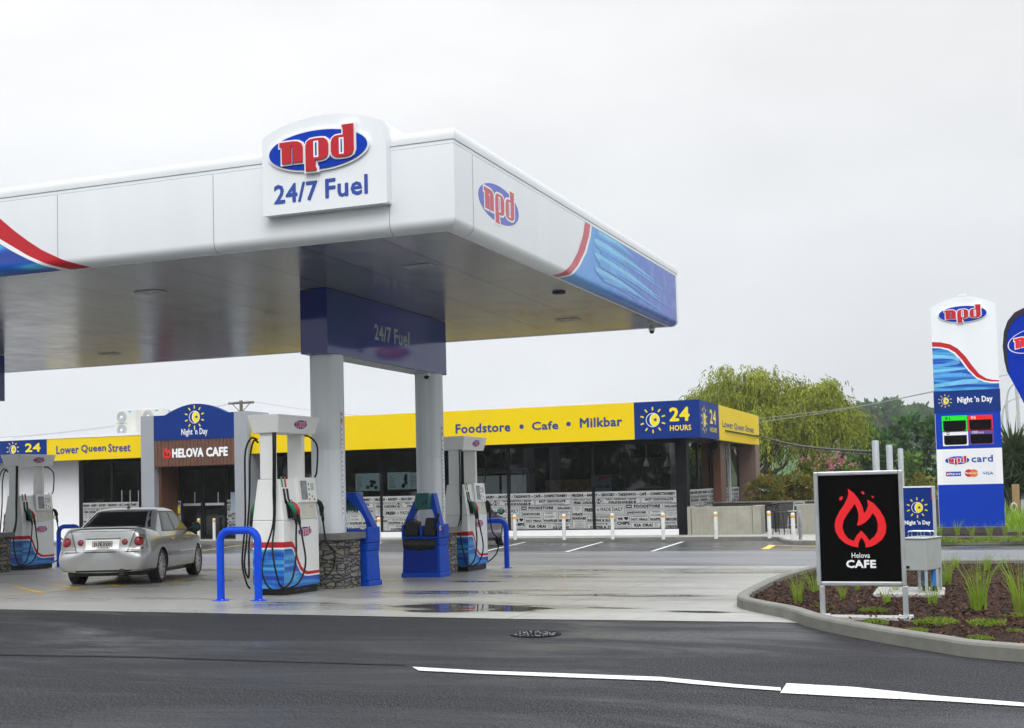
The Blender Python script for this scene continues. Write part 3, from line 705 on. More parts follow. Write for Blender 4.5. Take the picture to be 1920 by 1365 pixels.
for px, py in ((886, 330), (1244, 560)):
    jointstrip(fs_, onS(px, py)[0], .010 if px < 1000 else .03)
fascia = mb.obj('fascia', canopy, smooth=True, auto=38)
mb = MB(); q = [tuple(cpos(c, -.2)) for c in CP]
mb.add([(x, y, ZS+.010) for x, y in q], [tuple(range(len(q)))[::-1]], 'soffit'); mb.obj('soffit', canopy)
mb = MB(); mb.add([(*cpos(c, -.45), ZT-.12) for c in CP], [tuple(range(len(CP)))], 'galv'); mb.obj('roof_deck', canopy)
# livery strips that follow the fascia profile
PV = PROF[2:NV+1]
def cum(pr):
    d = [0]
    for (a, b), (c, e) in zip(pr, pr[1:]): d.append(d[-1]+math.hypot(c-a, e-b))
    return d
def interp(tab, z):
    tab = sorted(tab, key=lambda t: t[1])
    if z <= tab[0][1]: return tab[0][0]
    for (s0, z0), (s1, z1) in zip(tab, tab[1:]):
        if z <= z1: return s0+(s1-s0)*(z-z0)/max(1e-9, z1-z0)
    return tab[-1][0]
def livery(name, fr, t0, t1, mat, d, n=24, top=None, parent=None, smax=None):
    """strip between two boundary curves (s, z) on the fascia profile; rows refined along the height"""
    rows = []
    for (o, z), (o2, z2) in zip(PV, PV[1:]):
        k = 24 if z2-z > .5 else 1
        rows += [(o+(o2-o)*i/k, z+(z2-z)*i/k) for i in range(k)]
    rows.append(PV[-1])
    mb = MB(); mb.uv = []; vs = []; m = n+1
    zz = [z for o, z in rows]
    for o, z in rows:
        a, b = interp(t0, z), interp(t1, z)
        for i in range(m):
            s = a+(b-a)*i/n; vs.append(fr.p(s, z, o+d)); mb.uv.append(((s-a)/max(.3, b-a) if mat == 'brush_side' else s, z))
    mb.add(vs, [(j*m+i, j*m+i+1, (j+1)*m+i+1, (j+1)*m+i) for j in range(len(rows)-1) for i in range(n)], mat)
    return mb.obj(name, parent or canopy, smooth=True)
def zpts(lst, X, s, ox, oy): return [onS(x/s+ox, y/s+oy) for x, y in lst]
cR0 = zpts([(836, 592), (822, 690), (790, 790), (750, 865), (700, 918), (640, 938)], -6.2, 3.25, 840, 230)
cR1 = zpts([(868, 606), (858, 690), (830, 790), (790, 870), (745, 925), (688, 948)], -6.2, 3.25, 840, 230)
cW1 = zpts([(877, 611), (869, 690), (843, 790), (804, 870), (757, 930), (702, 953)], -6.2, 3.25, 840, 230)
SE = (Vector(quad[2])-Vector(quad[1])).length
endc = [(SE-.17, 5.0), (SE-.17, 7)]
livery('red_stripe', fs_, cR0, cR1, 'side_red', .004, 3); livery('white_stripe', fs_, cR1, cW1, 'signwhite', .0045, 3)
lv = livery('blue_print', fs_, cW1, endc, 'brush_side', .0035, 40)
# pale brush strokes on the end print
sA, sB = onS(1113, 450)[0], SE-.75; zA, zB = ZS+.17, ZT-.23
for i, (a0, b0, a1, b1, T) in enumerate(((.05, .97, .50, .86, .08), (.02, .90, .62, .78, .05), (.0, .76, .80, .60, .10), (.03, .68, 1.0, .46, .07), (.07, .60, .62, .36, .05), (.0, .50, .85, .27, .10), (.02, .42, 1.05, .14, .08), (.05, .34, .70, .12, .05), (.0, .22, .66, .06, .08), (.03, .15, .90, -.02, .06), (.08, .08, .55, -.02, .04))):
    mb = MB(); up_, dn_ = [], []
    for j in range(25):
        q = (j/24)**1.8; t_ = T*1.15*(math.sqrt(max(0, 1-(1-q/.07)**2)) if q < .07 else (1-((q-.07)/.93)**1.5))+.002; s_ = sA+(sB-sA)*(a0+(a1-a0)*q); z_ = zA+(zB-zA)*(b0+(b1-b0)*q+.05*math.sin(q*3.1)); up_.append((s_, min(zB, z_+t_*.5))); dn_.append((s_, max(ZS+.155, z_-t_*.5)))
    vs = [fs_.p(a, b, .0062+.0005*i) for p in zip(dn_, up_) for a, b in p]; mb.add(vs, [(2*j, 2*j+2, 2*j+3, 2*j+1) for j in range(24)], 'stroke_lite' if i in (0, 2, 5, 8) else 'stroke_mid'); mb.obj('brush_stroke', lv)
# front livery at the left of the fascia
def yp(lst): return [onY(x/3.792, y/3.792+200, 14.86) for x, y in lst]
fr0 = yp([(-300, 400), (-130, 660), (0, 795), (100, 880), (200, 955), (300, 1020), (450, 1090), (560, 1122), (640, 1140)])
fr1 = yp([(-300, 640), (-130, 845), (0, 940), (100, 1000), (200, 1060), (330, 1118), (420, 1140), (470, 1150)])
fr2 = yp([(-300, 690), (-130, 885), (0, 975), (100, 1035), (200, 1085), (300, 1128), (390, 1150)])
livery('red_stripe', ff, fr1, fr0, 'npd_red', .004, 6); livery('white_stripe', ff, fr2, fr1, 'signwhite', .0045, 4)
lo_ = [(-27.3, 5.0), (-27.3, 7)]
livery('blue_print', ff, lo_, fr2, 'brush', .0035, 60)
# flat oval logo on the end face
mb = MB()
a = onS(897, 375)[0]; b = onS(972, 395)[0]; zc = (onS(935, 330)[1]+onS(935, 437)[1])/2
npd_logo(mb, fs_, (a+b)/2, zc-.0, (b-a), .004, .003, 'side_blue', 'side_red', rim=False, sx=1.); mb.obj('logo', canopy)
# raised sign box on the front
YB = 14.71; fb = front(YB)
sb = MB(); xl, xr = onY(491, 258, YB)[0], onY(724, 300, YB)[0]; zb = onY(494, 406, YB)[1]; zs1 = onY(491, 262, YB)[1]; zt = onY(610, 215, YB)[1]
cxm = (xl+xr)/2; hw = (xr-xl)/2; n = 22
arch_pts = [(xl, zb), (xr, zb), (xr, zs1)]+[(cxm+hw*math.cos(math.pi*i/n) if False else xr-(xr-xl)*i/n, zs1+(zt-zs1)*(1-(1-2*i/n)**2)**.85) for i in range(1, n)]+[(xl, zs1)]
sb.poly(fb, [(a, b) for a, b in arch_pts], -.62, 0, 'white', back=True)
box = sb.obj('sign_box', canopy, bevel=.02)
mb = MB(); l0, l1 = onY(506, 290, YB), onY(692, 268, YB); npd_logo(mb, fb, (l0[0]+l1[0])/2, (l0[1]+l1[1])/2-.02, (l1[0]-l0[0])*.985, .05, .03); mb.obj('logo', box)
za, zb_ = onY(515, 384, YB)[1], onY(516, 350, YB)[1]+.02
for s_, pa_, pb_ in (('24/7', (514, 372), (596, 362)), ('Fuel', (610, 360), (690, 352))): mb = MB(); mb.text(fb, s_, onY(*pa_, YB)[0], onY(*pb_, YB)[0], za, zb_, .004, 'text_blue', .035); mb.obj('lettering', box)
M['lens'] = varied('prismatic_lens', (.30, .31, .30), .25, .15, 30)
# ceiling fixtures
for px, py, k in ((788, 500, 'box'), (283, 548, 'box'), (1065, 600, 'box'), (205, 664, 'box'), (1048, 548, 'round')):
    x, y = onZ(px, py, ZS); mb = MB()
    if k == 'box':
        for q in ((x-.24, x+.24, y-.17, y-.145), (x-.24, x+.24, y+.145, y+.17), (x-.24, x-.215, y-.145, y+.145), (x+.215, x+.24, y-.145, y+.145)): mb.bx(*q, ZS-.003, ZS+.006, 'galv')
        mb.bx(x-.214, x+.214, y-.144, y+.144, ZS+.004, ZS+.008, 'lens')
    else: mb.lathe((x, y, 0), [(.12, ZS+.004), (.12, ZS-.02), (.09, ZS-.03), (0, ZS-.03)], 'dark_in', 20)
    mb.obj('ceiling_light', canopy)
x, y = onZ(1222, 614, ZS); mb = MB(); mb.lathe((x, y, 0), [(.07, ZS+.004), (.07, ZS-.07), (.06, ZS-.08)], 'white', 16); mb.lathe((x, y, 0), [(.055, ZS-.08), (.05, ZS-.11), (.03, ZS-.135), (0, ZS-.14)], 'black', 16); mb.obj('security_camera', canopy, smooth=True)
# beam boxes over the columns, columns
XBR = -10.10; bw = .52; by0, by1 = 18.33, 23.42; bz0 = 3.93
def beam(xr, parent):
    mb = MB(); mb.bx(xr-bw, xr, by0, by1, bz0, ZS, 'beam_blue'); mb.bx(xr-bw+.06, xr-.06, by0+.35, by1-.3, bz0-.006, bz0+.003, 'galv')
    b = mb.obj('beam_casing', parent)
    mb = MB(); f = side(xr)
    y0, z0 = onX(702, 640, XBR); y1, z1 = onX(767, 640, XBR); zlo = onX(703, 637, XBR)[1]; zhi = onX(703, 607, XBR)[1]
    mb.text(f, '24/7', y0, y0+(y1-y0)*.46, zlo, zhi, .004, M['beam_text'], .03); mb.obj('lettering', b); mb = MB(); mb.text(f, 'Fuel', y0+(y1-y0)*.55, y1, zlo, zhi, .004, M['beam_text'], .03); mb.obj('lettering', b); return b
M['beam_text'] = principled('pale_grey_vinyl', (.38, .43, .42), .5)
beam(XBR, canopy); beam(XBR-11.68, canopy)
def column(x, y, z0, parent):
    """fluted half-round cladding"""
    mb = MB(); n = 48; pr = []
    for k in range(n):
        a = 2*math.pi*k/n; c, s_ = math.cos(a), math.sin(a); rr = .285
        m_ = max(abs(c), abs(s_)); rr *= 1+.05*(1/m_-1)/.414
        if k % 6 == 3: rr -= .013
        pr.append((x+rr*c, y+rr*s_))
    zz = [z0, z0+1.42, z0+1.424, z0+1.43, z0+1.434, bz0-.004]; vs = []
    for i, z in enumerate(zz):
        g = .993 if i in (2, 3) else 1
        vs += [(x+(a-x)*g, y+(b-y)*g, z) for a, b in pr]
    mb.add(vs, [(i*n+k, i*n+(k+1) % n, (i+1)*n+(k+1) % n, (i+1)*n+k) for i in range(len(zz)-1) for k in range(n)], 'post_white')
    c = mb.obj('column', parent, smooth=True, auto=40)
    # narrow notice strip on the corner that faces the lane
    mb = MB(); f = F((x+.205, y-.243, 0), Vector((.55, .83, 0)).normalized())
    f = F((x+.291, y-.06, 0), (0, 1, 0))
    mb.box((.02, z0+1.16, 0), (.045, 1.9, .006), 'signwhite', f); rr = random.Random(5)
    mb.box((.02, z0+2.05, .004), (.04, .05, .003), 'npd_red', f); mb.poly(f, [(.02, z0+1.86), (.042, z0+1.93), (.02, z0+2.0), (-.002, z0+1.93)], .003, .005, 'npd_red')
    z = z0+1.80
    while z > z0+.28:
        h = .015+.03*rr.random(); mb.box((.02+.006*(rr.random()-.5), z-h/2, .0035), (.014+.012*rr.random(), h, .002), 'trim_dark', f); z -= h+.03+.03*rr.random()
    mb.obj('notice_strip', c)
XC = -10.36; YC1, YC2 = 18.76, 23.08
ZC1, ZC2 = gz(YC1)+.955, gz(YC2)+.955
column(XC, YC1, ZC1, canopy); column(XC, YC2, ZC2, canopy); column(XC-11.68, YC2, ZC2, canopy); column(XC-11.68, YC1, ZC1, canopy)
mb = MB(); x, y = XC+.12, YC2-.36; mb.bx(x-.06, x+.06, y-.05, y+.06, bz0-.06, bz0-.004, 'white'); mb.lathe((x, y-.01, 0), [(.055, bz0-.06), (.05, bz0-.1), (.028, bz0-.125), (0, bz0-.13)], 'black', 14); mb.obj('security_camera', canopy)

# stone pillars that the columns stand on
def pillar(x, y, label):
    t = thing('stone_pillar', label, 'pillar', (x, y, gz(y)), 'stone pillars under the canopy columns', world=False)
    mb = MB(); zb = -.03; mb.bx(-.42, .42, -.33, .33, zb, .84, 'stone'); mb.obj('stone_base', t, bevel=.015)
    mb = MB(); rr = random.Random(int(x*10)); 
    mb.bx(-.50, -.06, -.40, .40, .842, .945, 'stone_cap'); mb.bx(-.055, .50, -.40, .40, .842, .955, 'stone_cap'); mb.obj('capping', t, bevel=.012); return t
pillar(XC, YC1, 'stone pillar beside the big fuel dispenser behind the blue hoop')
pillar(XC, YC2, 'stone pillar behind the blue bin with the teal towel box')
pillar(XC-11.68, YC2, 'stone pillar cut off by the edge, beside the dispenser next to the silver car')

# ---------------------------------------------------------------- fuel dispensers
def dispenser(label, loc):
    t = thing('fuel_dispenser', label, 'fuel pump', (0, 0, 0), 'fuel dispensers on the islands', world=False)
    L = 1.12; b0, b1 = .285, .19; zk, zt = 1.20, 1.86
    mb = MB(); mb.bx(-.25, .25, .03, L-.03, 0, .12, 'black'); mb.bx(.25, .256, .35, .52, .05, .085, 'trim_dark'); mb.bx(.25, .256, .6, .77, .05, .085, 'trim_dark'); mb.obj('base', t)
    mb = MB()
    mb.hexa([(-b0, 0, .12), (b0, 0, .12), (b0, L, .12), (-b0, L, .12)], [(-b0, 0, zk), (b0, 0, zk), (b0, L, zk), (-b0, L, zk)], 'white_warm')
    mb.hexa([(-b0, 0, zk+.004), (b0, 0, zk+.004), (b0, L, zk+.004), (-b0, L, zk+.004)], [(-b1, .02, zt), (b1, .02, zt), (b1, L-.02, zt), (-b1, L-.02, zt)], 'white_warm')
    body = mb.obj('body', t, bevel=.012)
    mb = MB()                                                    # recessed cream field and slots under the display
    fq = F((b0, 0, zk), (0, 1, 0), Vector((b1-b0, 0, zt-zk)).normalized())
    mb.box((.78, .14, .003), (.52, .24, .004), 'cream', fq)
    for k in range(7): mb.box((.66, .08+.022*k, .006), (.09, .006, .002), 'galv', fq)
    mb.box((.93, .20, .006), (.07, .035, .002), 'galv', fq); mb.obj('lower_panel', t)
    # display head
    mb = MB(); mb.hexa([(.15, .50, 1.47), (.285, .50, 1.47), (.285, 1.1, 1.47), (.15, 1.1, 1.47)], [(.13, .50, 1.88), (.245, .50, 1.88), (.245, 1.1, 1.88), (.13, 1.1, 1.88)], 'white_warm')
    hd = mb.obj('display_head', t, bevel=.012)
    fd = F((.285, .50, 1.47), (0, 1, 0), Vector((-.04, 0, .41)).normalized())
    mb = MB(); mb.box((.19, .205, .002), (.20, .31, .004), M['pump_screen'], fd); mb.obj('screen', hd)
    mb = MB()
    mb.box((.46, .26, .002), (.10, .12, .004), 'galv', fd)
    for u, v in ((.35, .30), (.35, .22), (.35, .13), (.35, .05), (.50, .05), (.44, .1)): mb.box((u, v, .002), (.028, .034, .004), 'trim_dark' if v != .1 else 'npd_red', fd)
    mb.obj('keypad', hd)
    # posts and header
    mb = MB(); mb.bx(-.14, .14, .015, .075, zt, 2.6, 'white_warm'); mb.obj('post', t, bevel=.008)
    mb = MB(); mb.bx(-.14, .14, .86, .95, zt, 2.6, 'white_warm'); mb.obj('post', t, bevel=.008)
    mb = MB(); mb.hexa([(-.23, -.04, 2.6), (.23, -.04, 2.6), (.23, L+.02, 2.6), (-.23, L+.02, 2.6)], [(-.29, -.11, 2.89), (.29, -.11, 2.89), (.29, L+.09, 2.89), (-.29, L+.09, 2.89)], 'white_warm'); h = mb.obj('header', t, bevel=.01)
    fh = F((.23, -.04, 2.6), (0, 1, 0), Vector((.06, 0, .29)).normalized())
    mb = MB(); npd_logo(mb, fh, .66, .15, .40, .006, .003); mb.obj('logo', h)
    # livery
    f1 = side(b0); f2 = front(0)
    mb = MB(); mb.uv = None
    S0 = [(0, .86), (.22, .86), (.27, .845), (.31, .81), (.37, .72), (.44, .57), (.52, .45), (.62, .38), (.74, .345), (L, .345)]
    S1 = [(0, .77), (.21, .77), (.255, .76), (.29, .735), (.345, .65), (.41, .50), (.495, .385), (.61, .315), (.74, .295), (L, .295)]
    S2 = [(0, .745), (.205, .745), (.245, .737), (.275, .715), (.33, .625), (.395, .475), (.485, .36), (.605, .290), (.74, .27), (L, .27)]
    mb.poly(f1, S1+S0[::-1], 0, .0035, 'npd_red'); mb.poly(f1, S2+S1[::-1], 0, .003, 'signwhite')
    mb.bx(-b0, b0, -.0035, 0, .77, .86, 'npd_red'); mb.bx(-b0, b0, -.003, 0, .745, .77, 'signwhite'); mb.obj('red_stripe', t)
    mb = MB(); mb.uv = []
    def up_(f, pts, mat):
        n0 = len(mb.v); mb.poly(f, pts, .0025, .0025, mat); mb.uv += [(p[1]*1.6 if f is f1 else p[0]*1.6+3, p[2]) for p in mb.v[n0:]]
    up_(f1, [(0, .12), (L, .12)]+S2[::-1], 'brush'); up_(f2, [(-b0, .12), (b0, .12), (b0, .745), (-b0, .745)], 'brush'); bp = mb.obj('blue_print', t)
    mb = MB()
    for i, (a, z, l) in enumerate(((.0, .60, .27), (.0, .49, .36), (.02, .35, .43), (.0, .235, .45))):
        mb.poly(f1, [(a, z-.03), (l*.6, z-.028), (l, z-.006), (l*1.02, z+.012), (l*.7, z+.026), (a, z+.022)], .0028, .0036+.0002*i, 'stroke_mid')
        mb.poly(f2, [(-b0, z-.025), (b0, z-.03), (b0, z+.022), (-b0, z+.02)], .0028, .0036, 'stroke_blue')
    mb.obj('brush_stroke', bp)
    mb = MB(); npd_logo(mb, f1, .66, 1.0, .42, .004, .003); mb.obj('logo', t)
    # nozzles in their holsters, hoses from the header
    def nozzle(fr, u, v, mat, lean=.10):
        mb = MB(); mb.box((u-.035, v+.27, .006), (.05, .24, .010), 'black', fr); mb.box((u+.005, v+.06, .012), (.07, .30, .02), 'black', fr)
        mb.box((u-.06, v+.50, .004), (.05, .17, .004), M['grade_'+mat], fr)
        mb.tube([fr.p(u-.02, v+.22, .02), fr.p(u, v+.13, .05)], .010, 'alu', 8)
        n = mb.obj('nozzle', t)
        mb = MB(); mb.tube([fr.p(u-.01, v+.16, .04), fr.p(u+.01, v+.10, .085), fr.p(u+.035, v+.02, .10), fr.p(u+.045, v-.05, .095)], [.026, .042, .044, .030], mat, 10); mb.obj('grip', n, smooth=True)
        mb = MB(); mb.tube([fr.p(u+.045, v-.03, .095), fr.p(u+.06, v-.16, .09), fr.p(u+.065, v-.21, .085)], [.028, .026, .02], 'black', 10); mb.tube(smooth_path([fr.p(u-.01, v+.05, .07), fr.p(u-.02, v-.09, .07), fr.p(u+.04, v-.13, .085)], 4), .009, 'black', 6); mb.obj('lever', n, smooth=True)
        return fr.p(u+.065, v-.2, .085)
    M.setdefault('grade_green', principled('green_label', (.03, .30, .09), .4)); M.setdefault('grade_red', principled('red_label', (.45, .03, .07), .4)); M.setdefault('grade_black', principled('grey_label', (.3, .3, .33), .4))
    e1 = nozzle(fq, .17, .12, 'green'); e2 = nozzle(fq, .27, .12, 'red')
    fend = F((.2, L, zk), Vector((-1, .0, 0)), (0, 0, 1)); fend = F((b0-.01, L-.06, zk), Vector((-.35, .94, 0)).normalized(), Vector((b1-b0, 0, zt-zk)).normalized())
    e3 = nozzle(fend, .06, .14, 'black')
    fback = F((-b0, L, zk), (0, -1, 0), Vector((b0-b1, 0, zt-zk)).normalized())
    e4 = nozzle(fback, .95, .12, 'green')
    def hose(pts, r=.0155):
        mb = MB(); mb.tube(smooth_path(pts, 8), r, 'black', 8); mb.obj('hose', t, smooth=True)
    hose([(.14, -.03, 2.6), (.15, -.05, 2.2), (.145, -.06, 1.7), (.15, -.09, 1.15), (.03, -.20, .62), (.05, -.24, .32), (.20, -.20, .12), (.40, -.02, .22), (.44, .10, .6), (.38, .22, .95), tuple(e1)])
    hose([(.18, -.03, 2.6), (.185, -.05, 2.2), (.18, -.06, 1.7), (.175, -.08, 1.2), (.20, -.20, .8), (.27, -.24, .45), (.33, -.15, .16), (.47, .10, .20), (.52, .26, .5), (.45, .30, .9), tuple(e2)])
    hose([(.10, .98, 2.58), (.18, 1.05, 2.56), (.27, 1.14, 2.40), (.25, 1.15, 2.0), (.22, 1.13, 1.88)])
    hose([tuple(e3), (e3.x+.03, e3.y+.05, e3.z-.35), (e3.x+.13, e3.y+.13, .62), (e3.x+.10, e3.y+.12, .34), (.30, 1.14, .16), (.2, 1.1, .2)])
    hose([(.02, .93, 2.6), (.06, .97, 2.3), (.05, .98, 1.9)])
    hose([(-.16, -.01, 2.5), (-.26, -.05, 2.52), (-.34, -.09, 2.3), (-.36, -.08, 1.8), (-.38, -.06, 1.2), (-.46, -.04, .55), (-.40, -.02, .22), (-.36, .02, .12)])
    hose([(-.15, .0, 2.45), (-.22, -.03, 2.48), (-.28, -.05, 2.2), (-.30, -.05, 1.6), (-.36, -.06, .9), (-.42, -.04, .5), (-.40, .05, .3), (-.42, .1, .8), tuple(e4)])
    return t
M['pump_screen'] = varied('pump_screen', (.20, .22, .24), .15, .5, 9)
M['stroke_blue'] = varied('dim_brush_stroke', (.02, .15, .56), .3, .4, 3)
d1 = dispenser('white fuel dispenser with red, green and black nozzles behind the near blue hoop', None); d1.location = (-10.43, 16.88, gz(17.3))
dup(d1, (-10.22, 24.0, gz(24.3)), 'white fuel dispenser standing past the stone pillar with a purple car behind')
dup(d1, (-22.22, 24.15, gz(24.4)), 'white fuel dispenser just behind the silver car')

# ---------------------------------------------------------------- blue hoops
def hoop(label, x0, x1, y0, y1, h):
    r = .058; t = thing('barrier_hoop', label, 'safety barrier', (0, 0, 0), 'blue steel hoops at the island ends', world=False)
    X = x1-x0; Y = y1-y0; q = .17; mb = MB(); L = math.hypot(X, Y); ux, uy = X/L, Y/L
    pts = [(0, 0), (0, h-q)]+[(q-q*math.cos(R(a)), h-q+q*math.sin(R(a))) for a in (15, 30, 45, 60, 75, 90)]+[(L-q, h)]+[(L-q+q*math.sin(R(a)), h-q+q*math.cos(R(a))) for a in (15, 30, 45, 60, 75, 90)]+[(L, 0)]
    mb.tube([(a*ux, a*uy, z) for a, z in pts], r, 'barrier_blue', 18); mb.obj('tube', t, smooth=True, auto=50)
    for a in (0, L):
        mb = MB(); mb.lathe((a*ux, a*uy, 0), [(.125, -.01), (.125, .012), (.115, .018), (0, .018)], 'barrier_blue', 20)
        for k in range(4): mb.lathe((a*ux+.09*math.cos(.8+k*1.57), a*uy+.09*math.sin(.8+k*1.57), 0), [(.014, .018), (.014, .032), (0, .034)], 'alu', 6)
        mb.obj('foot_plate', t)
    t.location = (x0, y0, gz(y0)); return t
hp = hoop('blue tubular steel hoop bolted down in front of the big dispenser', -10.60, -9.98, 15.80, 15.86, 1.06)
dup(hp, (-10.24, 25.40, gz(25.4)), 'blue steel hoop at the far end of the island by the purple car')
dup(hp, (-22.2, 25.75, gz(25.7)), 'blue steel hoop partly hidden by the boot of the silver car')

# ---------------------------------------------------------------- forecourt service bins
def service_bin(label):
    t = thing('service_bin', label, 'bin', (0, 0, 0), 'blue windscreen service bins between the pillars', world=False)
    w = .41; D = .48
    mb = MB()
    mb.hexa([(-w-.02, -.03, 0), (w+.02, -.03, 0), (w+.02, D, 0), (-w-.02, D, 0)], [(-w-.01, -.02, .10), (w+.01, -.02, .10), (w+.01, D, .10), (-w-.01, D, .10)], 'bin_blue')
    mb.hexa([(-w+.0, 0, .10), (w, 0, .10), (w, D, .10), (-w, D, .10)], [(-w+.02, .02, .62), (w-.02, .02, .62), (w-.02, D, .62), (-w+.02, D, .62)], 'bin_blue')
    mb.hexa([(-w+.02, .02, .62), (w-.02, .02, .62), (w-.02, D, .62), (-w+.02, D, .62)], [(-w, -.01, .76), (w, -.01, .76), (w, D, .76), (-w, D, .76)], 'bin_blue')
    for s in (-1, 1): mb.bx(min(s*w, s*(w-.05)), max(s*w, s*(w-.05)), -.01, D, .76, 1.04, 'bin_blue')
    mb.bx(-.025, .025, .0, D, .80, 1.02, 'bin_blue'); mb.bx(-w, w, -.02, D, .76, .80, 'bin_blue'); mb.bx(-w+.05, w-.05, D-.05, D, .80, 1.0, 'bin_blue')
    body = mb.obj('body', t, bevel=.02, seg=3)
    mb = MB(); mb.bx(-w+.05, w-.06, -.008, .03, .13, .60, 'bin_blue_dark'); mb.obj('door', t, bevel=.008)
    mb = MB(); mb.bx(w-.001, w+.004, .12, .26, .82, .98, M['recess']); mb.obj('hand_slot', t)
    mb = MB(); mb.bx(w+.004, w+.008, .0, .07, .93, 1.01, 'signwhite'); mb.bx(w+.008, w+.010, .01, .06, .95, .99, 'npd_red'); mb.obj('sticker', t)
    for s in (-1, 1):                                              # leaning arms
        mb = MB(); a0, a1, b0, b1 = w-.01, w-.13, .17, .06
        n = 7; vs = []
        for i in range(n+1):
            q = i/n; z = 1.03+.62*q; xo = a0+(b0-a0)*q; xi = a1+(.0-a1)*(q**1.6) if q < .8 else .0
            xi = max(.0, a1*(1-(q/.8)**2.2)) if q < .8 else 0.
            y0 = .06+.22*q; y1 = .26+.20*q
            vs += [(s*xo, y0, z), (s*xi, y0, z), (s*xi, y1, z), (s*xo, y1, z)]
        fs = [(i*4+k, i*4+(k+1) % 4, (i+1)*4+(k+1) % 4, (i+1)*4+k) for i in range(n) for k in range(4)]+[(0, 1, 2, 3), tuple(n*4+k for k in (3, 2, 1, 0))]
        if s > 0: fs = [f[::-1] for f in fs]
        mb.add(vs, fs, 'bin_blue'); mb.obj('arm', t)
    mb = MB(); mb.bx(-.155, .155, .10, .3, 1.33, 1.66, 'teal'); d = mb.obj('towel_dispenser', t, bevel=.03, seg=3)
    mb = MB(); mb.bx(.02, .04, .094, .1, 1.43, 1.47, 'black'); mb.bx(.02, .05, .094, .1, 1.40, 1.41, 'black'); mb.bx(.07, .11, .094, .1, 1.43, 1.52, 'trim_dark'); mb.obj('key_slot', d)
    mb = MB(); n = 26; rr = random.Random(4); vs = []                # bag hanging over the door
    for j in range(4):
        for i in range(n+1):
            u = i/n; vs.append((-w+.06+(2*w-.13)*u, -.02-.05*math.sin(j/3*math.pi)-.02*rr.random(), .755-[0, .05, .13, .155+.05*math.sin(u*3.1)+.03*rr.random()][j]))
    mb.add(vs, [(j*(n+1)+i, (j+1)*(n+1)+i, (j+1)*(n+1)+i+1, j*(n+1)+i+1) for j in range(3) for i in range(n)], 'bag'); mb.obj('bin_bag', t, smooth=True)
    return t
M['recess'] = principled('dark_recess', (.004, .015, .2), .6)
sbn = service_bin('blue plastic service bin with a teal towel box, facing the road with bucket and can'); XB_ = -10.08
sbn.location = (XB_, 21.90, gz(22.0))
dup(sbn, (-10.25, 19.66, gz(19.4)), 'blue plastic service bin seen side on behind the stone pillar of the big dispenser', rotz=math.pi)
bx_, by_, bz_ = XB_, 21.90, gz(22.0)
t = thing('bucket', 'dark plastic squeegee bucket in the tray of the blue service bin', 'bucket', (bx_-.2, by_+.12, bz_+.8))
mb = MB(); mb.hexa([(bx_-.34, by_-.0, bz_+.802), (bx_-.07, by_-.0, bz_+.802), (bx_-.07, by_+.2, bz_+.802), (bx_-.34, by_+.2, bz_+.802)], [(bx_-.345, by_-.01, bz_+1.1), (bx_-.06, by_-.01, bz_+1.1), (bx_-.06, by_+.22, bz_+1.1), (bx_-.345, by_+.22, bz_+1.1)], 'plastic_dark'); mb.obj('tub', t, bevel=.03, seg=3)
mb = MB(); mb.tube(smooth_path([(bx_-.31, by_+.1, bz_+1.08), (bx_-.28, by_+.06, bz_+1.135), (bx_-.14, by_+.06, bz_+1.135), (bx_-.07, by_+.1, bz_+1.09)], 5), .012, 'plastic_dark', 8); mb.obj('handle', t, smooth=True)
t = thing('watering_can', 'dark plastic watering can standing in the blue bin tray beside the bucket', 'watering can', (bx_+.2, by_+.12, bz_+.8))
mb = MB(); mb.hexa([(bx_+.05, by_, bz_+.802), (bx_+.32, by_, bz_+.802), (bx_+.32, by_+.2, bz_+.802), (bx_+.05, by_+.2, bz_+.802)], [(bx_+.10, by_+.03, bz_+1.17), (bx_+.25, by_+.03, bz_+1.17), (bx_+.25, by_+.17, bz_+1.17), (bx_+.10, by_+.17, bz_+1.17)], 'plastic_dark'); mb.obj('body', t, bevel=.03, seg=3)
mb = MB(); mb.tube([(bx_+.27, by_+.1, bz_+1.0), (bx_+.33, by_+.09, bz_+1.12), (bx_+.37, by_+.07, bz_+1.25)], [.035, .03, .028], 'plastic_dark', 10); mb.obj('spout', t, smooth=True)

# ---------------------------------------------------------------- the shop
M['wall_lit'] = varied('interior_wall_lit_tone', (.16, .15, .13), .6, .3, .8)  # paler than the dark interior: light on the inner walls put into the colour
M['roof_sheet'] = varied('roof_sheet', (.62, .64, .66), .5, .04, .6)
YF, YG, YT = 41.55, 42.6, 41.3                                    # fascia plane, glazing plane, entrance tower plane
XF = onY(1312, 784, YF)[0]                                        # corner of the fascia
XG = -9.22                                                        # side glazing plane
shop = thing('shop_building', 'long low shop with yellow and blue fascia, dark glazing and a domed blue entrance', 'shop', (-25, 46, ZP))
zft = onY(1312, 748.7, YF)[1]; zfb = onY(1312, 819.5, YF)[1]; zlt = onY(263, 815.6, YF)[1]
xb24 = onY(1189, 790, YF)[0]; xstep = onY(560, 790, YF)[0]; xl24 = onY(88, 840, YF)[0]
YB24 = onX(1348, 790, XF)[0]; YEND = onX(1422, 800, XF)[0]
f = front(YF)
def wallbox(name, x0, x1, y0, y1, z0, z1, mat, par=shop):
    mb = MB(); mb.bx(x0, x1, y0, y1, z0, z1, mat); return mb.obj(name, par)
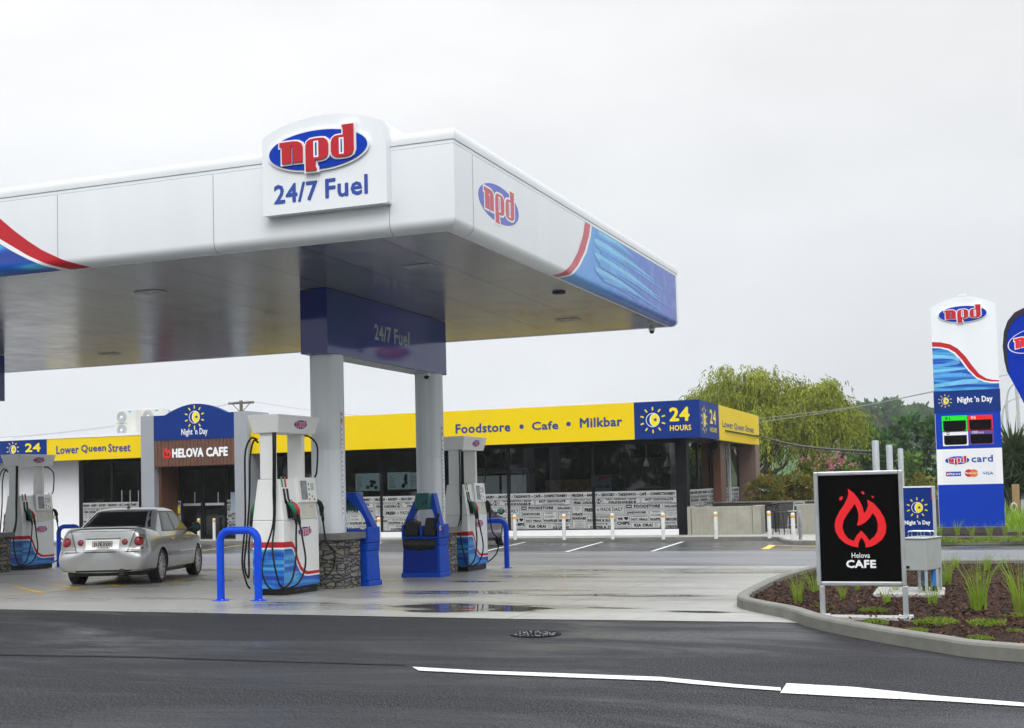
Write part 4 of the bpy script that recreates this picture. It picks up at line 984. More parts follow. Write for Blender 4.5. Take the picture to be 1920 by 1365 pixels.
# fascia panels
fy = wallbox('fascia_panel', xstep, xb24, YF, YF+.18, zfb, zft, 'yellow')
wallbox('fascia_panel', -27.0, xstep, YF, YF+.18, zfb, zlt, 'yellow')
fl = wallbox('fascia_panel', xl24, -31.2, YF, YF+.18, zfb, zlt, 'yellow')
fl24 = wallbox('fascia_panel', -52, xl24, YF, YF+.18, zfb, zlt, 'navy')
fb24 = wallbox('fascia_panel', xb24, XF, YF, YF+.18, zfb, zft, 'navy')
fbs = wallbox('fascia_panel', XF-.18, XF, YF+.18, YB24, zfb, zft, 'navy')
fs2 = wallbox('fascia_panel', XF-.18, XF-.004, YB24, YEND, zfb, zft, 'yellow')
mb = MB(); mb.bx(XF-.2, XF+.002, YEND, YEND+.03, zfb, zft, 'signwhite'); mb.obj('end_trim', fs2)
mb = MB(); mb.bx(XF-.003, XF+.05, YB24+1.2, YEND+.02, zfb+.36, zfb+.40, 'black'); mb.obj('gutter_pipe', fs2)
M['food'] = principled('food_photo', (.16, .05, .03), .5)
def tx(f, s, p0, p1, ytop, ybot, Y, mat, bold, par, w=.004):
    """lettering read off the photo: left/right pixel ends and cap-height rows at the left end"""
    a, b = onY(*p0, Y), onY(*p1, Y); z1 = onY(p0[0], ytop, Y)[1]; z0 = onY(p0[0], ybot, Y)[1]
    mb = MB(); mb.text(f, s, a[0], b[0], z0, z1, w, mat, bold); return mb.obj('lettering', par)
M['fascia_text'] = principled('navy_lettering', (.018, .05, .22), .4)
tx(f, 'Foodstore', (854, 800), (957, 800), 795.5, 813.5, YF, 'fascia_text', .045, fy)
tx(f, 'Cafe', (997, 797), (1047, 797), 791, 807, YF, 'fascia_text', .045, fy)
tx(f, 'Milkbar', (1087, 793), (1167, 793), 784, 802.5, YF, 'fascia_text', .045, fy)
for px, py in ((978, 800), (1066, 795)): a = onY(px, py, YF); mb = MB(); mb.disc(f, a[0], a[1], .085, 0, .004, 'fascia_text'); mb.obj('bullet_dot', fy)
a = onY(1224, 787.5, YF); mb = MB(); sun_logo(mb, f, a[0], a[1], .45); mb.obj('sun_logo', fb24)
tx(f, '24', (1255, 778), (1293, 777), 764, 790.5, YF, 'yellow_paint', .05, fb24); tx(f, 'HOURS', (1256, 800), (1296, 800), 797.5, 808, YF, 'yellow_paint', .03, fb24)
fsd = side(XF)
def txs(s, p0, p1, ytop, ybot, mat, bold, par, X=None):
    X = X or XF; a, b = onX(*p0, X), onX(*p1, X); z1 = onX(p0[0], ytop, X)[1]; z0 = onX(p0[0], ybot, X)[1]
    mb = MB(); mb.text(side(X), s, a[0], b[0], z0, z1, .004, mat, bold); mb.obj('lettering', par)
a = onX(1320.5, 787, XF); mb = MB(); sun_logo(mb, fsd, a[0], a[1], .46, sx=1.1); mb.obj('sun_logo', fbs)
txs('24', (1330.5, 780), (1342, 780), 767, 794, 'yellow_paint', .04, fbs); txs('HOURS', (1331, 803), (1344, 805), 800.5, 809.5, 'yellow_paint', .03, fbs)
txs('Lower Queen Street', (1354.5, 795), (1413, 803), 787.5, 803, 'fascia_text', .035, fs2, XF-.004)
for s_, q0, q1 in (('Lower', 105.5, 148), ('Queen', 152, 199), ('Street', 203, 245)): tx(f, s_, (q0, 843), (q1, 838), 836-(q0-105)*.04, 852-(q0-105)*.04, YF, 'fascia_text', .04, fl)
a = onY(24, 843, YF); mb = MB(); sun_logo(mb, f, a[0], a[1], .33); mb.obj('sun_logo', fl24)
tx(f, '24', (47, 839), (76, 838), 831.5, 848, YF, 'yellow_paint', .05, fl24)
# roof, soffits, capping
wallbox('roof_capping', -52, -31.2, YF-.02, YF+.4, zlt+.002, zlt+.11, 'white_wall'); wallbox('soffit', -52, XF-.2, YF+.18, YG+.1, zfb+.02, zfb+.06, 'soffit_dark')
wallbox('soffit', XG, XF-.19, YG+.1, YEND, zfb+.02, zfb+.06, 'soffit_dark')
mb = MB(); zr = zft-.08; x0, x1, y0, y1 = xstep, XF-.25, YF+.25, 56; rz = 4.85
mb.add([(x0, y0, zr), (x1, y0, zr), (x1, y1, zr), (x0, y1, zr), (x0+5, 48.5, rz), (x1-6.5, 48.5, rz)], [(0, 1, 5, 4), (1, 2, 5), (2, 3, 4, 5), (3, 0, 4)], 'roof_sheet'); mb.obj('roof', shop)
mb = MB(); mb.bx(-52, xstep-.01, YF+.4, 56, zlt-.25, zlt-.12, 'roof_sheet'); mb.obj('flat_roof', shop)
# walls and interior
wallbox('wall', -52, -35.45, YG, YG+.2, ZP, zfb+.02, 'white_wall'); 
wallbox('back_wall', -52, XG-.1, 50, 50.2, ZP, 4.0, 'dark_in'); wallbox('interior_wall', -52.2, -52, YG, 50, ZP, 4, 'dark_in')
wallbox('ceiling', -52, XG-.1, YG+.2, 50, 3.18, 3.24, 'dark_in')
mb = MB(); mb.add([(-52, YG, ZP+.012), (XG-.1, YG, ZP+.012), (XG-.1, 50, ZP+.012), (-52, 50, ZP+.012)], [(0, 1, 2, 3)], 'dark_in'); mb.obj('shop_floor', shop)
wallbox('plinth', -27.1, -9.2, YG-.05, YG+.12, ZP, -.10, 'white_wall')
wallbox('head_beam', -27.1, -9.2, YG-.02, YG+.15, 3.02, zfb+.02, 'black_frame')
# glazing along the front: one window per bay
WX = [-27.0, -24.2, -21.22, -18.9, -15.95, -12.66, -9.55]
def window(x0, x1, z0, z1, Y=YG, par=shop, film=True):
    mb = MB(); w = .06
    mb.bx(x0, x0+w, Y-.03, Y+.05, z0, z1, 'black_frame'); mb.bx(x1-w, x1, Y-.03, Y+.05, z0, z1, 'black_frame'); mb.bx(x0+w, x1-w, Y-.03, Y+.05, z1-w, z1, 'black_frame'); mb.bx(x0+w, x1-w, Y-.03, Y+.05, z0, z0+w*.6, 'black_frame')
    o = mb.obj('window', par)
    mb = MB(); mb.add([(x0+w, Y+.01, z0+.03), (x1-w, Y+.01, z0+.03), (x1-w, Y+.01, z1-w), (x0+w, Y+.01, z1-w)], [(0, 1, 2, 3)], 'glass'); mb.obj('pane', o); return o
for a, b in zip(WX, WX[1:]): window(a, b, -.10, 3.02)
wallbox('corner_post', -9.55, -9.2, YG-.06, YG+.3, ZP, zfb+.02, 'black_frame')
window(-35.42, -33.9, ZP, 3.0); window(-33.9, -32.5, ZP, 3.0); wallbox('post', -32.5, -32.1, YG, YG+.2, ZP, zfb, 'black_frame'); wallbox('jamb', -35.62, -35.42, YG-.02, YG+.2, ZP, zfb, 'black_frame')
for px in (229, 244.5, 260):
    a = onY(px, 934, YG-.06); wallbox('door_handle', a[0]-.015, a[0]+.015, YG-.08, YG-.05, a[1]-.33, a[1]+.33, 'alu')
# printed film on the lower glazing: 4 m repeat
fg = front(YG-.02)
def film_tile(name='window_film'):
    """one repeat of the printed film, local frame 4.0 x 1.35"""
    W_, H_ = 4.0, 1.35; k = W_/840.
    def U(x): return (x-255)*k
    def V(y): return H_-(y-724)*H_/296.
    fr = F((0, 0, 0)); mb = MB(); mb.box((W_/2, H_/2, 0), (W_, H_, .003), 'film', fr); film = mb
    t = MB()
    def box(x0, x1, y0, y1, w=.012):
        a, b, c, d = U(x0)+.012, U(x1)-.012, V(y1)+.012, V(y0)-.012
        for q in (((a+b)/2, d-w/2, b-a, w), ((a+b)/2, c+w/2, b-a, w), (a+w/2, (c+d)/2, w, d-c-2*w), (b-w/2, (c+d)/2, w, d-c-2*w)): t.box((q[0], q[1], .0035), (q[2], q[3], .002), 'film_text', fr)
    def L(s, x0, x1, y0, y1, bold=.05): t.text(fr, s, U(x0), U(x1), V(y1), V(y0), .003, 'film_text', bold*1.5+.012)
    L('MILKBAR ~ BAKERY ~ GROCERY ~ TAKEAWAYS ~ CAFÉ ~ CONFECTIONERY ~', 262, 1088, 732, 762, .03)
    t.box((W_/2, V(772), .0035), (W_, .010, .002), 'film_text', fr)
    box(258, 504, 776, 824); L('KEEP CALM AND EAT', 275, 450, 781, 795, 0); L('FRIED CHICKEN', 275, 450, 799, 818, .05)
    t.disc(fr, U(474), V(800), .085, .0018, .003, 'film_text'); t.disc(fr, U(474), V(800), .055, .0018, .0034, 'film'); t.box((U(474), V(800), .0038), (.03, .12, .001), 'film_text', fr)
    box(504, 802, 776, 824); L('THICK ~ SUPERTHICK ~ DELUXE', 530, 770, 780, 794, .03); L('MILKSHAKES', 553, 742, 800, 819, .05); t.disc(fr, U(757), V(809), .045, .0018, .003, 'film_text')
    box(802, 1092, 776, 824); L('HOT CHOCOLATE', 836, 1052, 783, 803, .05); L('YOUR SWEET INDULGENCE', 862, 1040, 808, 818, 0)
    box(258, 348, 828, 916); L('WRAPS', 264, 342, 890, 909, .05); L('TRY ONE OF', 285, 320, 838, 846, 0); L('OUR FRESH', 280, 325, 852, 860, 0); L('TASTY', 290, 315, 866, 874, 0)
    box(352, 678, 828, 908); L('FRESH', 362, 446, 852, 882, .05); L('☆', 456, 480, 852, 880, .0); L('MADE DAILY', 488, 664, 850, 880, .008)
    t.box((U(515), V(840), .0035), (U(664)-U(362), .008, .002), 'film_text', fr); t.box((U(515), V(893), .0035), (U(664)-U(362), .008, .002), 'film_text', fr)
    box(682, 974, 822, 868); L('FOODSTORE', 748, 952, 832, 858, .05); t.box((U(712), V(845), .0035), (U(734)-U(690), V(832)-V(858), .002), 'film_text', fr); t.box((U(712), V(845), .0045), (U(728)-U(696), V(842)-V(850), .002), 'film', fr)
    box(978, 1092, 822, 868); L('SALADS', 988, 1084, 838, 858, .05); L('SO FRESH', 1000, 1070, 826, 833, 0)
    box(682, 862, 872, 912); L('SANDWICHES', 694, 842, 884, 902, .05)
    box(866, 984, 872, 964); L('WARM', 885, 945, 882, 896, 0); L('GOLDEN', 880, 955, 908, 924, 0); L('WAFFLES', 870, 980, 938, 957, .05)
    box(988, 1092, 872, 964); L("WE'VE GOT", 998, 1070, 880, 890, 0); L('IT WHEN YOU', 995, 1078, 896, 906, 0); L('WANT IT', 1005, 1065, 912, 922, 0); L('GROCERY', 992, 1086, 938, 957, .05)
    box(258, 374, 920, 1018); L('SUNDAES', 264, 368, 926, 944, .05); L('ON MONDAY,', 280, 355, 952, 961, 0); L('TUESDAY,', 288, 348, 968, 977, 0); L('WEDNESDAY,', 278, 358, 983, 992, 0); L('EVERYDAY!', 280, 355, 999, 1008, 0)
    box(378, 606, 912, 966); L('OH SO HEAVENLY', 410, 575, 918, 934, 0); L('MUFFINS & SLICES', 386, 600, 940, 959, .05)
    box(378, 606, 970, 1018); L('HELOVA', 450, 515, 975, 988, 0); L('COFFEE & TEA', 400, 590, 994, 1013, .05); t.disc(fr, U(530), V(981), .03, .0018, .003, 'film_text')
    box(610, 716, 912, 1018); L('WE', 620, 660, 930, 953, .05); L('♥', 670, 704, 926, 954, .0); L('CHIPS', 616, 710, 962, 990, .05); L("WHO DOESN'T?", 620, 705, 1000, 1009, 0)
    box(720, 862, 916, 964); L('YUMMMMMMY', 735, 848, 920, 930, 0); L('HOT MEALS', 728, 852, 938, 956, .05)
    box(720, 914, 968, 1018); L('KIA ORA!', 748, 890, 980, 1006, .05)
    box(918, 1092, 968, 1018); L('I SCREAM FOR', 950, 1065, 974, 988, 0); L('ICE CREAM!', 945, 1074, 994, 1013, .05)
    return film, t
film, lett = film_tile()
fo = film.obj(name := 'window_film', shop); lo2 = lett.obj('lettering', fo)
ZFILM = -.075
def place(o, x, y, rz=0):
    o.matrix_parent_inverse = Matrix.Translation(-WORLD_ROOT[shop.name]); o.location = (x, y, ZFILM); o.rotation_euler = (0, 0, rz)
place(fo, -13.52, YG-.026)
def film_copy(x, y, rz=0, sx=1.):
    c = fo.copy(); COL.objects.link(c); l = lo2.copy(); COL.objects.link(l); c.parent = shop; l.parent = c; place(c, x, y, rz); c.scale = (sx, 1, 1); return c
for x in (-17.53, -21.54): film_copy(x, YG-.026)
film_copy(-25.55, YG-.026); film_copy(-35.4, YG-.034, 0, .72)
# side glazing above the low wall
SY = [YG+.3, 44.6, 47.0, 50.2, 53.2]
for a, b in zip(SY, SY[1:]):
    mb = MB(); w = .10
    mb.bx(XG-.06, XG+.02, a, a+w, ZP, zfb+.02, 'black_frame'); mb.bx(XG-.06, XG+.02, b-w, b, ZP, zfb+.02, 'black_frame'); mb.bx(XG-.06, XG+.02, a+w, b-w, 3.0, zfb+.02, 'black_frame'); o = mb.obj('window', shop)
    mb = MB(); mb.add([(XG-.02, a+w, ZP), (XG-.02, b-w, ZP), (XG-.02, b-w, 3.0), (XG-.02, a+w, 3.0)], [(0, 1, 2, 3)], 'glass'); mb.obj('pane', o)
film_copy(XG+.03, SY[0]+.02, math.pi/2, 1.25); film_copy(XG+.03, SY[0]+5.1, math.pi/2, 1.25)
wallbox('timber_post', XG+.05, XG+.35, 47.2, 48.3, ZP, zfb+.02, 'timber'); wallbox('steel_post', XG+.05, XG+.15, 50.3, 50.45, ZP, zfb+.02, 'galv')
wallbox('column', XG+.0, XG+.75, 53.2, 54.3, ZP, zfb+.02, 'brown_col'); wallbox('back_corner', XG-.1, XG+.5, 54.9, 55.4, ZP, zfb+.02, 'black_frame')
mb = MB(); mb.lathe((XG+.35, 46.2, 2.9), [(.16, -.2), (.18, 0), (.12, .2)], 'black_frame', 14, 'y'); mb.obj('wall_speaker', shop)
# inside the shop
for px0, px1, py0, py1 in ((667, 710, 887, 921), (727, 766, 885, 918), (768, 800, 885, 917)):
    a, b = onY(px0, py1, 48.5), onY(px1, py0, 48.5); s = wallbox('menu_screen', a[0], b[0], 48.5, 48.6, a[1], b[1], 'screen'); rr = random.Random(px0)
    mb = MB(); W_, H_ = b[0]-a[0], b[1]-a[1]
    for i in range(6): mb.bx(a[0]+.08*W_, a[0]+(.2+.2*rr.random())*W_, 48.49, 48.498, a[1]+H_*(.1+.13*i), a[1]+H_*(.13+.13*i), 'film_text')
    for i in range(5): x = a[0]+W_*(.5+.4*rr.random()); z = a[1]+H_*(.15+.65*rr.random()); mb.disc(front(48.49), x, z, .09, 0, .004, 'food' if rr.random() < .5 else 'dark_in', 12)
    mb.obj('menu_print', s)
for px0, px1, py0, py1 in ((1113, 1146, 891, 942),):
    a, b = onY(px0, py1, 44.4), onY(px1, py0, 44.4); s = wallbox('hanging_poster', a[0], b[0], 44.4, 44.42, a[1], b[1], 'poster')
    mb = MB(); f4 = front(44.4); mb.poly(f4, [(a[0]+.2, b[1]-.18), (b[0], b[1]-.10), (b[0], b[1]-.02), (a[0]+.25, b[1]-.02)], 0, .004, 'card_red')
    mb.text(f4, 'FISH & CHIPS', a[0]+.06, b[0]-.04, b[1]-.48, b[1]-.36, .004, 'film_text', .03); mb.obj('lettering', s)
for px, py in ((1077, 842), (1100, 844), (1141, 839.5), (1162, 841.5), (1207, 837), (1226, 839)):
    a = onY(px, py, 45.0); mb = MB(); mb.lathe((onY(px, py, 45.0)[0], 45.0, 3.176), [(.11, 0), (.11, -.02), (0, -.02)], 'lamp', 14); mb.obj('downlight', shop)
for px in (1212, 1251):
    a = onY(px, 868, 45.6); mb = MB(); mb.tube([(a[0], 45.6, 3.18), (a[0], 45.6, a[1]+.18)], .012, 'alu', 6); mb.lathe((a[0], 45.6, a[1]-.14), [(.13, 0), (.13, .02), (.10, .16), (.04, .26), (.04, .32)], 'glass_lite', 14); mb.obj('pendant_lamp', shop, smooth=True)
a = onY(1265, 850, 46.0); wallbox('interior_column', a[0]-.2, a[0]+.15, 46, 46.3, ZP, 3.17, 'galv')
M['fridge_light'] = principled('lit_fridge', (.2, .22, .23), .4, emit=(.55, .66, .70), estr=.16); M['shelf_goods'] = varied('shelf_goods', (.22, .15, .10), .5, .6, 5)
a = onY(940, 892, 47); fg_ = wallbox('fridge', a[0]-1.3, a[0]+1.2, 47, 47.6, ZP, 2.35, 'black_frame')
mb = MB(); mb.bx(a[0]-1.15, a[0]-.1, 46.985, 46.998, .75, 2.0, 'fridge_light'); mb.bx(a[0]+.02, a[0]+1.08, 46.985, 46.998, .75, 2.0, 'fridge_light'); mb.bx(a[0]-1.3, a[0]+1.2, 46.985, 46.998, 2.08, 2.3, 'galv'); mb.obj('fridge_pane', fg_)
wallbox('shelf_unit', -15.6, -13.6, 45.8, 46.3, ZP, 1.75, 'shelf_goods'); wallbox('wall_panel', -13.4, -10.2, 49.5, 49.95, ZP, 2.6, 'wall_lit'); wallbox('wall_panel', -40, -31, 49.5, 49.95, ZP, 2.7, 'wall_lit')
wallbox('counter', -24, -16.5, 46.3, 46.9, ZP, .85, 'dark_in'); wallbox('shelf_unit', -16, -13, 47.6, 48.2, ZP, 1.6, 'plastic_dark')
# entrance tower
ft = front(YT)
txl, txi, txj, txr = onY(264.3, 850, YT)[0], onY(288.5, 850, YT)[0], onY(439.5, 850, YT)[0], onY(464.5, 850, YT)[0]
zct = onY(277, 780, YT)[1]; zpb = onY(364, 823.5, YT)[1]; zab = onY(364, 776, YT)[1]; zat = onY(365, 757, YT)[1]; ztb = onY(364, 873, YT)[1]
wallbox('pier', txl, txi, YT, YG+.3, ZP, zct, 'grey_render'); wallbox('pier', txj, txr, YT, YG+.3, ZP, zct, 'grey_render')
ax0, ax1 = onY(309, 776, YT)[0], onY(424, 772, YT)[0]
pts = [(txi, zpb), (txj, zpb), (txj, zab)]+[(ax1-(ax1-ax0)*i/18, zab+(zat-zab)*math.sin(math.pi*i/18)**.9) for i in range(0, 19)]+[(txi, zab)]
mb = MB(); mb.poly(ft, pts, -.25, -.004, 'navy', back=True); bp = mb.obj('sign_panel', shop)
f_ = front(YT+.004); a = onY(364.5, 782, YT); mb = MB(); sun_logo(mb, f_, a[0], a[1], .46); mb.obj('sun_logo', bp)
mb = MB(); p0, p1 = onY(340, 812, YT), onY(389, 811, YT); mb.text(f_, "Night ’n Day", p0[0], p1[0], p0[1]-.16, p0[1]+.17, .004, 'signwhite', .016); mb.obj('lettering', bp)
mb = MB(); k = 22
for i in range(k):
    x0 = txi+(txj-txi)*i/k; x1 = txi+(txj-txi)*(i+1)/k; mb.bx(x0+.008, x1-.008, YT+.02, YT+.06, ztb, zpb, 'timber')
mb.bx(txi, txj, YT+.06, YT+.3, ztb, zpb, 'soffit_dark'); tm = mb.obj('timber_cladding', shop)
f_ = front(YT+.02); p0, p1 = onY(323, 850, YT), onY(427.5, 847, YT)
for s_, q0, q1 in (('HELOVA', 323, 382), ('CAFE', 386.5, 427.5)): mb = MB(); mb.text(f_, s_, onY(q0, 850, YT)[0], onY(q1, 847, YT)[0], p0[1]-.19, p0[1]+.19, .03, 'signwhite', .06); mb.obj('lettering', tm)
p0 = onY(313, 849.5, YT); mb = MB(); flame(mb, f_, p0[0], p0[1], .46, 0, .03, 'flame_red', sparks=False); mb.obj('flame_logo', tm)
# entrance doors, set back
YD = 42.75
wallbox('timber_return', txi, txi+.12, YT+.3, YD, ZP, ztb+.02, 'timber'); wallbox('lintel', txi, txj, YT+.3, YD+.3, ztb+.001, ztb+.1, 'soffit_dark')
def door(px0, px1, name, parent=shop):
    x0, x1 = onY(px0, 940, YD)[0], onY(px1, 940, YD)[0]; z1 = ztb; mb = MB(); w = .09
    mb.bx(x0, x0+w, YD-.03, YD+.05, ZP, z1, 'black_frame'); mb.bx(x1-w, x1, YD-.03, YD+.05, ZP, z1, 'black_frame'); mb.bx(x0+w, x1-w, YD-.03, YD+.05, z1-.12, z1, 'black_frame'); mb.bx(x0+w, x1-w, YD-.03, YD+.05, ZP, ZP+.12, 'black_frame')
    o = mb.obj(name, shop); mb = MB(); mb.add([(x0+w, YD, ZP+.1), (x1-w, YD, ZP+.1), (x1-w, YD, z1-.1), (x0+w, YD, z1-.1)], [(0, 1, 2, 3)], 'glass'); mb.obj('pane', o); return o, x0, x1
door(304, 340, 'window')
for a, b, hx in ((341, 381, 367), (382, 425, 411)):
    o, x0, x1 = door(a, b, 'door'); z = onY(362, 946, YD)[1]; mb = MB(); mb.bx(x0+.1, x1-.1, YD-.04, YD-.01, z-.05, z+.05, 'alu'); mb.obj('push_bar', o)
    h = onY(hx, 933, YD); mb = MB(); mb.bx(h[0]-.015, h[0]+.015, YD-.08, YD-.05, h[1]-.22, h[1]+.22, 'alu'); mb.obj('handle', o)
door(426, 446, 'window')
h = onY(317, 932, YD); wallbox('door_handle', h[0]-.018, h[0]+.018, YD-.09, YD-.06, h[1]-.38, h[1]+.38, 'signwhite')
c = film_copy(onY(305, 960, YD)[0], YD-.045, 0, .235); c = film_copy(onY(427, 960, YD)[0], YD-.045, 0, .12)
a = onY(311, 945, YD); s = wallbox('door_sticker', a[0]-.13, a[0]+.13, YD-.062, YD-.055, a[1]-.3, a[1]+.18, 'signwhite'); mb = MB(); mb.bx(a[0]-.1, a[0]+.1, YD-.067, YD-.063, a[1]-.02, a[1]+.15, 'card_red'); mb.obj('sticker_print', s)
a = onY(335, 956, YD); wallbox('door_sticker', a[0]-.1, a[0]+.1, YD-.066, YD-.060, a[1]-.14, a[1]+.14, 'yellow_paint')
a = onY(439, 942, YD); wallbox('window_poster', a[0]-.12, a[0]+.1, YD-.066, YD-.060, a[1]-.42, a[1]+.42, 'poster')

# rooftop units
def condenser(name, label, px0, px1, py0, py1, Y, fans):
    a, b = onY(px0, py1, Y), onY(px1, py0, Y); t = thing('air_conditioner', label, 'air conditioner', ((a[0]+b[0])/2, Y, a[1]), 'air conditioners on the shop roof')
    mb = MB(); mb.bx(a[0], b[0], Y, Y+.4, a[1]-.6, b[1], 'cream_white'); c = mb.obj('casing', t, bevel=.015); fr = front(Y); r_ = (b[0]-a[0])*.235
    for u, v in fans:
        x, z = a[0]+(b[0]-a[0])*u, a[1]+(b[1]-a[1])*v; mb = MB(); mb.poly(fr, [(x-r_-.04, z-r_-.04), (x+r_+.04, z-r_-.04), (x+r_+.04, z+r_+.04), (x-r_-.04, z+r_+.04)], 0, .006, 'cream_white')
        for q in range(5): mb.poly(fr, [[(x+(r_*(1-q*.17))*math.cos(g*.26), z+(r_*(1-q*.17))*math.sin(g*.26)) for g in range(24)], [(x+(r_*(1-q*.17)-.025)*math.cos(g*.26), z+(r_*(1-q*.17)-.025)*math.sin(g*.26)) for g in range(24)]], .006, .02, 'galv')
        mb.disc(fr, x, z, r_*.22, .006, .03, 'signwhite'); mb.obj('fan_grille', t)
    mb = MB(); x, z = a[0]+(b[0]-a[0])*.70, b[1]-.12; mb.poly(fr, [(x-.06, z), (x+.07, z), (x+.1, z+.06), (x-.03, z+.07)], 0, .004, 'logo_blue'); mb.obj('badge', t)
M['cream_white'] = varied('unit_casing', (.60, .60, .56), .45, .05, 2); M['logo_blue'] = principled('badge_blue', (.05, .40, .62), .4)
condenser('air_conditioner', 'tall cream twin fan air conditioner above the yellow street name fascia', 216.5, 254, 767.5, 811, 43.2, ((.32, .68), (.32, .10)))
condenser('air_conditioner', 'low cream single fan air conditioner half hidden by the grey entrance pier', 265, 305, 765, 781, 44.0, ((.32, .02),))
condenser('air_conditioner', 'small cream air conditioner behind the blue entrance dome', 303, 322, 767, 781, 44.6, ())

# bollards along the pavement
bol = None
def bollard_part(t, h=.86):
    mb = MB(); mb.lathe((0, 0, 0), [(.062, -.02), (.062, h-.04), (.058, h-.015), (.04, h), (0, h+.003)], 'bollard', 14); mb.obj('tube', t, smooth=True, auto=50)
    mb = MB(); mb.lathe((0, 0, 0), [(.0632, h-.15), (.0655, h-.145), (.0655, h-.075), (.0632, h-.07)], 'orange', 14); mb.obj('reflector', t, smooth=True, auto=50)
BL = [(711, 1015, 'white bollard seen in the gap between the two blue service bins'), (966, 1011, 'white bollard nearest the purple car, in front of the shop'), (1058, 1011, 'white bollard standing in front of the muffins print'), (1149, 1010, 'white bollard standing in front of the chips print'),
      (1244, 1010, 'white bollard by the end of the printed shop window'), (1343, 1009, 'white bollard in front of the long low concrete wall'), (1443, 1008, 'white bollard beside the black cafe chairs'), (1488, 1015, 'white bollard nearest the kerb corner by the cafe sign'),
      (373, 1012, 'white bollard before the shop doors, nearer the silver car'), (402, 1012, 'white bollard before the shop doors, nearer the blue hoop')]
for i, (px, py, lab) in enumerate(BL):
    x, y = onZ(px, py, ZP)
    if bol is None:
        bol = thing('bollard', lab, 'bollard', (0, 0, 0), 'white bollards along the shop pavement', world=False); bollard_part(bol); bol.location = (x, y, ZP)
    else: dup(bol, (x, y, ZP), lab)
x, y = onZ(1501, 1012, ZP); mb = MB(); mb.lathe((x, y, ZP), [(.055, 0), (.055, .85), (.05, .88), (0, .89)], 'stainless', 14); tag(mb.obj('bollard', smooth=True, auto=50), 'plain steel bollard without orange band beside the concrete wall end', 'bollard')

# low concrete walls and the terrace
def lowwall(label, x0, x1, y0, y1, z1):
    t = thing('concrete_wall', label, 'wall', ((x0+x1)/2, y0, ZP)); mb = MB(); mb.bx(x0, x1, y0, y1, ZP-.02, z1, 'low_wall'); mb.obj('panel', t, bevel=.012); return t
zw = onY(1340, 950, 42.3)[1]
t = lowwall('long low concrete wall under the brown column at the shop corner', onY(1297, 1000, 42.3)[0], onY(1412, 1000, 42.3)[0], 42.3, 42.5, zw)
for x0, x1 in ((onY(1290, 1000, 42.3)[0], onY(1296.5, 1000, 42.3)[0]), (onY(1412.6, 1000, 42.3)[0], onY(1428, 1000, 42.3)[0])):
    mb = MB(); mb.bx(x0, x1, 42.26, 43.2, ZP-.02, zw+.012, 'low_wall'); mb.obj('end_panel', t, bevel=.01)
lowwall('short low concrete wall half hidden behind the cafe sign', onY(1495, 1000, 42.0)[0], -2.2, 42.0, 42.22, onY(1500, 945, 42.0)[1])
mb = MB(); z = onY(1460, 939, 47)[1]; mb.bx(-9.2, 1.0, 47, 47.25, ZP, z-.05, 'dark_stone'); mb.bx(-9.2, 1.0, 46.95, 47.3, z-.05, z, 'kerb')
tag(mb.obj('retaining_wall'), 'dark retaining wall with a pale cap behind the cafe chairs', 'wall')
M['chair_black'] = principled('black_chair_metal', (.012, .012, .013), .4)
def chair(label, x, y, rz, mat='chair_black'):
    t = thing('cafe_chair', label, 'chair', (0, 0, 0), 'cafe chairs on the terrace', world=False)
    mb = MB(); mb.bx(-.21, .21, -.2, .2, .74, .77, mat); mb.obj('seat', t, bevel=.01)
    for sx_ in (-1, 1):
        for sy in (-1, 1): mb = MB(); mb.tube([(sx_*.18, sy*.17, .74), (sx_*.22, sy*.22, 0)], .014, mat, 6); mb.obj('leg', t)
    mb = MB(); mb.tube(smooth_path([(-.2, .19, .75), (-.2, .24, 1.0), (-.17, .25, 1.05), (.17, .25, 1.05), (.2, .24, 1.0), (.2, .19, .75)], 4), .015, mat, 6); mb.bx(-.17, .17, .235, .255, .92, 1.0, mat); mb.obj('backrest', t)
    mb = MB(); mb.tube([(-.2, -.2, .28), (.2, -.2, .28)], .01, mat, 6); mb.obj('footrest', t); t.location = (x, y, ZP); t.rotation_euler = (0, 0, rz); return t
c0 = onZ(1466, 1002, ZP); chair('tall black metal chair showing its side at the cafe terrace', c0[0], c0[1], 1.2); c1 = onZ(1487, 1001, ZP)
chair('tall chair with a pale back behind the black terrace chair', c1[0], c1[1]+.9, -.4, 'galv'); chair('dark chair beside the end of the long concrete wall', onZ(1442, 1001, ZP)[0], 44.3, 2.6)
t = thing('cafe_table', 'dark high cafe table between the terrace chairs', 'table', (onY(1480, 950, 44)[0], 44.1, ZP))
x, y = onY(1480, 950, 44)[0], 44.1; mb = MB(); mb.bx(x-.55, x+.55, y-.35, y+.35, ZP+1.02, ZP+1.06, 'chair_black'); mb.obj('tabletop', t, bevel=.01)
for sx_ in (-1, 1):
    for sy in (-1, 1): mb = MB(); mb.tube([(x+sx_*.45, y+sy*.28, ZP+1.02), (x+sx_*.48, y+sy*.3, ZP)], .02, 'chair_black', 6); mb.obj('leg', t)
mb = MB(); x = onY(1424, 970, 43.6)[0]; mb.bx(x-.2, x+.2, 43.5, 43.9, ZP, ZP+.9, 'black_frame'); mb.bx(x-.22, x+.22, 43.48, 43.92, ZP+.9, ZP+.95, 'black_frame'); tag(mb.obj('terrace_bin', bevel=.01), 'dark box shaped bin right behind the long concrete wall', 'bin')

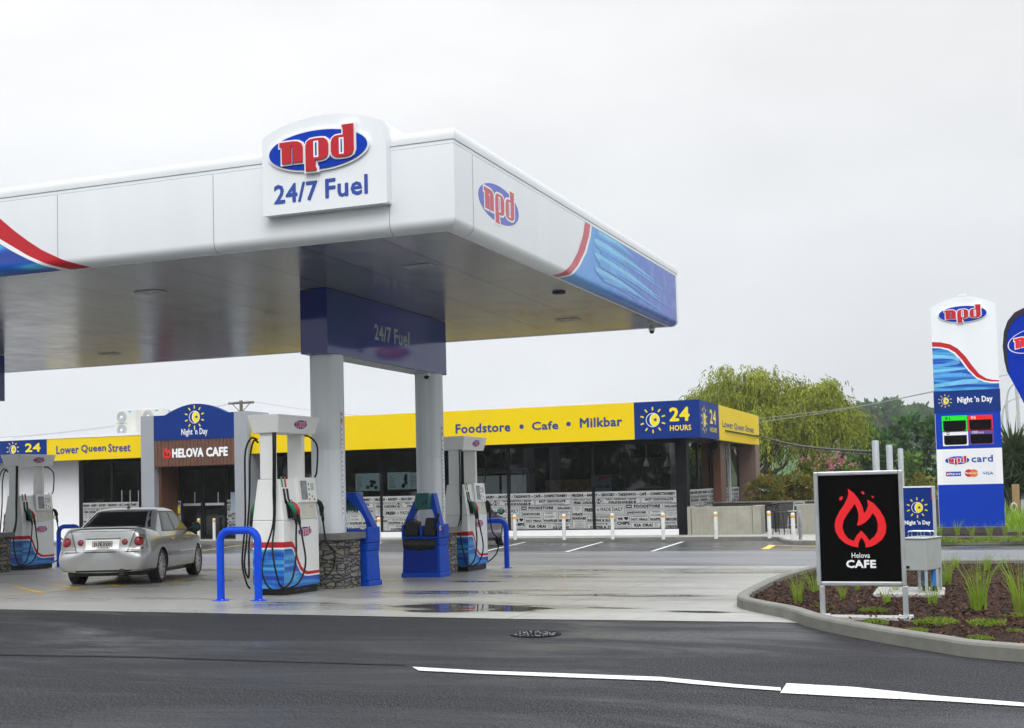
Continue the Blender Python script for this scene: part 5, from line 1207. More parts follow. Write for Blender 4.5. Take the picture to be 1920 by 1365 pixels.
# ---------------------------------------------------------------- tall price sign
YP = 42.0; fp = front(YP)
def P(x, y, Y=YP): return onY(x, y, Y)
pyl = thing('price_sign', 'tall white and blue fuel price sign with a domed top in the far garden', 'sign', (.1, YP, gz(YP)))
x0 = P(1753, 780)[0]; x1 = P(1876, 780)[0]; zb0 = P(1822, 988)[1]; zsh = P(1746, 577)[1]; zto = P(1806, 556)[1]
pts = [(x0, zb0), (x1, zb0), (x1, zsh)]+[(x1-(x1-x0)*i/20, zsh+(zto-zsh)*(1-(1-2*i/20)**2)) for i in range(1, 20)]+[(x0, zsh)]
mb = MB(); mb.poly(fp, pts, -.45, 0, 'white', back=True); mb.obj('casing', pyl, bevel=.02)
mb = MB(); mb.bx(x0-.05, x1+.05, YP-.05, YP+.5, gz(YP), zb0, 'dark_stone'); mb.obj('plinth', pyl, bevel=.02)
a, b = P(1760, 590), P(1850, 590); mb = MB(); npd_logo(mb, fp, (a[0]+b[0])/2, (a[1]+b[1])/2+.02, (b[0]-a[0]), .05, .03); mb.obj('logo', pyl)
mb = MB(); z = P(1806, 556)[1]; mb.tube([((x0+x1)/2-.15, YP+.2, z+.06), ((x0+x1)/2+.12, YP+.2, z+.07)], .02, 'alu', 6); mb.tube([((x0+x1)/2, YP+.2, z-.02), ((x0+x1)/2, YP+.2, z+.07)], .015, 'alu', 6); mb.obj('lifting_eye', pyl)
def zz(x, y): return P(x/6.205+1720, y/6.205+540)
r0 = [zz(*q) for q in ((168, 630), (270, 632), (380, 655), (470, 705), (560, 795), (640, 905), (720, 1000), (800, 1050), (870, 1068), (943, 1072))]
r1 = [zz(*q) for q in ((170, 684), (260, 686), (360, 705), (440, 750), (520, 835), (600, 945), (690, 1035), (780, 1075), (860, 1088), (943, 1088))]
r2 = [zz(*q) for q in ((171, 700), (255, 701), (350, 722), (430, 768), (505, 850), (590, 962), (685, 1052), (775, 1092), (860, 1106), (943, 1106))]
for r_ in (r0, r1, r2): r_[0] = (x0, r_[0][1]); r_[-1] = (x1, r_[-1][1])
mb = MB(); mb.poly(fp, r1+r0[::-1], 0, .006, 'npd_red'); mb.poly(fp, r2+r1[::-1], 0, .005, 'signwhite'); mb.obj('red_stripe', pyl)
zn = P(1820, 731)[1]; mb = MB(); mb.uv = []; mb.poly(fp, [(x0, zn), (x1, zn)]+r2[::-1], .004, .004, 'brush'); mb.uv = [(p[0]*1.1+.3, p[2]*1.1) for p in mb.v]; bpn = mb.obj('blue_print', pyl)
for i, pl in enumerate(([(176, 778), (300, 780), (440, 795), (505, 830), (470, 850), (420, 830), (300, 818), (178, 820)], [(183, 890), (300, 880), (430, 850), (480, 845), (500, 870), (460, 890), (300, 915), (184, 935)],
                        [(188, 960), (300, 945), (450, 930), (570, 930), (560, 945), (400, 965), (188, 985)], [(190, 1010), (350, 995), (520, 985), (640, 1010), (600, 1022), (400, 1030), (190, 1052)], [(193, 1120), (380, 1095), (560, 1060), (690, 1058), (735, 1075), (690, 1105), (450, 1130), (195, 1162)])):
    mb = MB(); q = [zz(*t_) for t_ in pl]; q = [(max(a, x0+.002), b) for a, b in q]; mb.poly(fp, q, .0, .006+.0005*i, 'stroke_mid' if i % 2 else 'stroke_lite'); mb.obj('brush_stroke', bpn)
zq = P(1820, 773)[1]; mb = MB(); mb.poly(fp, [(x0-.02, zq), (x1+.02, zq), (x1+.02, zn), (x0-.02, zn)], -.2, .008, 'navy'); nd = mb.obj('name_panel', pyl)
f2_ = front(YP-.008); mb = MB(); a = P(1772, 752); sun_logo(mb, f2_, a[0], a[1], .21); mb.obj('sun_logo', nd)
a, b = P(1795, 750), P(1861, 750); mb = MB(); mb.text(f2_, 'Night ’n Day', a[0], b[0], a[1]-.15, a[1]+.10, .004, 'signwhite', .03); mb.obj('lettering', nd)
zw_ = P(1820, 841)[1]; zx = P(1820, 908)[1]
mb = MB(); mb.poly(fp, [(x0+.01, zw_), (x1-.0, zw_), (x1-.0, zq), (x0+.01, zq)], 0, .004, 'npd_blue'); pp = mb.obj('price_panel', pyl)
def w4(x, y): return P(x/4.55+1720, y/4.55+720)
for (c0, c1, txt, mt, tm, tx0, tx1) in (((207, 275), (428, 405), '91', 'price_green', 'black_sign', 224, 265), ((428, 268), (646, 392), '95', 'price_red', 'signwhite', 443, 486), ((215, 403), (437, 524), 'D', 'signwhite', 'black_sign', 233, 258), ((440, 392), (654, 513), '100', 'price_purple', 'signwhite', 450, 498)):
    a, b = w4(*c0), w4(*c1); mb = MB(); mb.poly(fp, [(a[0], b[1]), (b[0], b[1]), (b[0], a[1]), (a[0], a[1])], 0, .008, mt); h = a[1]-b[1]; wd = b[0]-a[0]; c_ = .05
    y_t = a[1]-h*.30; y_b = b[1]+h*.07; xa, xb = a[0]+wd*.05, b[0]-wd*.05; rr_ = h*.14
    pl = [(xa, y_t), (xa, y_b+rr_)]+[(xa+rr_-rr_*math.cos(R(t_)), y_b+rr_-rr_*math.sin(R(t_))) for t_ in (30, 60, 90)]+[(xb-rr_+rr_*math.sin(R(t_)), y_b+rr_-rr_*math.cos(R(t_))) for t_ in (0, 30, 60, 90)]+[(xb, y_t)]
    mb.poly(fp, pl, 0, .011, 'black_sign'); s = mb.obj('price_window', pp)
    mb = MB(); u0, u1 = w4(tx0, 0)[0], w4(tx1, 0)[0]; mb.text(fp, txt, u0, u1, a[1]-h*.26, a[1]-h*.07, .010, tm, .02)
    if txt == '100': mb.text(fp, 'PLUS', w4(508, 0)[0], w4(550, 0)[0], a[1]-h*.25, a[1]-h*.15, .010, tm, .03)
    mb.obj('lettering', s)
mb = MB(); a, b = w4(209, 570), w4(677, 832); mb.poly(fp, [(x0+.01, zx), (x1, zx), (x1, zw_), (x0+.01, zw_)], 0, .004, 'signwhite'); cpn = mb.obj('card_panel', pyl)
mb = MB(); mb.poly(fp, [(a[0], b[1]), (b[0], b[1]), (b[0], a[1]), (a[0], a[1])], 0, .007, M['card_face']) if 'card_face' in M else mb.poly(fp, [(a[0], b[1]), (b[0], b[1]), (b[0], a[1]), (a[0], a[1])], 0, .007, 'white'); mb.obj('card_plate', cpn)
f7 = front(YP-.007)
mb = MB(); a, b = w4(238, 652), w4(444, 650); npd_logo(mb, f7, (a[0]+b[0])/2, (a[1]+b[1])/2, b[0]-a[0], .006, .002, rim=False); mb.obj('logo', cpn); mb = MB(); a, b = w4(462, 665), w4(646, 660); z1 = w4(640, 603)[1]; mb.text(f7, 'card', a[0], b[0], w4(470, 668)[1], z1, .004, 'text_blue', .035); mb.obj('lettering', cpn)
mb = MB(); a, b = w4(245, 788), w4(372, 746); mb.poly(f7, [(a[0], a[1]), (b[0], a[1]), (b[0], b[1]), (a[0], b[1])], 0, .003, 'text_blue'); mb.poly(f7, [(a[0]+.01, a[1]+.02), (a[0]+.09, a[1]+.02), (a[0]+.09, b[1]-.02), (a[0]+.01, b[1]-.02)], 0, .004, 'npd_red'); mb.text(f7, 'eftpos', a[0]+.02, b[0]-.02, a[1]+.03, b[1]-.04, .006, 'signwhite', .04); mb.obj('payment_mark', cpn)
mb = MB(); a = w4(440, 760); b = w4(482, 760); rd = .125; mb.disc(f7, a[0], a[1], rd, 0, .003, 'card_red'); mb.disc(f7, b[0], b[1], rd, 0, .004, 'card_orange'); mb.text(f7, 'MasterCard', a[0]-.11, b[0]+.12, a[1]-.03, a[1]+.035, .006, 'signwhite', .03); mb.obj('payment_mark', cpn)
mb = MB(); a, b = w4(557, 774), w4(648, 746); mb.text(f7, 'VISA', a[0], b[0], a[1], b[1], .003, 'text_blue', .02); mb.obj('payment_mark', cpn)
mb = MB(); mb.poly(fp, [(x0+.01, zb0+.005), (x1, zb0+.005), (x1, zx), (x0+.01, zx)], 0, .004, 'npd_blue'); mb.obj('base_panel', pyl)

# ---------------------------------------------------------------- cafe board on legs
YBd = 13.75; fbd = front(YBd); bd = thing('cafe_sign', 'black cafe sign board with a red flame in a silver frame on two legs', 'sign', (-1.14, YBd, .0))
def B(x, y): return onY(x/3.3103+1340, y/3.3103+840, YBd)
bx0, bx1 = B(625, 500)[0], B(1178, 500)[0]; bz1 = (B(625, 150)[1]+B(1165, 135)[1])/2; bz0_ = (B(655, 860)[1]+B(1185, 848)[1])/2; fw = .045
mb = MB()
mb.hexa([(bx0, YBd+.03, bz0_), (bx0+fw, YBd+.03, bz0_), (bx0+fw, YBd+.03, bz1), (bx0, YBd+.03, bz1)], [(bx0, YBd-.03, bz0_), (bx0+fw, YBd-.03, bz0_+fw), (bx0+fw, YBd-.03, bz1-fw), (bx0, YBd-.03, bz1)], 'alu') if False else None
mb.bx(bx0, bx0+fw, YBd-.03, YBd+.05, bz0_, bz1, 'alu'); mb.bx(bx1-fw, bx1, YBd-.03, YBd+.05, bz0_, bz1, 'alu'); mb.bx(bx0+fw, bx1-fw, YBd-.028, YBd+.05, bz1-fw, bz1, 'alu'); mb.bx(bx0+fw, bx1-fw, YBd-.028, YBd+.05, bz0_, bz0_+fw, 'alu'); mb.obj('frame', bd, bevel=.012, seg=3)
mb = MB(); mb.bx(bx0+fw-.01, bx1-fw+.01, YBd, YBd+.03, bz0_+fw-.01, bz1-fw+.01, 'black_sign'); fc = mb.obj('face', bd)
mb = MB(); a = B(902, 434); hh = B(900, 250)[1]-B(900, 618)[1]; flame(mb, fbd, a[0], a[1], hh, 0, .004, 'flame_red'); mb.obj('flame_logo', fc)
mb = MB(); a, b = B(851, 682), B(963, 650); mb.text(fbd, 'Helova', a[0], b[0], a[1], b[1], .004, 'signwhite', .012); mb.obj('lettering', fc); mb = MB(); a, b = B(817, 745), B(1001, 694); mb.text(fbd, 'CAFE', a[0], b[0], a[1], b[1], .004, 'signwhite', .055); mb.obj('lettering', fc)
zg = .14
for u in (B(668, 900)[0], B(1183, 900)[0]):
    mb = MB(); mb.bx(u-.028, u+.028, YBd-.02, YBd+.035, zg-.036, bz0_+.0, 'alu'); lg = mb.obj('leg', bd, bevel=.008)
    mb = MB(); mb.bx(u-.075, u+.075, YBd-.07, YBd+.08, zg-.05, zg-.036, 'galv'); mb.obj('foot_plate', lg)
mb = MB(); u0, u1 = B(640, 1040)[0], B(1235, 1040)[0]; mb.bx(u0, u1, YBd-.11, YBd+.12, zg-.14, zg-.0505, 'pave'); tag(mb.obj('sign_footing', bevel=.008), 'thin concrete strip under the legs of the black cafe sign', 'footing')

# blue sign behind it, on two posts
YS_ = 18.6; fsn = front(YS_); st = thing('shop_sign', 'blue sign with sun logo in a white post frame behind the grey cabinet', 'sign', (-.6, YS_, gz(YS_)))
def Sg(x, y): return onY(x/3.3103+1340, y/3.3103+840, YS_)
sx0, sx1 = Sg(1168, 400)[0], Sg(1353, 400)[0]; sz1, sz0 = Sg(1260, 246)[1], Sg(1350, 545)[1]
mb = MB(); mb.bx(sx0, sx1, YS_, YS_+.04, sz0-.1, sz1, 'navy'); sp = mb.obj('face', st); mb = MB(); mb.bx(sx0-.04, sx0, YS_-.01, YS_+.06, gz(YS_), sz1+.02, 'white'); mb.obj('post', st, bevel=.006)
mb = MB(); mb.bx(sx1, sx1+.045, YS_-.01, YS_+.13, gz(YS_), sz1+.02, 'galv'); mb.obj('post', st, bevel=.006); mb = MB(); mb.bx(sx0, sx1, YS_-.005, YS_+.05, sz1, sz1+.022, 'white'); mb.obj('top_rail', st)
mb = MB(); mb.bx(sx1-.012, sx1-.001, YS_-.004, YS_+.02, sz1-.17, sz1-.01, 'card_red'); mb.obj('red_tab', st)
mb = MB(); a = Sg(1257, 370); sun_logo(mb, fsn, a[0], a[1], .145); mb.obj('sun_logo', sp); a, b = Sg(1180, 482), Sg(1338, 450); mb = MB(); mb.text(fsn, 'Night ’n Day', a[0], b[0], a[1]-.005, b[1]+.005, .004, 'signwhite', .035); mb.obj('lettering', sp)

# grey service cabinet
YC_ = 17.2; cb = thing('fill_cabinet', 'grey steel cabinet on legs with lifting handles beside the cafe sign', 'cabinet', (-.6, YC_, gz(YC_)))
def Cb(x, y): return onY(x/3.3103+1340, y/3.3103+840, YC_)
cx0, cx1 = Cb(1150, 600)[0], Cb(1312, 600)[0]; cz1, cz0 = Cb(1310, 568)[1], Cb(1310, 762)[1]; cy1 = YC_+.55
mb = MB(); mb.bx(cx0, cx1, YC_, cy1, cz0, cz1, 'cabinet'); mb.obj('casing', cb, bevel=.012); mb = MB(); mb.bx(cx0-.01, cx1+.012, YC_-.012, cy1+.01, cz1+.002, cz1+.022, 'cabinet'); mb.obj('lid', cb, bevel=.006)
mb = MB(); mb.bx(cx0+.06, cx0+.10, YC_-.012, YC_-.001, cz0+.03, cz0+.06, 'black'); mb.obj('latch', cb)
for xx, yy in ((cx0+.10, YC_+.22), (cx0+.10, YC_+.34), (cx1-.10, YC_+.22), (cx1-.1, YC_+.34)):
    mb = MB(); s_ = -.09 if xx < (cx0+cx1)/2 else -.09
    mb.tube(smooth_path([(xx-.09, yy, cz1+.02), (xx-.09, yy, cz1+.085), (xx-.07, yy, cz1+.10), (xx+.06, yy, cz1+.10), (xx+.08, yy, cz1+.085), (xx+.08, yy, cz1+.02)], 3), .008, 'chrome', 6); mb.obj('handle', cb, smooth=True)
for xx in (cx0+.02, cx1-.02):
    for yy in (YC_+.03, cy1-.03): mb = MB(); mb.bx(xx-.015, xx+.015, yy-.015, yy+.015, gz(YC_)+.1, cz0, 'galv'); mb.obj('leg', cb)
for xx in (Cb(1240, 800)[0], Cb(1296, 800)[0]): mb = MB(); mb.lathe((xx, YC_+.35, 0), [(.034, gz(YC_)+.09), (.034, cz0)], 'pipe_blue', 14); mb.lathe((xx, YC_+.35, 0), [(.045, gz(YC_)+.09), (.045, gz(YC_)+.16), (.036, gz(YC_)+.17)], 'black', 14); mb.obj('pipe', cb, smooth=True, auto=50)
mb = MB(); mb.bx(Cb(985, 900)[0], Cb(1425, 900)[0], YC_-.15, YC_+.95, gz(YC_)+.0, gz(YC_)+.10, 'pave'); tag(mb.obj('concrete_pad', bevel=.01), 'pale concrete pad under the grey cabinet in the bark garden', 'concrete pad')

cb.rotation_euler = (0, 0, R(-20))
# three grey vent pipes
for i, (px, w, py, lab) in enumerate(((1641, 11.5, 826, 'tallest of three grey posts rising behind the cafe sign'), (1667, 10.5, 834, 'middle one of three grey posts rising behind the cafe sign'), (1688, 9, 841, 'shortest of three grey posts, nearest the price sign'))):
    Y = 26.9+i*.9; a = onY(px, py, Y); rr = w/FPX*Y*.53; mb = MB(); mb.lathe((a[0], Y, 0), [(rr, gz(Y)), (rr, a[1]-.02), (rr*.9, a[1]), (0, a[1])], 'galv', 18)
    tag(mb.obj('vent_post', smooth=True, auto=50), lab, 'post', 'grey posts behind the cafe sign')

# teardrop flag
YFl = 21.0; ffl = F((0, YFl, 0)); fl_ = thing('teardrop_flag', 'blue teardrop flag with dark sleeve and oval logo beside the tall price sign', 'flag', (1.35, YFl, gz(YFl)))
def Fg(x, y): return onY(x, y, YFl)
edge = [(1986, 900), (1960, 835), (1936, 787), (1908, 733), (1888, 697), (1883, 676), (1880, 650), (1882, 622), (1889, 602), (1902, 586), (1920, 577), (1942, 576), (1960, 588), (1976, 612), (1986, 660), (1990, 740)]
pts = [Fg(*q) for q in edge]; mb = MB(); mb.poly(ffl, pts[::-1], -.01, 0, 'flag', back=True); cl = mb.obj('cloth', fl_)
sl = [Fg(*q) for q in ((1888, 697), (1883, 676), (1880, 650), (1882, 622), (1889, 602), (1902, 586), (1920, 577), (1942, 576), (1960, 588), (1976, 612))]
sl2 = [Fg(*q) for q in ((1892, 697), (1889, 674), (1887, 650), (1889, 626), (1896, 608), (1907, 596), (1922, 588), (1941, 587), (1956, 597), (1970, 616))]
mb = MB(); mb.poly(ffl, sl+sl2[::-1], -.02, .006, 'flag_dark', back=True); mb.obj('sleeve', fl_)
a = Fg(1934, 638); mb = MB(); k = (Fg(1980, 640)[0]-Fg(1889, 640)[0])
e = [(a[0]+k*.5*math.cos(t_)-.10*k*math.sin(t_)*0, a[1]+.27*k*math.sin(t_)+.20*k*math.cos(t_)*.5) for t_ in [2*math.pi*i/40 for i in range(40)]]; mb.poly(ffl, [e, [(a[0]+(x-a[0])*.96, a[1]+(y-a[1])*.95) for x, y in e]], 0, .004, 'signwhite')
kk = k/4.45; T_ = lambda l, g=0: [(a[0]+(x-1.6)*kk, a[1]+(y-.46)*kk+(x-1.6)*kk*.2) for x, y in (offs(l, g) if g else l)]
for i, l in enumerate((LN, LP, LD)): mb.poly(ffl, T_(l, .09), 0, .005+.0006*i, 'signwhite'); mb.poly(ffl, T_(l), 0, .008, 'flame_red')
mb.obj('logo', cl)
mb = MB(); q = [Fg(*t_) for t_ in ((1990, 740), (1988, 900))]; mb.tube([(q[0][0], YFl+.02, q[0][1]), (q[0][0]+.0, YFl+.02, gz(YFl)+.1)], .02, 'alu', 8); mb.obj('pole', fl_)

# ---------------------------------------------------------------- cars
def car_meshes(paint):
    """body shell with wheel wells, built once per paint"""
    st = [(-.93, .60), (-.925, .68), (-.90, .75), (-.84, .80), (-.72, .832), (-.5, .85), (-.2, .858), (.2, .862), (.7, .865), (1.3, .866), (1.9, .862), (2.3, .855), (2.7, .84), (3.0, .81), (3.2, .76), (3.33, .69), (3.42, .58), (3.46, .46)]
    def zt(y):
        t = [(-.93, 1.02), (-.8, 1.045), (-.4, 1.03), (0, .97), (.5, .93), (1.8, .93), (2.2, .955), (2.6, .91), (3.1, .80), (3.35, .70), (3.46, .60)]
        return float(np.interp(y, [a for a, b in t], [b for a, b in t]))
    def rake(z): return float(np.interp(z, [.2, .30, .42, .56, .605, .64, .80, .93, 1.03], [.06, .0, -.035, -.03, .015, .05, .075, .10, .13]))
    vs = []; H = 12
    for y, w in st:
        z = zt(y); zb = .20 if -.5 < y < 3 else .24
        half = [(w*.90, zb), (w*.975, zb+.05), (w*.995, .42), (w, .55), (w*.99, .645), (w*.975, .74), (w*.955, .84), (w*.93, min(.90, z-.04)), (w*.87, z-.012), (w*.74, z+.004), (w*.4, z+.012), (0, z+.015)]
        k = max(0, min(1, (-.1-y)/.75))
        ring = half+[(-x, zz_) for x, zz_ in half[-2::-1]]
        for x, zz_ in ring: vs.append((x, y+rake(zz_)*k+(0 if y < 2 else -.10*max(0, zz_-.55)*(y-2)/1.4), zz_))
    m = 2*H-1; n = len(st); fs = []
    for i in range(n-1):
        for j in range(m): fs.append((i*m+j, i*m+(j+1) % m, (i+1)*m+(j+1) % m, (i+1)*m+j))
    fs = [f[::-1] for f in fs]; fs.append(tuple(range(m))); fs.append(tuple((n-1)*m+j for j in range(m))[::-1])
    mb = MB(); mb.add(vs, fs, paint); mb.mi('trim_dark'); lower = mb.obj('body', smooth=True)
    sub = lower.modifiers.new('s', 'SUBSURF'); sub.levels = 1; sub.render_levels = 1
    cutters = []
    for yy in (0, 2.67):
        for sx_ in (-1, 1):
            c = MB(); c.mi(paint); c.lathe((sx_*.80, yy, .315), [(.355, -.22), (.355, .22)], 'trim_dark', 40, 'x'); co = c.obj('cut'); cutters.append(co)
            bo = lower.modifiers.new('b', 'BOOLEAN'); bo.operation = 'DIFFERENCE'; bo.object = co; bo.solver = 'EXACT'
            try: bo.material_mode = 'TRANSFER'
            except Exception: pass
    dg = bpy.context.evaluated_depsgraph_get(); dg.update(); me = bpy.data.meshes.new_from_object(lower.evaluated_get(dg))
    lower.modifiers.clear(); old = lower.data; lower.data = me; bpy.data.meshes.remove(old)
    for c in cutters: d = c.data; bpy.data.objects.remove(c); bpy.data.meshes.remove(d)
    me.polygons.foreach_set('use_smooth', [True]*len(me.polygons)); me.set_sharp_from_angle(angle=R(38))
    # greenhouse
    lv = [(.86, -.42, 2.55, .835), (.93, -.35, 2.44, .805), (1.02, -.22, 2.27, .766), (1.15, .02, 2.06, .710), (1.28, .28, 1.83, .652), (1.36, .47, 1.66, .615), (1.395, .60, 1.54, .57), (1.415, .78, 1.40, .50), (1.425, .95, 1.25, .32)]
    vs = []; k = 48
    for z, yr, yf, w in lv:
        cy, hy = (yr+yf)/2, (yf-yr)/2; p_ = 7 if z < 1.38 else 4
        for i in range(k):
            a = 2*math.pi*i/k; c, s_ = math.cos(a), math.sin(a); rr = (abs(c)**p_+abs(s_)**p_)**(-1/p_); bul = 1+.05*(1-abs(s_)) if abs(c) > .7 else 1
            vs.append((w*rr*c, cy+hy*rr*s_-(.07*(1-(rr*c)**2)*(1 if s_ < 0 else -1) if abs(s_) > .6 else 0), z))
    fs = [(i*k+j, i*k+(j+1) % k, (i+1)*k+(j+1) % k, (i+1)*k+j) for i in range(len(lv)-1) for j in range(k)]+[tuple((len(lv)-1)*k+j for j in range(k))]
    mb = MB(); mb.add(vs, fs, paint); top = mb.obj('roof', smooth=True)
    tv = [tuple(v.co) for v in lower.data.vertices]+vs; b0 = len(lower.data.vertices)
    bv = BVHTree.FromPolygons([Vector(v) for v in tv], [tuple(p.vertices) for p in lower.data.polygons]+[tuple(b0+i for i in f) for f in fs])
    return lower, top, bv
def patch(bv, name, parent, corners, d, off, mat, nu=10, nv=8, smooth=True):
    """a four-cornered patch laid on the shell, cast along d"""
    d = Vector(d); mb = MB(); vs = []; bad = []
    C4 = [Vector(c) for c in corners]
    for j in range(nv+1):
        for i in range(nu+1):
            u, v = i/nu, j/nv; p = (C4[0]*(1-u)+C4[1]*u)*(1-v)+(C4[3]*(1-u)+C4[2]*u)*v; q = p-d*4
            hit, nr, _, _ = bv.ray_cast(q, d); vs.append(hit-d*off if hit is not None else p); bad.append(hit is None)
    fs = [(j*(nu+1)+i, j*(nu+1)+i+1, (j+1)*(nu+1)+i+1, (j+1)*(nu+1)+i) for j in range(nv) for i in range(nu)]
    fs = [f for f in fs if not any(bad[i] for i in f)]
    mb.add(vs, fs, mat); return mb.obj(name, parent, smooth=smooth)
def disc_on(bv, name, parent, c, r, d, off, mat, up=(0, 0, 1), ry=None):
    d = Vector(d); u = Vector(up).cross(d).normalized(); v = Vector(up); mb = MB(); vs = []; n = 20
    for q in (0, .6, .97, 1):
        for i in range(n):
            a = 2*math.pi*i/n; p = Vector(c)+u*(r*q*math.cos(a))+v*((ry or r)*q*math.sin(a)); h = bv.ray_cast(p-d*4, d)[0]; h = h if h is not None else p
            vs.append(h-d*(off*(1.25-.5*q*q) if q < 1 else .001))
    mb.add(vs, [(j*n+i, j*n+(i+1) % n, (j+1)*n+(i+1) % n, (j+1)*n+i) for j in range(3) for i in range(n)], mat); return mb.obj(name, parent, smooth=True)
def car(label, paint, loc, rz, sc, plate):
    t = thing('parked_car', label, 'car', (0, 0, 0), None, world=False)
    lower, top, bv = car_meshes(paint); child(lower, t); child(top, t)
    Yd, Xn, Yn = (0, 1, 0), (-1, 0, 0), (0, -1, 0)
    patch(bv, 'rear_window', t, [(-.74, -1, 1.045), (.74, -1, 1.045), (.58, -1, 1.345), (-.58, -1, 1.345)], Yd, .006, 'car_glass', 16, 10)
    patch(bv, 'windscreen', t, [(.66, 4, 1.0), (-.66, 4, 1.0), (-.52, 4, 1.33), (.52, 4, 1.33)], Yn, .006, 'car_glass', 16, 10)
    for s, nd_ in ((1, (-1, 0, 0)), (-1, (1, 0, 0))):
        def q(pts): pts = [(s*2, y, z) for y, z in pts]; return pts if s > 0 else [pts[1], pts[0], pts[3], pts[2]]
        patch(bv, 'window_surround', t, q([(.14, .955), (2.10, .955), (1.47, 1.345), (.54, 1.345)]), nd_, .003, 'trim_dark', 18, 8)
        patch(bv, 'side_window', t, q([(.29, .975), (.98, .975), (.96, 1.315), (.52, 1.315)]), nd_, .006, 'car_glass'); patch(bv, 'side_window', t, q([(.18, .975), (.25, .975), (.50, 1.28), (.49, 1.28)]), nd_, .006, 'car_glass')
        patch(bv, 'side_window', t, q([(1.06, .985), (1.78, .985), (1.40, 1.315), (1.04, 1.315)]), nd_, .006, 'car_glass')
        for l, w in (([(1.02, .93), (1.03, .60), (1.03, .32)], .010), ([(2.12, .92), (2.14, .60), (2.06, .32)], .010), ([(.02, .93), (.10, .80), (.32, .70), (.40, .48)], .010)):
            mb = MB(); vs = []
            pp_ = smooth_path([(0, a, b) for a, b in l], 5)
            for p in pp_:
                for e in (-w/2, w/2): h = bv.ray_cast(Vector((s*4, p.y+e, p.z)), Vector((-s, 0, 0)))[0]; vs.append((h if h is not None else Vector((s*.86, p.y, p.z)))+Vector((s*.0022, 0, 0)))
            mb.add(vs, [(2*i, 2*i+1, 2*i+3, 2*i+2) for i in range(len(pp_)-1)], 'trim_dark'); mb.obj('door_gap', lower)
        mb = MB(); vs = []; ys = [.45+.15*i for i in range(12)]
        for y in ys:
            for z in (.485, .535):
                h = bv.ray_cast(Vector((s*4, y, z)), Vector((-s, 0, 0)))[0]; vs.append((h if h is not None else Vector((s*.86, y, z)))+Vector((s*.012, 0, 0)))
        mb.add(vs, [(2*i, 2*i+1, 2*i+3, 2*i+2) for i in range(len(ys)-1)], paint); mb.obj('side_moulding', lower)
        for yy in (.62, 1.62):
            h = bv.ray_cast(Vector((s*4, yy, .80)), Vector((-s, 0, 0)))[0]; mb = MB(); mb.tube(smooth_path([(h.x-s*.005, yy-.09, .80), (h.x+s*.035, yy-.06, .80), (h.x+s*.035, yy+.07, .80), (h.x-s*.005, yy+.10, .80)], 4), .016, paint, 8); mb.obj('door_handle', t, smooth=True)
        mb = MB(); mb.tube(smooth_path([(s*.78, 2.02, .95), (s*.86, 2.0, .97), (s*.92, 1.99, 1.0)], 4), [.03]*9, 'trim_dark', 8); mb.lathe((s*.97, 2.0, 1.01), [(.03, -.07), (.085, -.04), (.10, .0), (.09, .04), (.04, .08)], 'trim_dark', 14, 'y')
        o = mb.obj('wing_mirror', t, smooth=True); mb = MB(); mb.disc(F((s*.97, 1.925, 1.01)), 0, 0, .07, 0, .004, 'teal', 16, .06); mb.obj('mirror_glass', o)
        # tail lamp: clear shell, red round lamp inside
        o = patch(bv, 'tail_light', t, [(s*.47, -2, .66), (s*.825, -2, .66), (s*.775, -2, .92), (s*.55, -2, .95)] if s > 0 else [(s*.825, -2, .66), (s*.47, -2, .66), (s*.55, -2, .95), (s*.775, -2, .92)], Yd, .010, 'tail_clear', 10, 8)
        disc_on(bv, 'red_lens', o, (s*.655, -1, .80), .085, Yd, .022, 'tail_red'); disc_on(bv, 'rear_lamp', t, (s*.40, -1, .79), .055, Yd, .012, 'tail_red')
        patch(bv, 'headlight', t, [(s*.42, 4, .60), (s*.74, 4, .62), (s*.76, 4, .74), (s*.44, 4, .70)] if s < 0 else [(s*.74, 4, .62), (s*.42, 4, .60), (s*.44, 4, .70), (s*.76, 4, .74)], Yn, .008, 'tail_clear', 6, 4)
    patch(bv, 'bumper_gap', lower, [(-.80, -2, .606), (.80, -2, .606), (.80, -2, .622), (-.80, -2, .622)], Yd, .003, 'trim_dark', 20, 1); patch(bv, 'boot_gap', lower, [(-.60, -2, .985), (.60, -2, .985), (.60, -2, .994), (-.60, -2, .994)], Yd, .003, 'trim_dark', 16, 1)
    for s in (-1, 1): patch(bv, 'boot_gap', lower, [(s*.46-.005, -2, .62), (s*.46+.005, -2, .62), (s*.585+.005, -2, 1.0), (s*.585-.005, -2, 1.0)], Yd, .013, 'trim_dark', 1, 12)
    patch(bv, 'lower_valance', lower, [(-.74, -2, .225), (.74, -2, .225), (.76, -2, .29), (-.76, -2, .29)], Yd, .004, 'trim_dark', 16, 2)
    patch(bv, 'number_recess', t, [(-.30, -2, .665), (.30, -2, .665), (.31, -2, .84), (-.31, -2, .84)], Yd, .006, 'plate_recess', 8, 3)
    h = bv.ray_cast(Vector((0, -4, .75)), Vector(Yd))[0]; pf = F((0, h.y-.014, .75)); mb = MB(); mb.box((0, 0, 0), (.36, .125, .008), 'plate', pf)
    for q_ in ((0, .0585, .345, .006), (0, -.0585, .345, .006), (.174, 0, .006, .123), (-.174, 0, .006, .123)): mb.box((q_[0], q_[1], .0045), (q_[2], q_[3], .002), 'black', pf)
    o = mb.obj('number_plate', t); mb = MB(); mb.text(pf, plate, -.155, .155, -.042, .042, .006, 'black', .03); mb.obj('lettering', o)
    h = bv.ray_cast(Vector((0, -4, .865)), Vector(Yd))[0]; mb = MB(); mb.bx(-.31, .31, h.y-.03, h.y+.02, .85, .885, paint); mb.obj('boot_handle', t, bevel=.01)
    mb = MB(); mb.bx(-.60, .60, -.83, -.71, 1.045, 1.062, paint); mb.obj('boot_spoiler', t, bevel=.008)
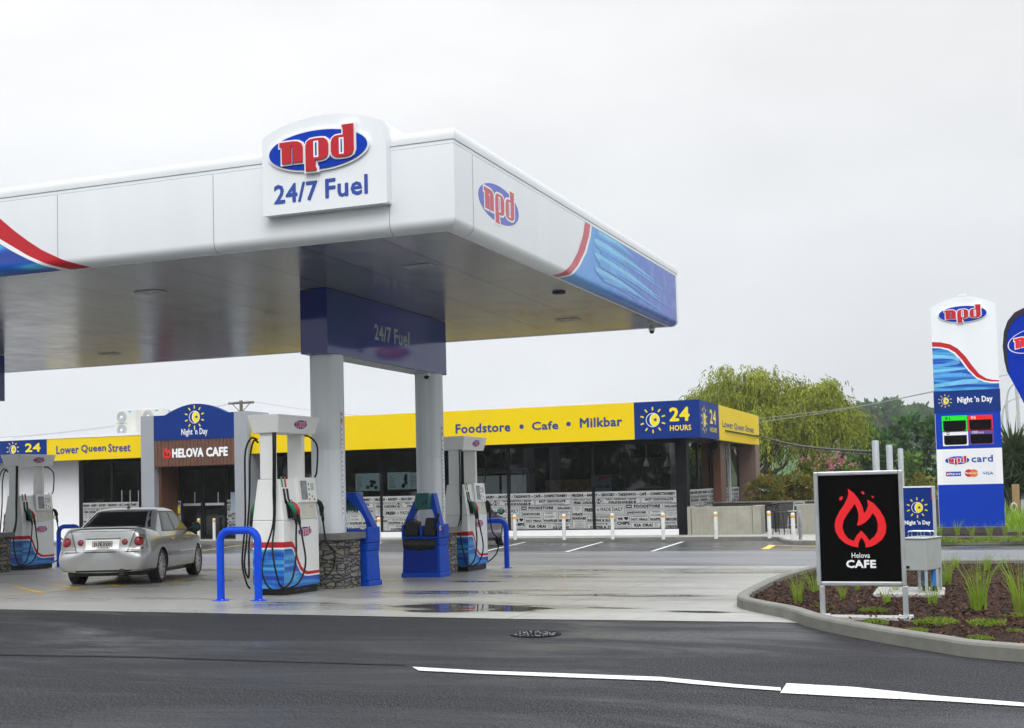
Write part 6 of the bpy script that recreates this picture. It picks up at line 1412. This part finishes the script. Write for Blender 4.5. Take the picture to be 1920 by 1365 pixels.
    mb = MB(); mb.lathe((.36, -.95, .25), [(.06, 0), (.06, .25), (.05, .25), (.05, .02)], 'trim_dark', 16, 'y'); mb.obj('exhaust', t, smooth=True, auto=40)
    mb = MB(); mb.bx(-.68, .68, -.6, 3.1, .17, .28, 'trim_dark'); mb.obj('underbody', t)
    mb = MB(); mb.hexa([(-.02, .60, 1.40), (.02, .60, 1.40), (.02, .72, 1.42), (-.02, .72, 1.42)], [(-.004, .66, 1.455), (.004, .66, 1.455), (.004, .69, 1.455), (-.004, .69, 1.455)], 'trim_dark'); mb.obj('roof_aerial', t)
    mb = MB(); mb.bx(-.55, .55, 1.0, 1.25, .5, 1.05, 'dark_in'); mb.bx(-.5, .5, 0.1, .5, .5, .9, 'dark_in'); mb.obj('seats', t, bevel=.05)
    for yy in (0, 2.67):
        for s in (-1, 1):
            mb = MB(); R_ = .315; mb.lathe((s*.735, yy, R_), [(.238, -.10), (.29, -.105), (.312, -.085), (.315, -.05), (.315, .05), (.312, .085), (.29, .105), (.246, .103), (.238, .09)], 'tyre', 40, 'x', cap=False); w = mb.obj('wheel', t, smooth=True, auto=40)
            mb = MB(); xo = s*.82; mb.lathe((s*.735, yy, R_), [(.239, -.05), (.239, s*.0), (.0, s*.0)], 'trim_dark', 28, 'x')
            wf = F((s*.735, yy, R_), (0, s, 0), (0, 0, 1)); ring_ = [(.240*math.cos(a*.2244), .240*math.sin(a*.2244)) for a in range(28)]; ring2 = [(.226*math.cos(a*.2244), .226*math.sin(a*.2244)) for a in range(28)]
            mb.poly(wf, [ring_, ring2], .02, .092, 'rim_alloy')
            for k in range(10):
                a = 2*math.pi*k/10+.1; c, s_ = math.cos(a), math.sin(a); hw1, hw2 = .016, .013
                mb.poly(wf, [(c*.03-s_*hw1, s_*.03+c*hw1), (c*.03+s_*hw1, s_*.03-c*hw1), (c*.230+s_*hw2, s_*.230-c*hw2), (c*.230-s_*hw2, s_*.230+c*hw2)], .03, .080+.0003*k, 'rim_alloy')
            mb.disc(wf, 0, 0, .045, .03, .088, 'rim_alloy', 16); mb.obj('rim', w)
    t.location = loc; t.rotation_euler = (R(-1.1), 0, rz); t.scale = (sc,)*3; return t
M['plate_recess'] = carpaint('pale_silver_paint', (.72, .72, .69)); M['rim_alloy'] = varied('alloy_rim', (.72, .72, .71), .3, .06, 8, metal=.35)
hd = R(20.5); hx, hy = -math.sin(hd), math.cos(hd); rxx, rxy = math.cos(hd), math.sin(hd); S_ = 1.035
px_, py_ = gnd(301, 1092.4); ax, ay = px_-rxx*.80*S_, py_-rxy*.80*S_
car('silver sedan with its back to the road stopped at the fuel dispenser', 'silver', (ax, ay, gz(ay)), hd, S_, 'JUE320')
car('dark purple car nosed in to the shop behind the far dispenser', 'purple', (-15.45, 35.3, gz(36.5)), R(2), 1.16, 'BKT417')

# ---------------------------------------------------------------- trees and plants
RNG = np.random.default_rng(11)
def leaf_obj(name, pts, dirs, ln, wd, mats, parent, probs=None, droop=None):
    """many small bent leaves: one quad each, along dirs"""
    n = len(pts); d = dirs/np.linalg.norm(dirs, axis=1, keepdims=True); r = RNG.normal(size=(n, 3)); s = np.cross(d, r); s /= np.linalg.norm(s, axis=1, keepdims=True)+1e-9
    L = (ln*(.6+.8*RNG.random(n)))[:, None]; Wd = (wd*(.6+.8*RNG.random(n)))[:, None]
    v = np.empty((n, 4, 3)); v[:, 0] = pts; v[:, 1] = pts+d*L*.5+s*Wd; v[:, 2] = pts+d*L; v[:, 3] = pts+d*L*.5-s*Wd
    me = bpy.data.meshes.new(name); me.vertices.add(n*4); me.vertices.foreach_set('co', v.reshape(-1)); me.loops.add(n*4); me.loops.foreach_set('vertex_index', np.arange(n*4, dtype=np.int32))
    me.polygons.add(n); me.polygons.foreach_set('loop_start', np.arange(0, n*4, 4, dtype=np.int32)); me.polygons.foreach_set('loop_total', np.full(n, 4, dtype=np.int32))
    for m in mats: me.materials.append(M[m])
    if len(mats) > 1: me.polygons.foreach_set('material_index', RNG.choice(len(mats), n, p=probs).astype(np.int32))
    me.update(calc_edges=True); o = bpy.data.objects.new(name, me); COL.objects.link(o)
    if parent is not None: child(o, parent)
    return o
def shell_pts(blobs, dens, fill=.25):
    """points in leaf clumps spread over and inside a set of ellipsoids"""
    P, Dn = [], []
    for cx, cy, cz, rx, ry, rz in blobs:
        n = int(dens*(rx*ry+ry*rz+rx*rz)); k = max(6, n//45)
        u = RNG.normal(size=(k, 3)); u /= np.linalg.norm(u, axis=1, keepdims=True); rad = np.where(RNG.random(k) < fill, RNG.random(k)**.5, .82+.26*RNG.random(k))
        c = u*rad[:, None]; sz = .10+.16*RNG.random(k)
        idx = RNG.integers(0, k, n); off = RNG.normal(size=(n, 3)); p = c[idx]+off*sz[idx][:, None]*np.array([1, 1, .7])*.8
        P.append(p*np.array([rx, ry, rz])+np.array([cx, cy, cz])); q = off*.8+u[idx]*.8+np.array([0, 0, -.25]); Dn.append(q)
    return np.concatenate(P), np.concatenate(Dn)
def trunk(parent, base, limbs, r, mat='bark'):
    mb = MB()
    for l in limbs:
        pts = smooth_path([tuple(np.array(base)+np.array(p)) for p in l[0]], 4); k = len(pts); mb.tube(pts, [l[1]*(1-.75*i/(k-1)) for i in range(k)], mat, 8)
    return mb.obj('trunk', parent, smooth=True)
def tree(label, name, x, y, blobs, dens, ln, wd, mats, probs, th, tr, group='trees behind the shop'):
    z = gz(y)-.3; t = thing(name, label, 'tree', (x, y, z), group)
    B_ = [(x+a, y+b, z+c, d, e, f_) for a, b, c, d, e, f_ in blobs]; p, d = shell_pts(B_, dens); leaf_obj('crown', p, d, ln, wd, mats, t, probs)
    lim = [([(0, 0, 0), (.1, 0, th*.5), (0, .1, th)], tr)]
    for a, b, c, *_ in blobs[:7]: lim.append(([(0, 0, th*.45), (a*.5, b*.5, (th*.6+c*.4)), (a*.9, b*.9, c)], tr*.5))
    trunk(t, (x, y, z), lim, tr); return t
def willow(label, x, y, top, lobes, n, group):
    """drooping strands hung from a domed scaffold of limbs"""
    z = gz(y)-.3; t = thing('willow_tree', label, 'tree', (x, y, z), group); P_, D_ = [], []
    for a, b, c, rx, ry, rz, w in lobes:
        for _ in range(int(n*w/27)):                                # tufts of strands springing from one branch end
            u = RNG.normal(size=3); u[2] = abs(u[2])*.95-.05; u /= np.linalg.norm(u); s0 = np.array([a, b, c])+u*np.array([rx, ry, rz])*(.62+.5*RNG.random()); big = .5+RNG.random()
            for _k in range(int(8+30*RNG.random())):
                s = s0+RNG.normal(size=3)*np.array([.30, .30, .16]); ln_ = (.35+1.35*RNG.random()**1.3)*big*(1.45-.75*u[2]); k = int(6+ln_*9)
                out_ = np.array([u[0], u[1], 0])*(.25+.45*RNG.random())+RNG.normal(size=3)*np.array([.16, .16, 0]); sway = RNG.normal(size=2)*.12
                for i in range(k):
                    q = i/k; p = s+out_*min(1, q*2)+np.array([sway[0]*q, sway[1]*q, .30*math.sin(min(1, q*2.6)*2.2)*(1-q)-ln_*q**1.5]); P_.append(p+RNG.normal(size=3)*.035)
                    D_.append(np.array([RNG.normal()*.3, RNG.normal()*.3, -.5-q*.9+RNG.normal()*.2])+out_*(1-q)*1.6)
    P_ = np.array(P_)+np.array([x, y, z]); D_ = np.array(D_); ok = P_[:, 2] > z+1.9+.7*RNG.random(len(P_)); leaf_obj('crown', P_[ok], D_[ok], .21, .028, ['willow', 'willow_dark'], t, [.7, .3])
    lim = [([(0, 0, 0), (.2, .1, 1.8), (0, 0, 3.2)], .42)]
    for a, b, c, rx, ry, rz, w in lobes: lim.append(([(0, 0, 2.2), (a*.5, b*.5, c*.62), (a, b, c*.95), (a*1.25, b*1.2, c+rz*.6)], .22)); lim.append(([(0, 0, 2.6), (a*.7+.8, b*.5, c*.7), (a+rx*.6, b, c+rz*.4)], .13))
    trunk(t, (x, y, z), lim, .4)
YW = 66
def at(px, py, Y): a = onY(px, py, Y); return a[0], a[1]-(gz(Y)-.3)
wx = at(1395, 900, YW)[0]; k = 66/2285
def lob(px, py, rx, rz, w, dy=0., x0=None, ry=None):
    a = at(px, py, YW); return (a[0]-x0, dy, a[1], rx*.92, ry or rx*.85, rz, w)
willow('big lime green willow rising behind the end of the shop', wx, YW, 0, [lob(1385, 760, 2.3, 1.9, .30, 0, wx), lob(1345, 765, 1.3, 1.3, .10, .5, wx), lob(1440, 745, 1.7, 1.7, .16, 1, wx), lob(1425, 800, 2.2, 1.2, .20, -1.2, wx), lob(1460, 830, 1.5, 1.4, .14, -.6, wx), lob(1395, 720, 1.5, .95, .10, 0, wx)], 2600, 'willows behind the shop')
wx2 = at(1525, 900, YW)[0]
willow('lower willow with thinner crown between the big willow and dark trees', wx2, YW, 0, [lob(1525, 765, 1.7, 1.5, .34, 0, wx2), lob(1565, 790, 1.3, 1.2, .22, .6, wx2), lob(1500, 800, 1.5, 1.3, .22, -.8, wx2), lob(1535, 735, 1.1, .7, .08, 0, wx2), lob(1555, 830, 1.3, 1.1, .14, -.4, wx2)], 2000, 'willows behind the shop')
def far(label, px, py, Y, wpx, hpx, mats, probs, dens=70, ln=.42, name='broadleaf_tree', group='trees behind the shop', seed=0):
    a = at(px, py, Y); r = random.Random(px); s = Y/FPX*1.07; W_, H_ = wpx*s/2, hpx*s/2; zc = a[1]-H_
    bl = [(0, 0, zc, W_*.72, W_*.6, H_*.82)]
    for i in range(7):
        g = 6.283*i/7+r.random(); bl.append((W_*.55*math.cos(g), (r.random()-.6)*W_*.8, zc+H_*.55*math.sin(g), W_*(.32+.2*r.random()), W_*.35, H_*(.28+.2*r.random())))
    return tree(label, name, a[0], Y, bl, dens, ln, ln*.34, mats, probs, max(1, zc-H_*.4), .16+W_*.03, group)
far('green bushy tree standing just past the lower willow', 1625, 790, 78, 90, 130, ['leaf_mid', 'leaf_dark'], [.75, .25])
far('full round green tree beside the tall price sign', 1718, 772, 82, 120, 140, ['leaf_mid', 'leaf_dark'], [.55, .45])
far('pale hazy treetop showing above the dark trees by the price sign', 1648, 750, 300, 120, 100, ['leaf_far'], [1], 16, 1.5)
far('pale hazy tree on the skyline, lower than its neighbour', 1725, 762, 320, 110, 80, ['leaf_far'], [1], 16, 1.5)
far('bright lime green young tree in front of the dark trees', 1705, 838, 60, 50, 95, ['leaf_lime', 'leaf_mid'], [.7, .3], 90, .28)
far('small dark tree filling the gap under the dark round tree', 1655, 830, 68, 80, 110, ['leaf_dark', 'leaf_mid'], [.7, .3])
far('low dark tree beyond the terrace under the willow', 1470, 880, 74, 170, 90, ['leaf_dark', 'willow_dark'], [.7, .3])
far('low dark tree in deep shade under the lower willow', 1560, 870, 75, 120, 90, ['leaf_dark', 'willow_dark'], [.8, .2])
far('distant dark tree low on the skyline past the price sign', 1893, 815, 160, 60, 30, ['leaf_dark'], [1], 40, .6)
# shrubs
def shrub(label, px, py, Y, wpx, hpx, mats, probs, dens=420, ln=.15, cat='shrub', extra=None, flat=.8):
    a = onY(px, py, Y); s = Y/FPX*1.05; W_, H_ = wpx*s/2, hpx*s; z0 = a[1]-H_; t = thing('garden_shrub', label, cat, (a[0], Y, z0), 'shrubs behind the terrace wall'); bl = []; r = random.Random(px+3)
    for i in range(9): g = -1+2*i/8; bl.append((a[0]+g*W_*.75, Y+(r.random()-.5)*W_*.8, z0+H_*(.38+.2*r.random()*(1-g*g)), W_*.36, W_*.4, H_*(.42+.18*(1-g*g))))
    p, d = shell_pts(bl, dens, .15); leaf_obj('foliage', p, d, ln, ln*.30, mats, t, probs)
    if extra: p, d = shell_pts([(b[0], b[1], b[2]+.02, b[3]*1.05, b[4]*1.05, b[5]*1.05) for b in bl], dens*.28, 0); leaf_obj('blossom', p, d, ln*.6, ln*.3, [extra], t)
    mb = MB(); rr = random.Random(px)
    for i in range(7): mb.tube(smooth_path([(a[0]+(rr.random()-.5)*W_*.4, Y, z0-.2), (a[0]+(rr.random()-.5)*W_, Y+.1, z0+H_*.4), (a[0]+(rr.random()-.5)*W_*1.6, Y, z0+H_*.7)], 3), .03, 'bark', 5)
    mb.obj('stem', t); return t
shrub('wide olive and russet clipped shrub above the dark retaining wall', 1472, 890, 48.5, 128, 54, ['shrub', 'shrub_red'], [.6, .4])
shrub('pink flowering shrub standing behind the russet shrub', 1550, 860, 50.5, 112, 66, ['shrub', 'leaf_lime'], [.75, .25], 330, .16, extra='pink')
shrub('olive shrub showing between the grey posts and the price sign', 1725, 893, 49.0, 90, 50, ['shrub', 'shrub_red'], [.7, .3], 300)
shrub('dull green shrub hidden low behind the cafe sign', 1620, 900, 49.0, 110, 45, ['shrub', 'leaf_mid'], [.6, .4], 200)
# cabbage tree with sword leaves
def cabbage(label, px, py, Y, sc=1.):
    a = onY(px, py, Y); z0 = gz(Y); t = thing('cabbage_tree', label, 'tree', (a[0], Y, z0), 'cabbage trees past the price sign'); P_, D_ = [], []
    for hx_, hz, n in ((0, a[1], 420), (-.5*sc, a[1]-.9*sc, 300), (.45*sc, a[1]-.7*sc, 300)):
        for i in range(n): u = RNG.normal(size=3); u[2] += .1; u /= np.linalg.norm(u); P_.append(np.array([a[0]+hx_, Y, hz])+u*.12); D_.append(u+np.array([0, 0, -.3]))
    leaf_obj('crown', np.array(P_), np.array(D_), 1.05*sc, .05*sc, ['cabbage'], t); mb = MB(); mb.tube([(a[0]+.1, Y, z0), (a[0], Y, a[1])], [.2, .12], 'bark', 8); mb.tube([(a[0]+.1, Y, z0+1), (a[0]-.5*sc, Y, a[1]-.9*sc)], [.12, .09], 'bark', 8); mb.tube([(a[0]+.1, Y, z0+1.2), (a[0]+.45*sc, Y, a[1]-.7*sc)], [.12, .09], 'bark', 8); mb.obj('trunk', t)
cabbage('spiky cabbage tree with hanging leaves right beside the price sign', 1900, 850, 52); cabbage('second spiky cabbage tree in the gap behind the price sign', 1888, 872, 56, .8)
# grass beyond the sign, as a mass
def clump(name, label, n, h, spread, mats, wd=.006, cat='grass', lean=.35):
    mb = MB(); rr = random.Random(len(label))
    for i in range(n):
        a = rr.random()*6.283; q = spread*.35*math.sqrt(rr.random()); l = h*(.55+.6*rr.random()); le = lean*(.3+1.1*rr.random())*l; b = rr.random()*6.283; w = wd*(.7+.6*rr.random())
        bx2, by2 = q*math.cos(a), q*math.sin(a); dx, dy = math.cos(a+(.7*rr.random()-.35)), math.sin(a+(.7*rr.random()-.35)); sx_, sy = -math.sin(b)*w, math.cos(b)*w; vs = []
        for j in range(5): t_ = j/4; x = bx2+dx*le*t_**2; y = by2+dy*le*t_**2; z = l*(t_-.18*t_**3); k = 1-t_**1.6*.92; vs += [(x-sx_*k, y-sy*k, z), (x+sx_*k, y+sy*k, z)]
        mb.add(vs, [(2*j, 2*j+1, 2*j+3, 2*j+2) for j in range(4)], 'grass_dry' if mats == 'grass' and rr.random() < .13 else mats)
    o = mb.obj(name, smooth=True); return o
M['grass_dry'] = leafmat('dry_grass_blade', (.20, .16, .05), (.32, .26, .08), (.42, .36, .12), 2)
gA = clump('grass_tuft', 'a', 70, .62, .20, 'grass', .0040, lean=.36); gB = clump('grass_tuft', 'bb', 55, .52, .24, 'grass', .0040, lean=.5)
def cover_mesh():
    rr = np.random.default_rng(5); n = 560; a = rr.random(n)*6.283; q = np.sqrt(rr.random(n)); P_ = np.stack([.34*q*np.cos(a), .28*q*np.sin(a), .01+.075*rr.random(n)*(1-q*q*.6)], 1); D_ = rr.normal(size=(n, 3))*.7+np.array([0, 0, .6]); return leaf_obj('ground_cover', P_, D_, .055, .011, ['cover'], None)
gC = cover_mesh()
first = {}
def plant(src, px, py, sc, label, group, rz, dz=.055, cat='plant', sz=1.):
    x, y = gnd(px, py, dz); 
    if src.name not in first: o = src; first[src.name] = 1
    else: o = src.copy(); COL.objects.link(o)
    o.location = (x, y, gz(y)+dz); o.rotation_euler = (0, 0, rz); o.scale = (sc, sc, sc*sz); tag(o, label, cat, group); return o
def Z2(x, y): return x/3.3103+1340, y/3.3103+840
GT = 'grass tufts in the bark garden'
for src, q, sc, lab in ((gA, (515, 962), 1.05, 'grass tuft standing outside the first leg of the cafe sign'), (gB, (620, 895), 1.2, 'grass tuft half hidden by the frame of the cafe sign'), (gA, (795, 945), .62, 'short grass tuft under the middle of the cafe sign'), (gB, (1065, 968), .75, 'short grass tuft under the cafe sign, nearer its second leg'),
                        (gB, (1355, 970), .92, 'grass tuft growing in front of the concrete pad'), (gA, (1440, 850), 1.35, 'tall leaning grass tuft behind the concrete pad'), (gA, (1640, 1005), 1.65, 'tallest grass tuft in the middle of the bark garden'), (gA, (1905, 1030), 1.75, 'tall grass tuft cut off by the picture edge'),
                        (gB, (1125, 905), .6, 'little grass tuft right by the blue pipe under the cabinet'), (gB, (1500, 745), .9, 'grass tuft at the back of the garden near the road'), (gA, (1690, 760), .9, 'grass tuft at the back of the garden behind the tallest tuft'), (gB, (885, 880), .5, 'low grass tuft in the dark under the cafe sign')):
    plant(src, *Z2(*q), sc*.72, lab, GT, random.random()*6)
for i, (x, y, sc) in enumerate(((1.6, 13.4, 1.1), (1.5, 17.0, 1.2), (2.6, 15.2, 1.3), (3.1, 19.5, 1.1), (2.2, 22.5, 1.2), (4.3, 17.2, 1.2), (4.6, 13.0, 1.1), (5.4, 21.0, 1.2))):
    o = (gA if i % 2 else gB).copy(); COL.objects.link(o); o.location = (x, y, gz(y)+.055); o.rotation_euler = (0, 0, i*1.3); o.scale = (sc,)*3; tag(o, 'grass tuft out in the open bark beyond the blue cabinet pipes', 'plant', GT+' past the cabinet')
GC = 'low green ground cover plants in the bark garden'
for q, sc, lab in (((985, 1020), 1.0, 'ground cover mat just behind the concrete strip of the cafe sign'), ((1000, 1090), .85, 'ground cover mat between the cafe sign and the kerb'), ((1370, 1095), 1.3, 'widest ground cover mat, in front of the tallest grass tuft'), ((1250, 1145), .8, 'thin ground cover mat close to the kerb by the road'), ((1690, 1100), 1.15, 'ground cover mat in front of the tall grass'), ((1650, 1190), .75, 'small ground cover mat near the road kerb'), ((1885, 1050), .8, 'ground cover at the foot of the tuft cut off by the picture edge'), ((700, 1000), .6, 'small ground cover mat beside the first leg of the cafe sign'), ((1870, 1140), .55, 'little ground cover mat near the picture edge'), ((640, 990), .45, 'tiny ground cover mat outside the first sign leg'), ((1600, 1000), .6, 'thin ground cover round the base of the tallest tuft')):
    plant(gC, *Z2(*q), sc*.52, lab, GC, random.random()*6)
for px, sc, lab in ((1763, .8, 'grass tuft at the near corner of the price sign'), (1795, .95, 'grass tuft under the first quarter of the price sign'), (1822, .85, 'grass tuft before the middle of the price sign'), (1856, .95, 'grass tuft before the far half of the price sign'), (1885, .85, 'grass tuft at the far corner of the price sign'), (1912, .7, 'grass tuft past the price sign')):
    plant(gA if px % 2 else gB, px, 1004, sc*1.0, lab, 'grass tufts below the price sign', random.random()*6, .12)
for px, py, sc in ((1765, 1015, 1.2), (1850, 1016, 1.3), (1905, 1014, 1.2), (1800, 1018, 1.0)): plant(gC, px, py, sc*1.0, 'low green mat in the bark below the tall price sign', 'green mats below the price sign', random.random()*6, .12)
# bark chips
rr = np.random.default_rng(9); n = 26000; from mathutils.geometry import intersect_point_tri_2d
def inside(x, y, poly):
    c = False; j = len(poly)-1
    for i in range(len(poly)):
        if (poly[i][1] > y) != (poly[j][1] > y) and x < (poly[j][0]-poly[i][0])*(y-poly[i][1])/(poly[j][1]-poly[i][1])+poly[i][0]: c = not c
        j = i
    return c
P_ = []
while len(P_) < n:
    x, y = rr.random()*9-3.0, 9.0+rr.random()**1.7*17
    if inside(x, y, BED): P_.append((x, y, gz(y)+.058+.03*rr.random()))
P_ = np.array(P_); D_ = rr.normal(size=(n, 3))*np.array([1, 1, .35]); ch = leaf_obj('bark_mulch', P_, D_, .055, .010, ['chips'], None); ch['kind'] = 'stuff'
# long grass past the price sign
xs = rr.random(5000)*14+1.3; ys = 44+rr.random(5000)*8; P_ = np.stack([xs, ys, np.array([gz(y) for y in ys])+.05], 1); D_ = rr.normal(size=(5000, 3))*.35+np.array([0, 0, 1]); g = leaf_obj('long_grass', P_, D_, .8, .02, ['grass'], None); g['kind'] = 'stuff'

# ---------------------------------------------------------------- poles, wires, far things
def upole(label, px, py, Y):
    a = onY(px, py, Y); t = thing('utility_pole', label, 'utility pole', (a[0], Y, -.5)); mb = MB(); mb.tube([(a[0], Y, -.5), (a[0], Y, a[1])], [.16, .12], 'pole_wood', 8); mb.obj('post', t)
    mb = MB(); mb.bx(a[0]-1.05, a[0]+1.05, Y-.06, Y+.06, a[1]-.25, a[1]-.1, 'pole_wood'); mb.obj('crossarm', t); mb = MB(); mb.tube([(a[0]+.75, Y, a[1]-.2), (a[0]+.05, Y, a[1]-.85)], .03, 'pole_wood', 6); mb.tube([(a[0]-.75, Y, a[1]-.2), (a[0]-.05, Y, a[1]-.85)], .03, 'pole_wood', 6); mb.obj('brace', t)
    for u in (-.95, -.35, .35, .95): mb = MB(); mb.lathe((a[0]+u, Y, a[1]-.1), [(.03, 0), (.05, .06), (.05, .14), (0, .16)], 'white_warm', 8); mb.obj('insulator', t)
    return a
pa = upole('old timber power pole with a crossarm behind the shop roof', 452, 751, 75)
def wire(label, pts, r=.012, mat='wire'):
    mb = MB(); mb.tube(smooth_path(pts, 6), r, mat, 5); tag(mb.obj('overhead_wire', smooth=True), label, 'wire', 'overhead wires')
M['wire'] = principled('wire', (.25, .26, .27), .6); M['wire_black'] = principled('black_cable', (.012, .012, .012), .5)
def W3(px, py, Y): a = onY(px, py, Y); return (a[0], Y, a[1])
wire('thin wire running from the pole towards the dome of the shop', [W3(452, 751, 75), W3(300, 785, 72), W3(100, 812, 70), W3(-60, 824, 68)], .010); wire('lower thin wire sagging over the shop roof beside the fans', [W3(440, 756, 75), W3(250, 795, 71), W3(0, 824, 68)], .010)
wire('thin wire leaving the pole towards the canopy column', [W3(460, 751, 75), W3(580, 769, 78), W3(700, 782, 80)], .010)
wire('upper pale wire crossing in front of the willows to the price sign', [W3(1424, 785, 58), W3(1600, 763, 58), W3(1752, 733, 58), W3(1900, 700, 58)], .014); wire('lower pale wire crossing in front of the willows', [W3(1424, 792, 58), W3(1580, 768, 58), W3(1755, 734, 58)], .014)
wire('thick black cable from the yellow fascia end to the tallest grey post', [(XF+.06, YEND-1, zfb+.40), W3(1500, 836, 36), W3(1640, 848, 27)], .030, 'wire_black'); wire('thin black cable just under the thick black cable', [(XF+.06, YEND-1, zfb+.30), W3(1500, 842, 36), W3(1664, 855, 27.8)], .012, 'wire_black')
def lamp(label, px, py, pyb, Y, arm):
    a = onY(px, py, Y); z0 = gz(Y); t = thing('street_lamp', label, 'street lamp', (a[0], Y, z0), 'distant curved street lamps'); mb = MB(); h = a[1]
    mb.tube(smooth_path([(a[0], Y, z0), (a[0], Y, h*.55), (a[0], Y, h*.82), (a[0]+arm*.25, Y, h*.95), (a[0]+arm, Y, h)], 6), [.13]*6+[.1]*6+[.07]*6+[.05]*7, 'galv', 8); mb.obj('post', t, smooth=True); mb = MB(); mb.box((a[0]+arm*1.15, Y, h), (.7, .25, .12), 'galv'); mb.obj('lamp_head', t)
lamp('distant grey street lamp beside the price sign, with the taller curve', 1886, 708, 830, 95, 2.2); lamp('distant grey street lamp whose arm starts lower, under the flag', 1878, 742, 830, 105, 2.6); lamp('distant thick grey lamp post rising behind the flag', 1904, 655, 830, 90, 3.0)
Y = 50; a = onY(1904, 908, Y); mb = MB(); mb.bx(a[0]-.13, a[0]+.13, Y, Y+.2, gz(Y), a[1], 'wood_post'); tag(mb.obj('timber_post', bevel=.01), 'weathered yellow timber post in the grass past the price sign', 'post')
b = onY(1901, 951, Y-.1); mb = MB(); vs = []
mb.tube([(b[0]+.09*math.cos(i*.314), Y-.1, b[1]+.15*math.sin(i*.314)) for i in range(21)], .035, 'cream_white', 8); tag(mb.obj('life_ring', smooth=True), 'small white ring hanging on the timber post', 'ring')
mb = MB(); a = onY(1918, 955, 49); mb.bx(a[0]-.06, a[0]+.5, 49, 49.1, a[1]-.4, a[1]+.35, 'cabinet'); mb.bx(a[0]+.1, a[0]+.16, 49.1, 49.2, gz(49), a[1], 'galv'); tag(mb.obj('notice_board'), 'white notice board at the edge past the timber post', 'notice board')
# far wooded rise
mb = MB(); vs = []; n = 60
for i in range(n+1):
    x = -380+14*i; h = 2.5+1.6*math.sin(i*.31)+1.2*math.sin(i*.83+1); h = h*(.2 if x < -110 else 1); vs += [(x, 400, -1), (x, 430, max(.5, h*2.6))]
mb.add(vs, [(2*i, 2*i+2, 2*i+3, 2*i+1) for i in range(n)], 'leaf_far'); structure(mb.obj('hill', smooth=True))

# trees across the road behind the viewpoint: one distant mass, seen mirrored in the shop glazing
bl = []; rr_ = random.Random(8)
for i in range(46): bl.append((-150+5*i+rr_.random()*3, -34-8*rr_.random(), 2.6+2.2*rr_.random(), 3.2+1.5*rr_.random(), 3, 3.2+2.4*rr_.random()))
p, d = shell_pts(bl, 16, .3); tl = leaf_obj('treeline', p, d, 1.1, .5, ['leaf_mid', 'leaf_dark'], None, [.5, .5]); tl['kind'] = 'stuff'

# light rain haze over the whole place
hz = bpy.data.materials.new('haze_air'); hz.use_nodes = True; t_ = hz.node_tree; t_.nodes.clear(); o_ = t_.nodes.new('ShaderNodeOutputMaterial'); pv = t_.nodes.new('ShaderNodeVolumePrincipled')
pv.inputs['Color'].default_value = (.93, .95, .97, 1); pv.inputs['Density'].default_value = .00042; pv.inputs['Anisotropy'].default_value = .2; t_.links.new(pv.outputs[0], o_.inputs['Volume'])
M['haze'] = hz; mb = MB(); mb.bx(-460, 460, -60, 480, -2.2, 46, 'haze'); h_ = mb.obj('haze'); h_['kind'] = 'stuff'
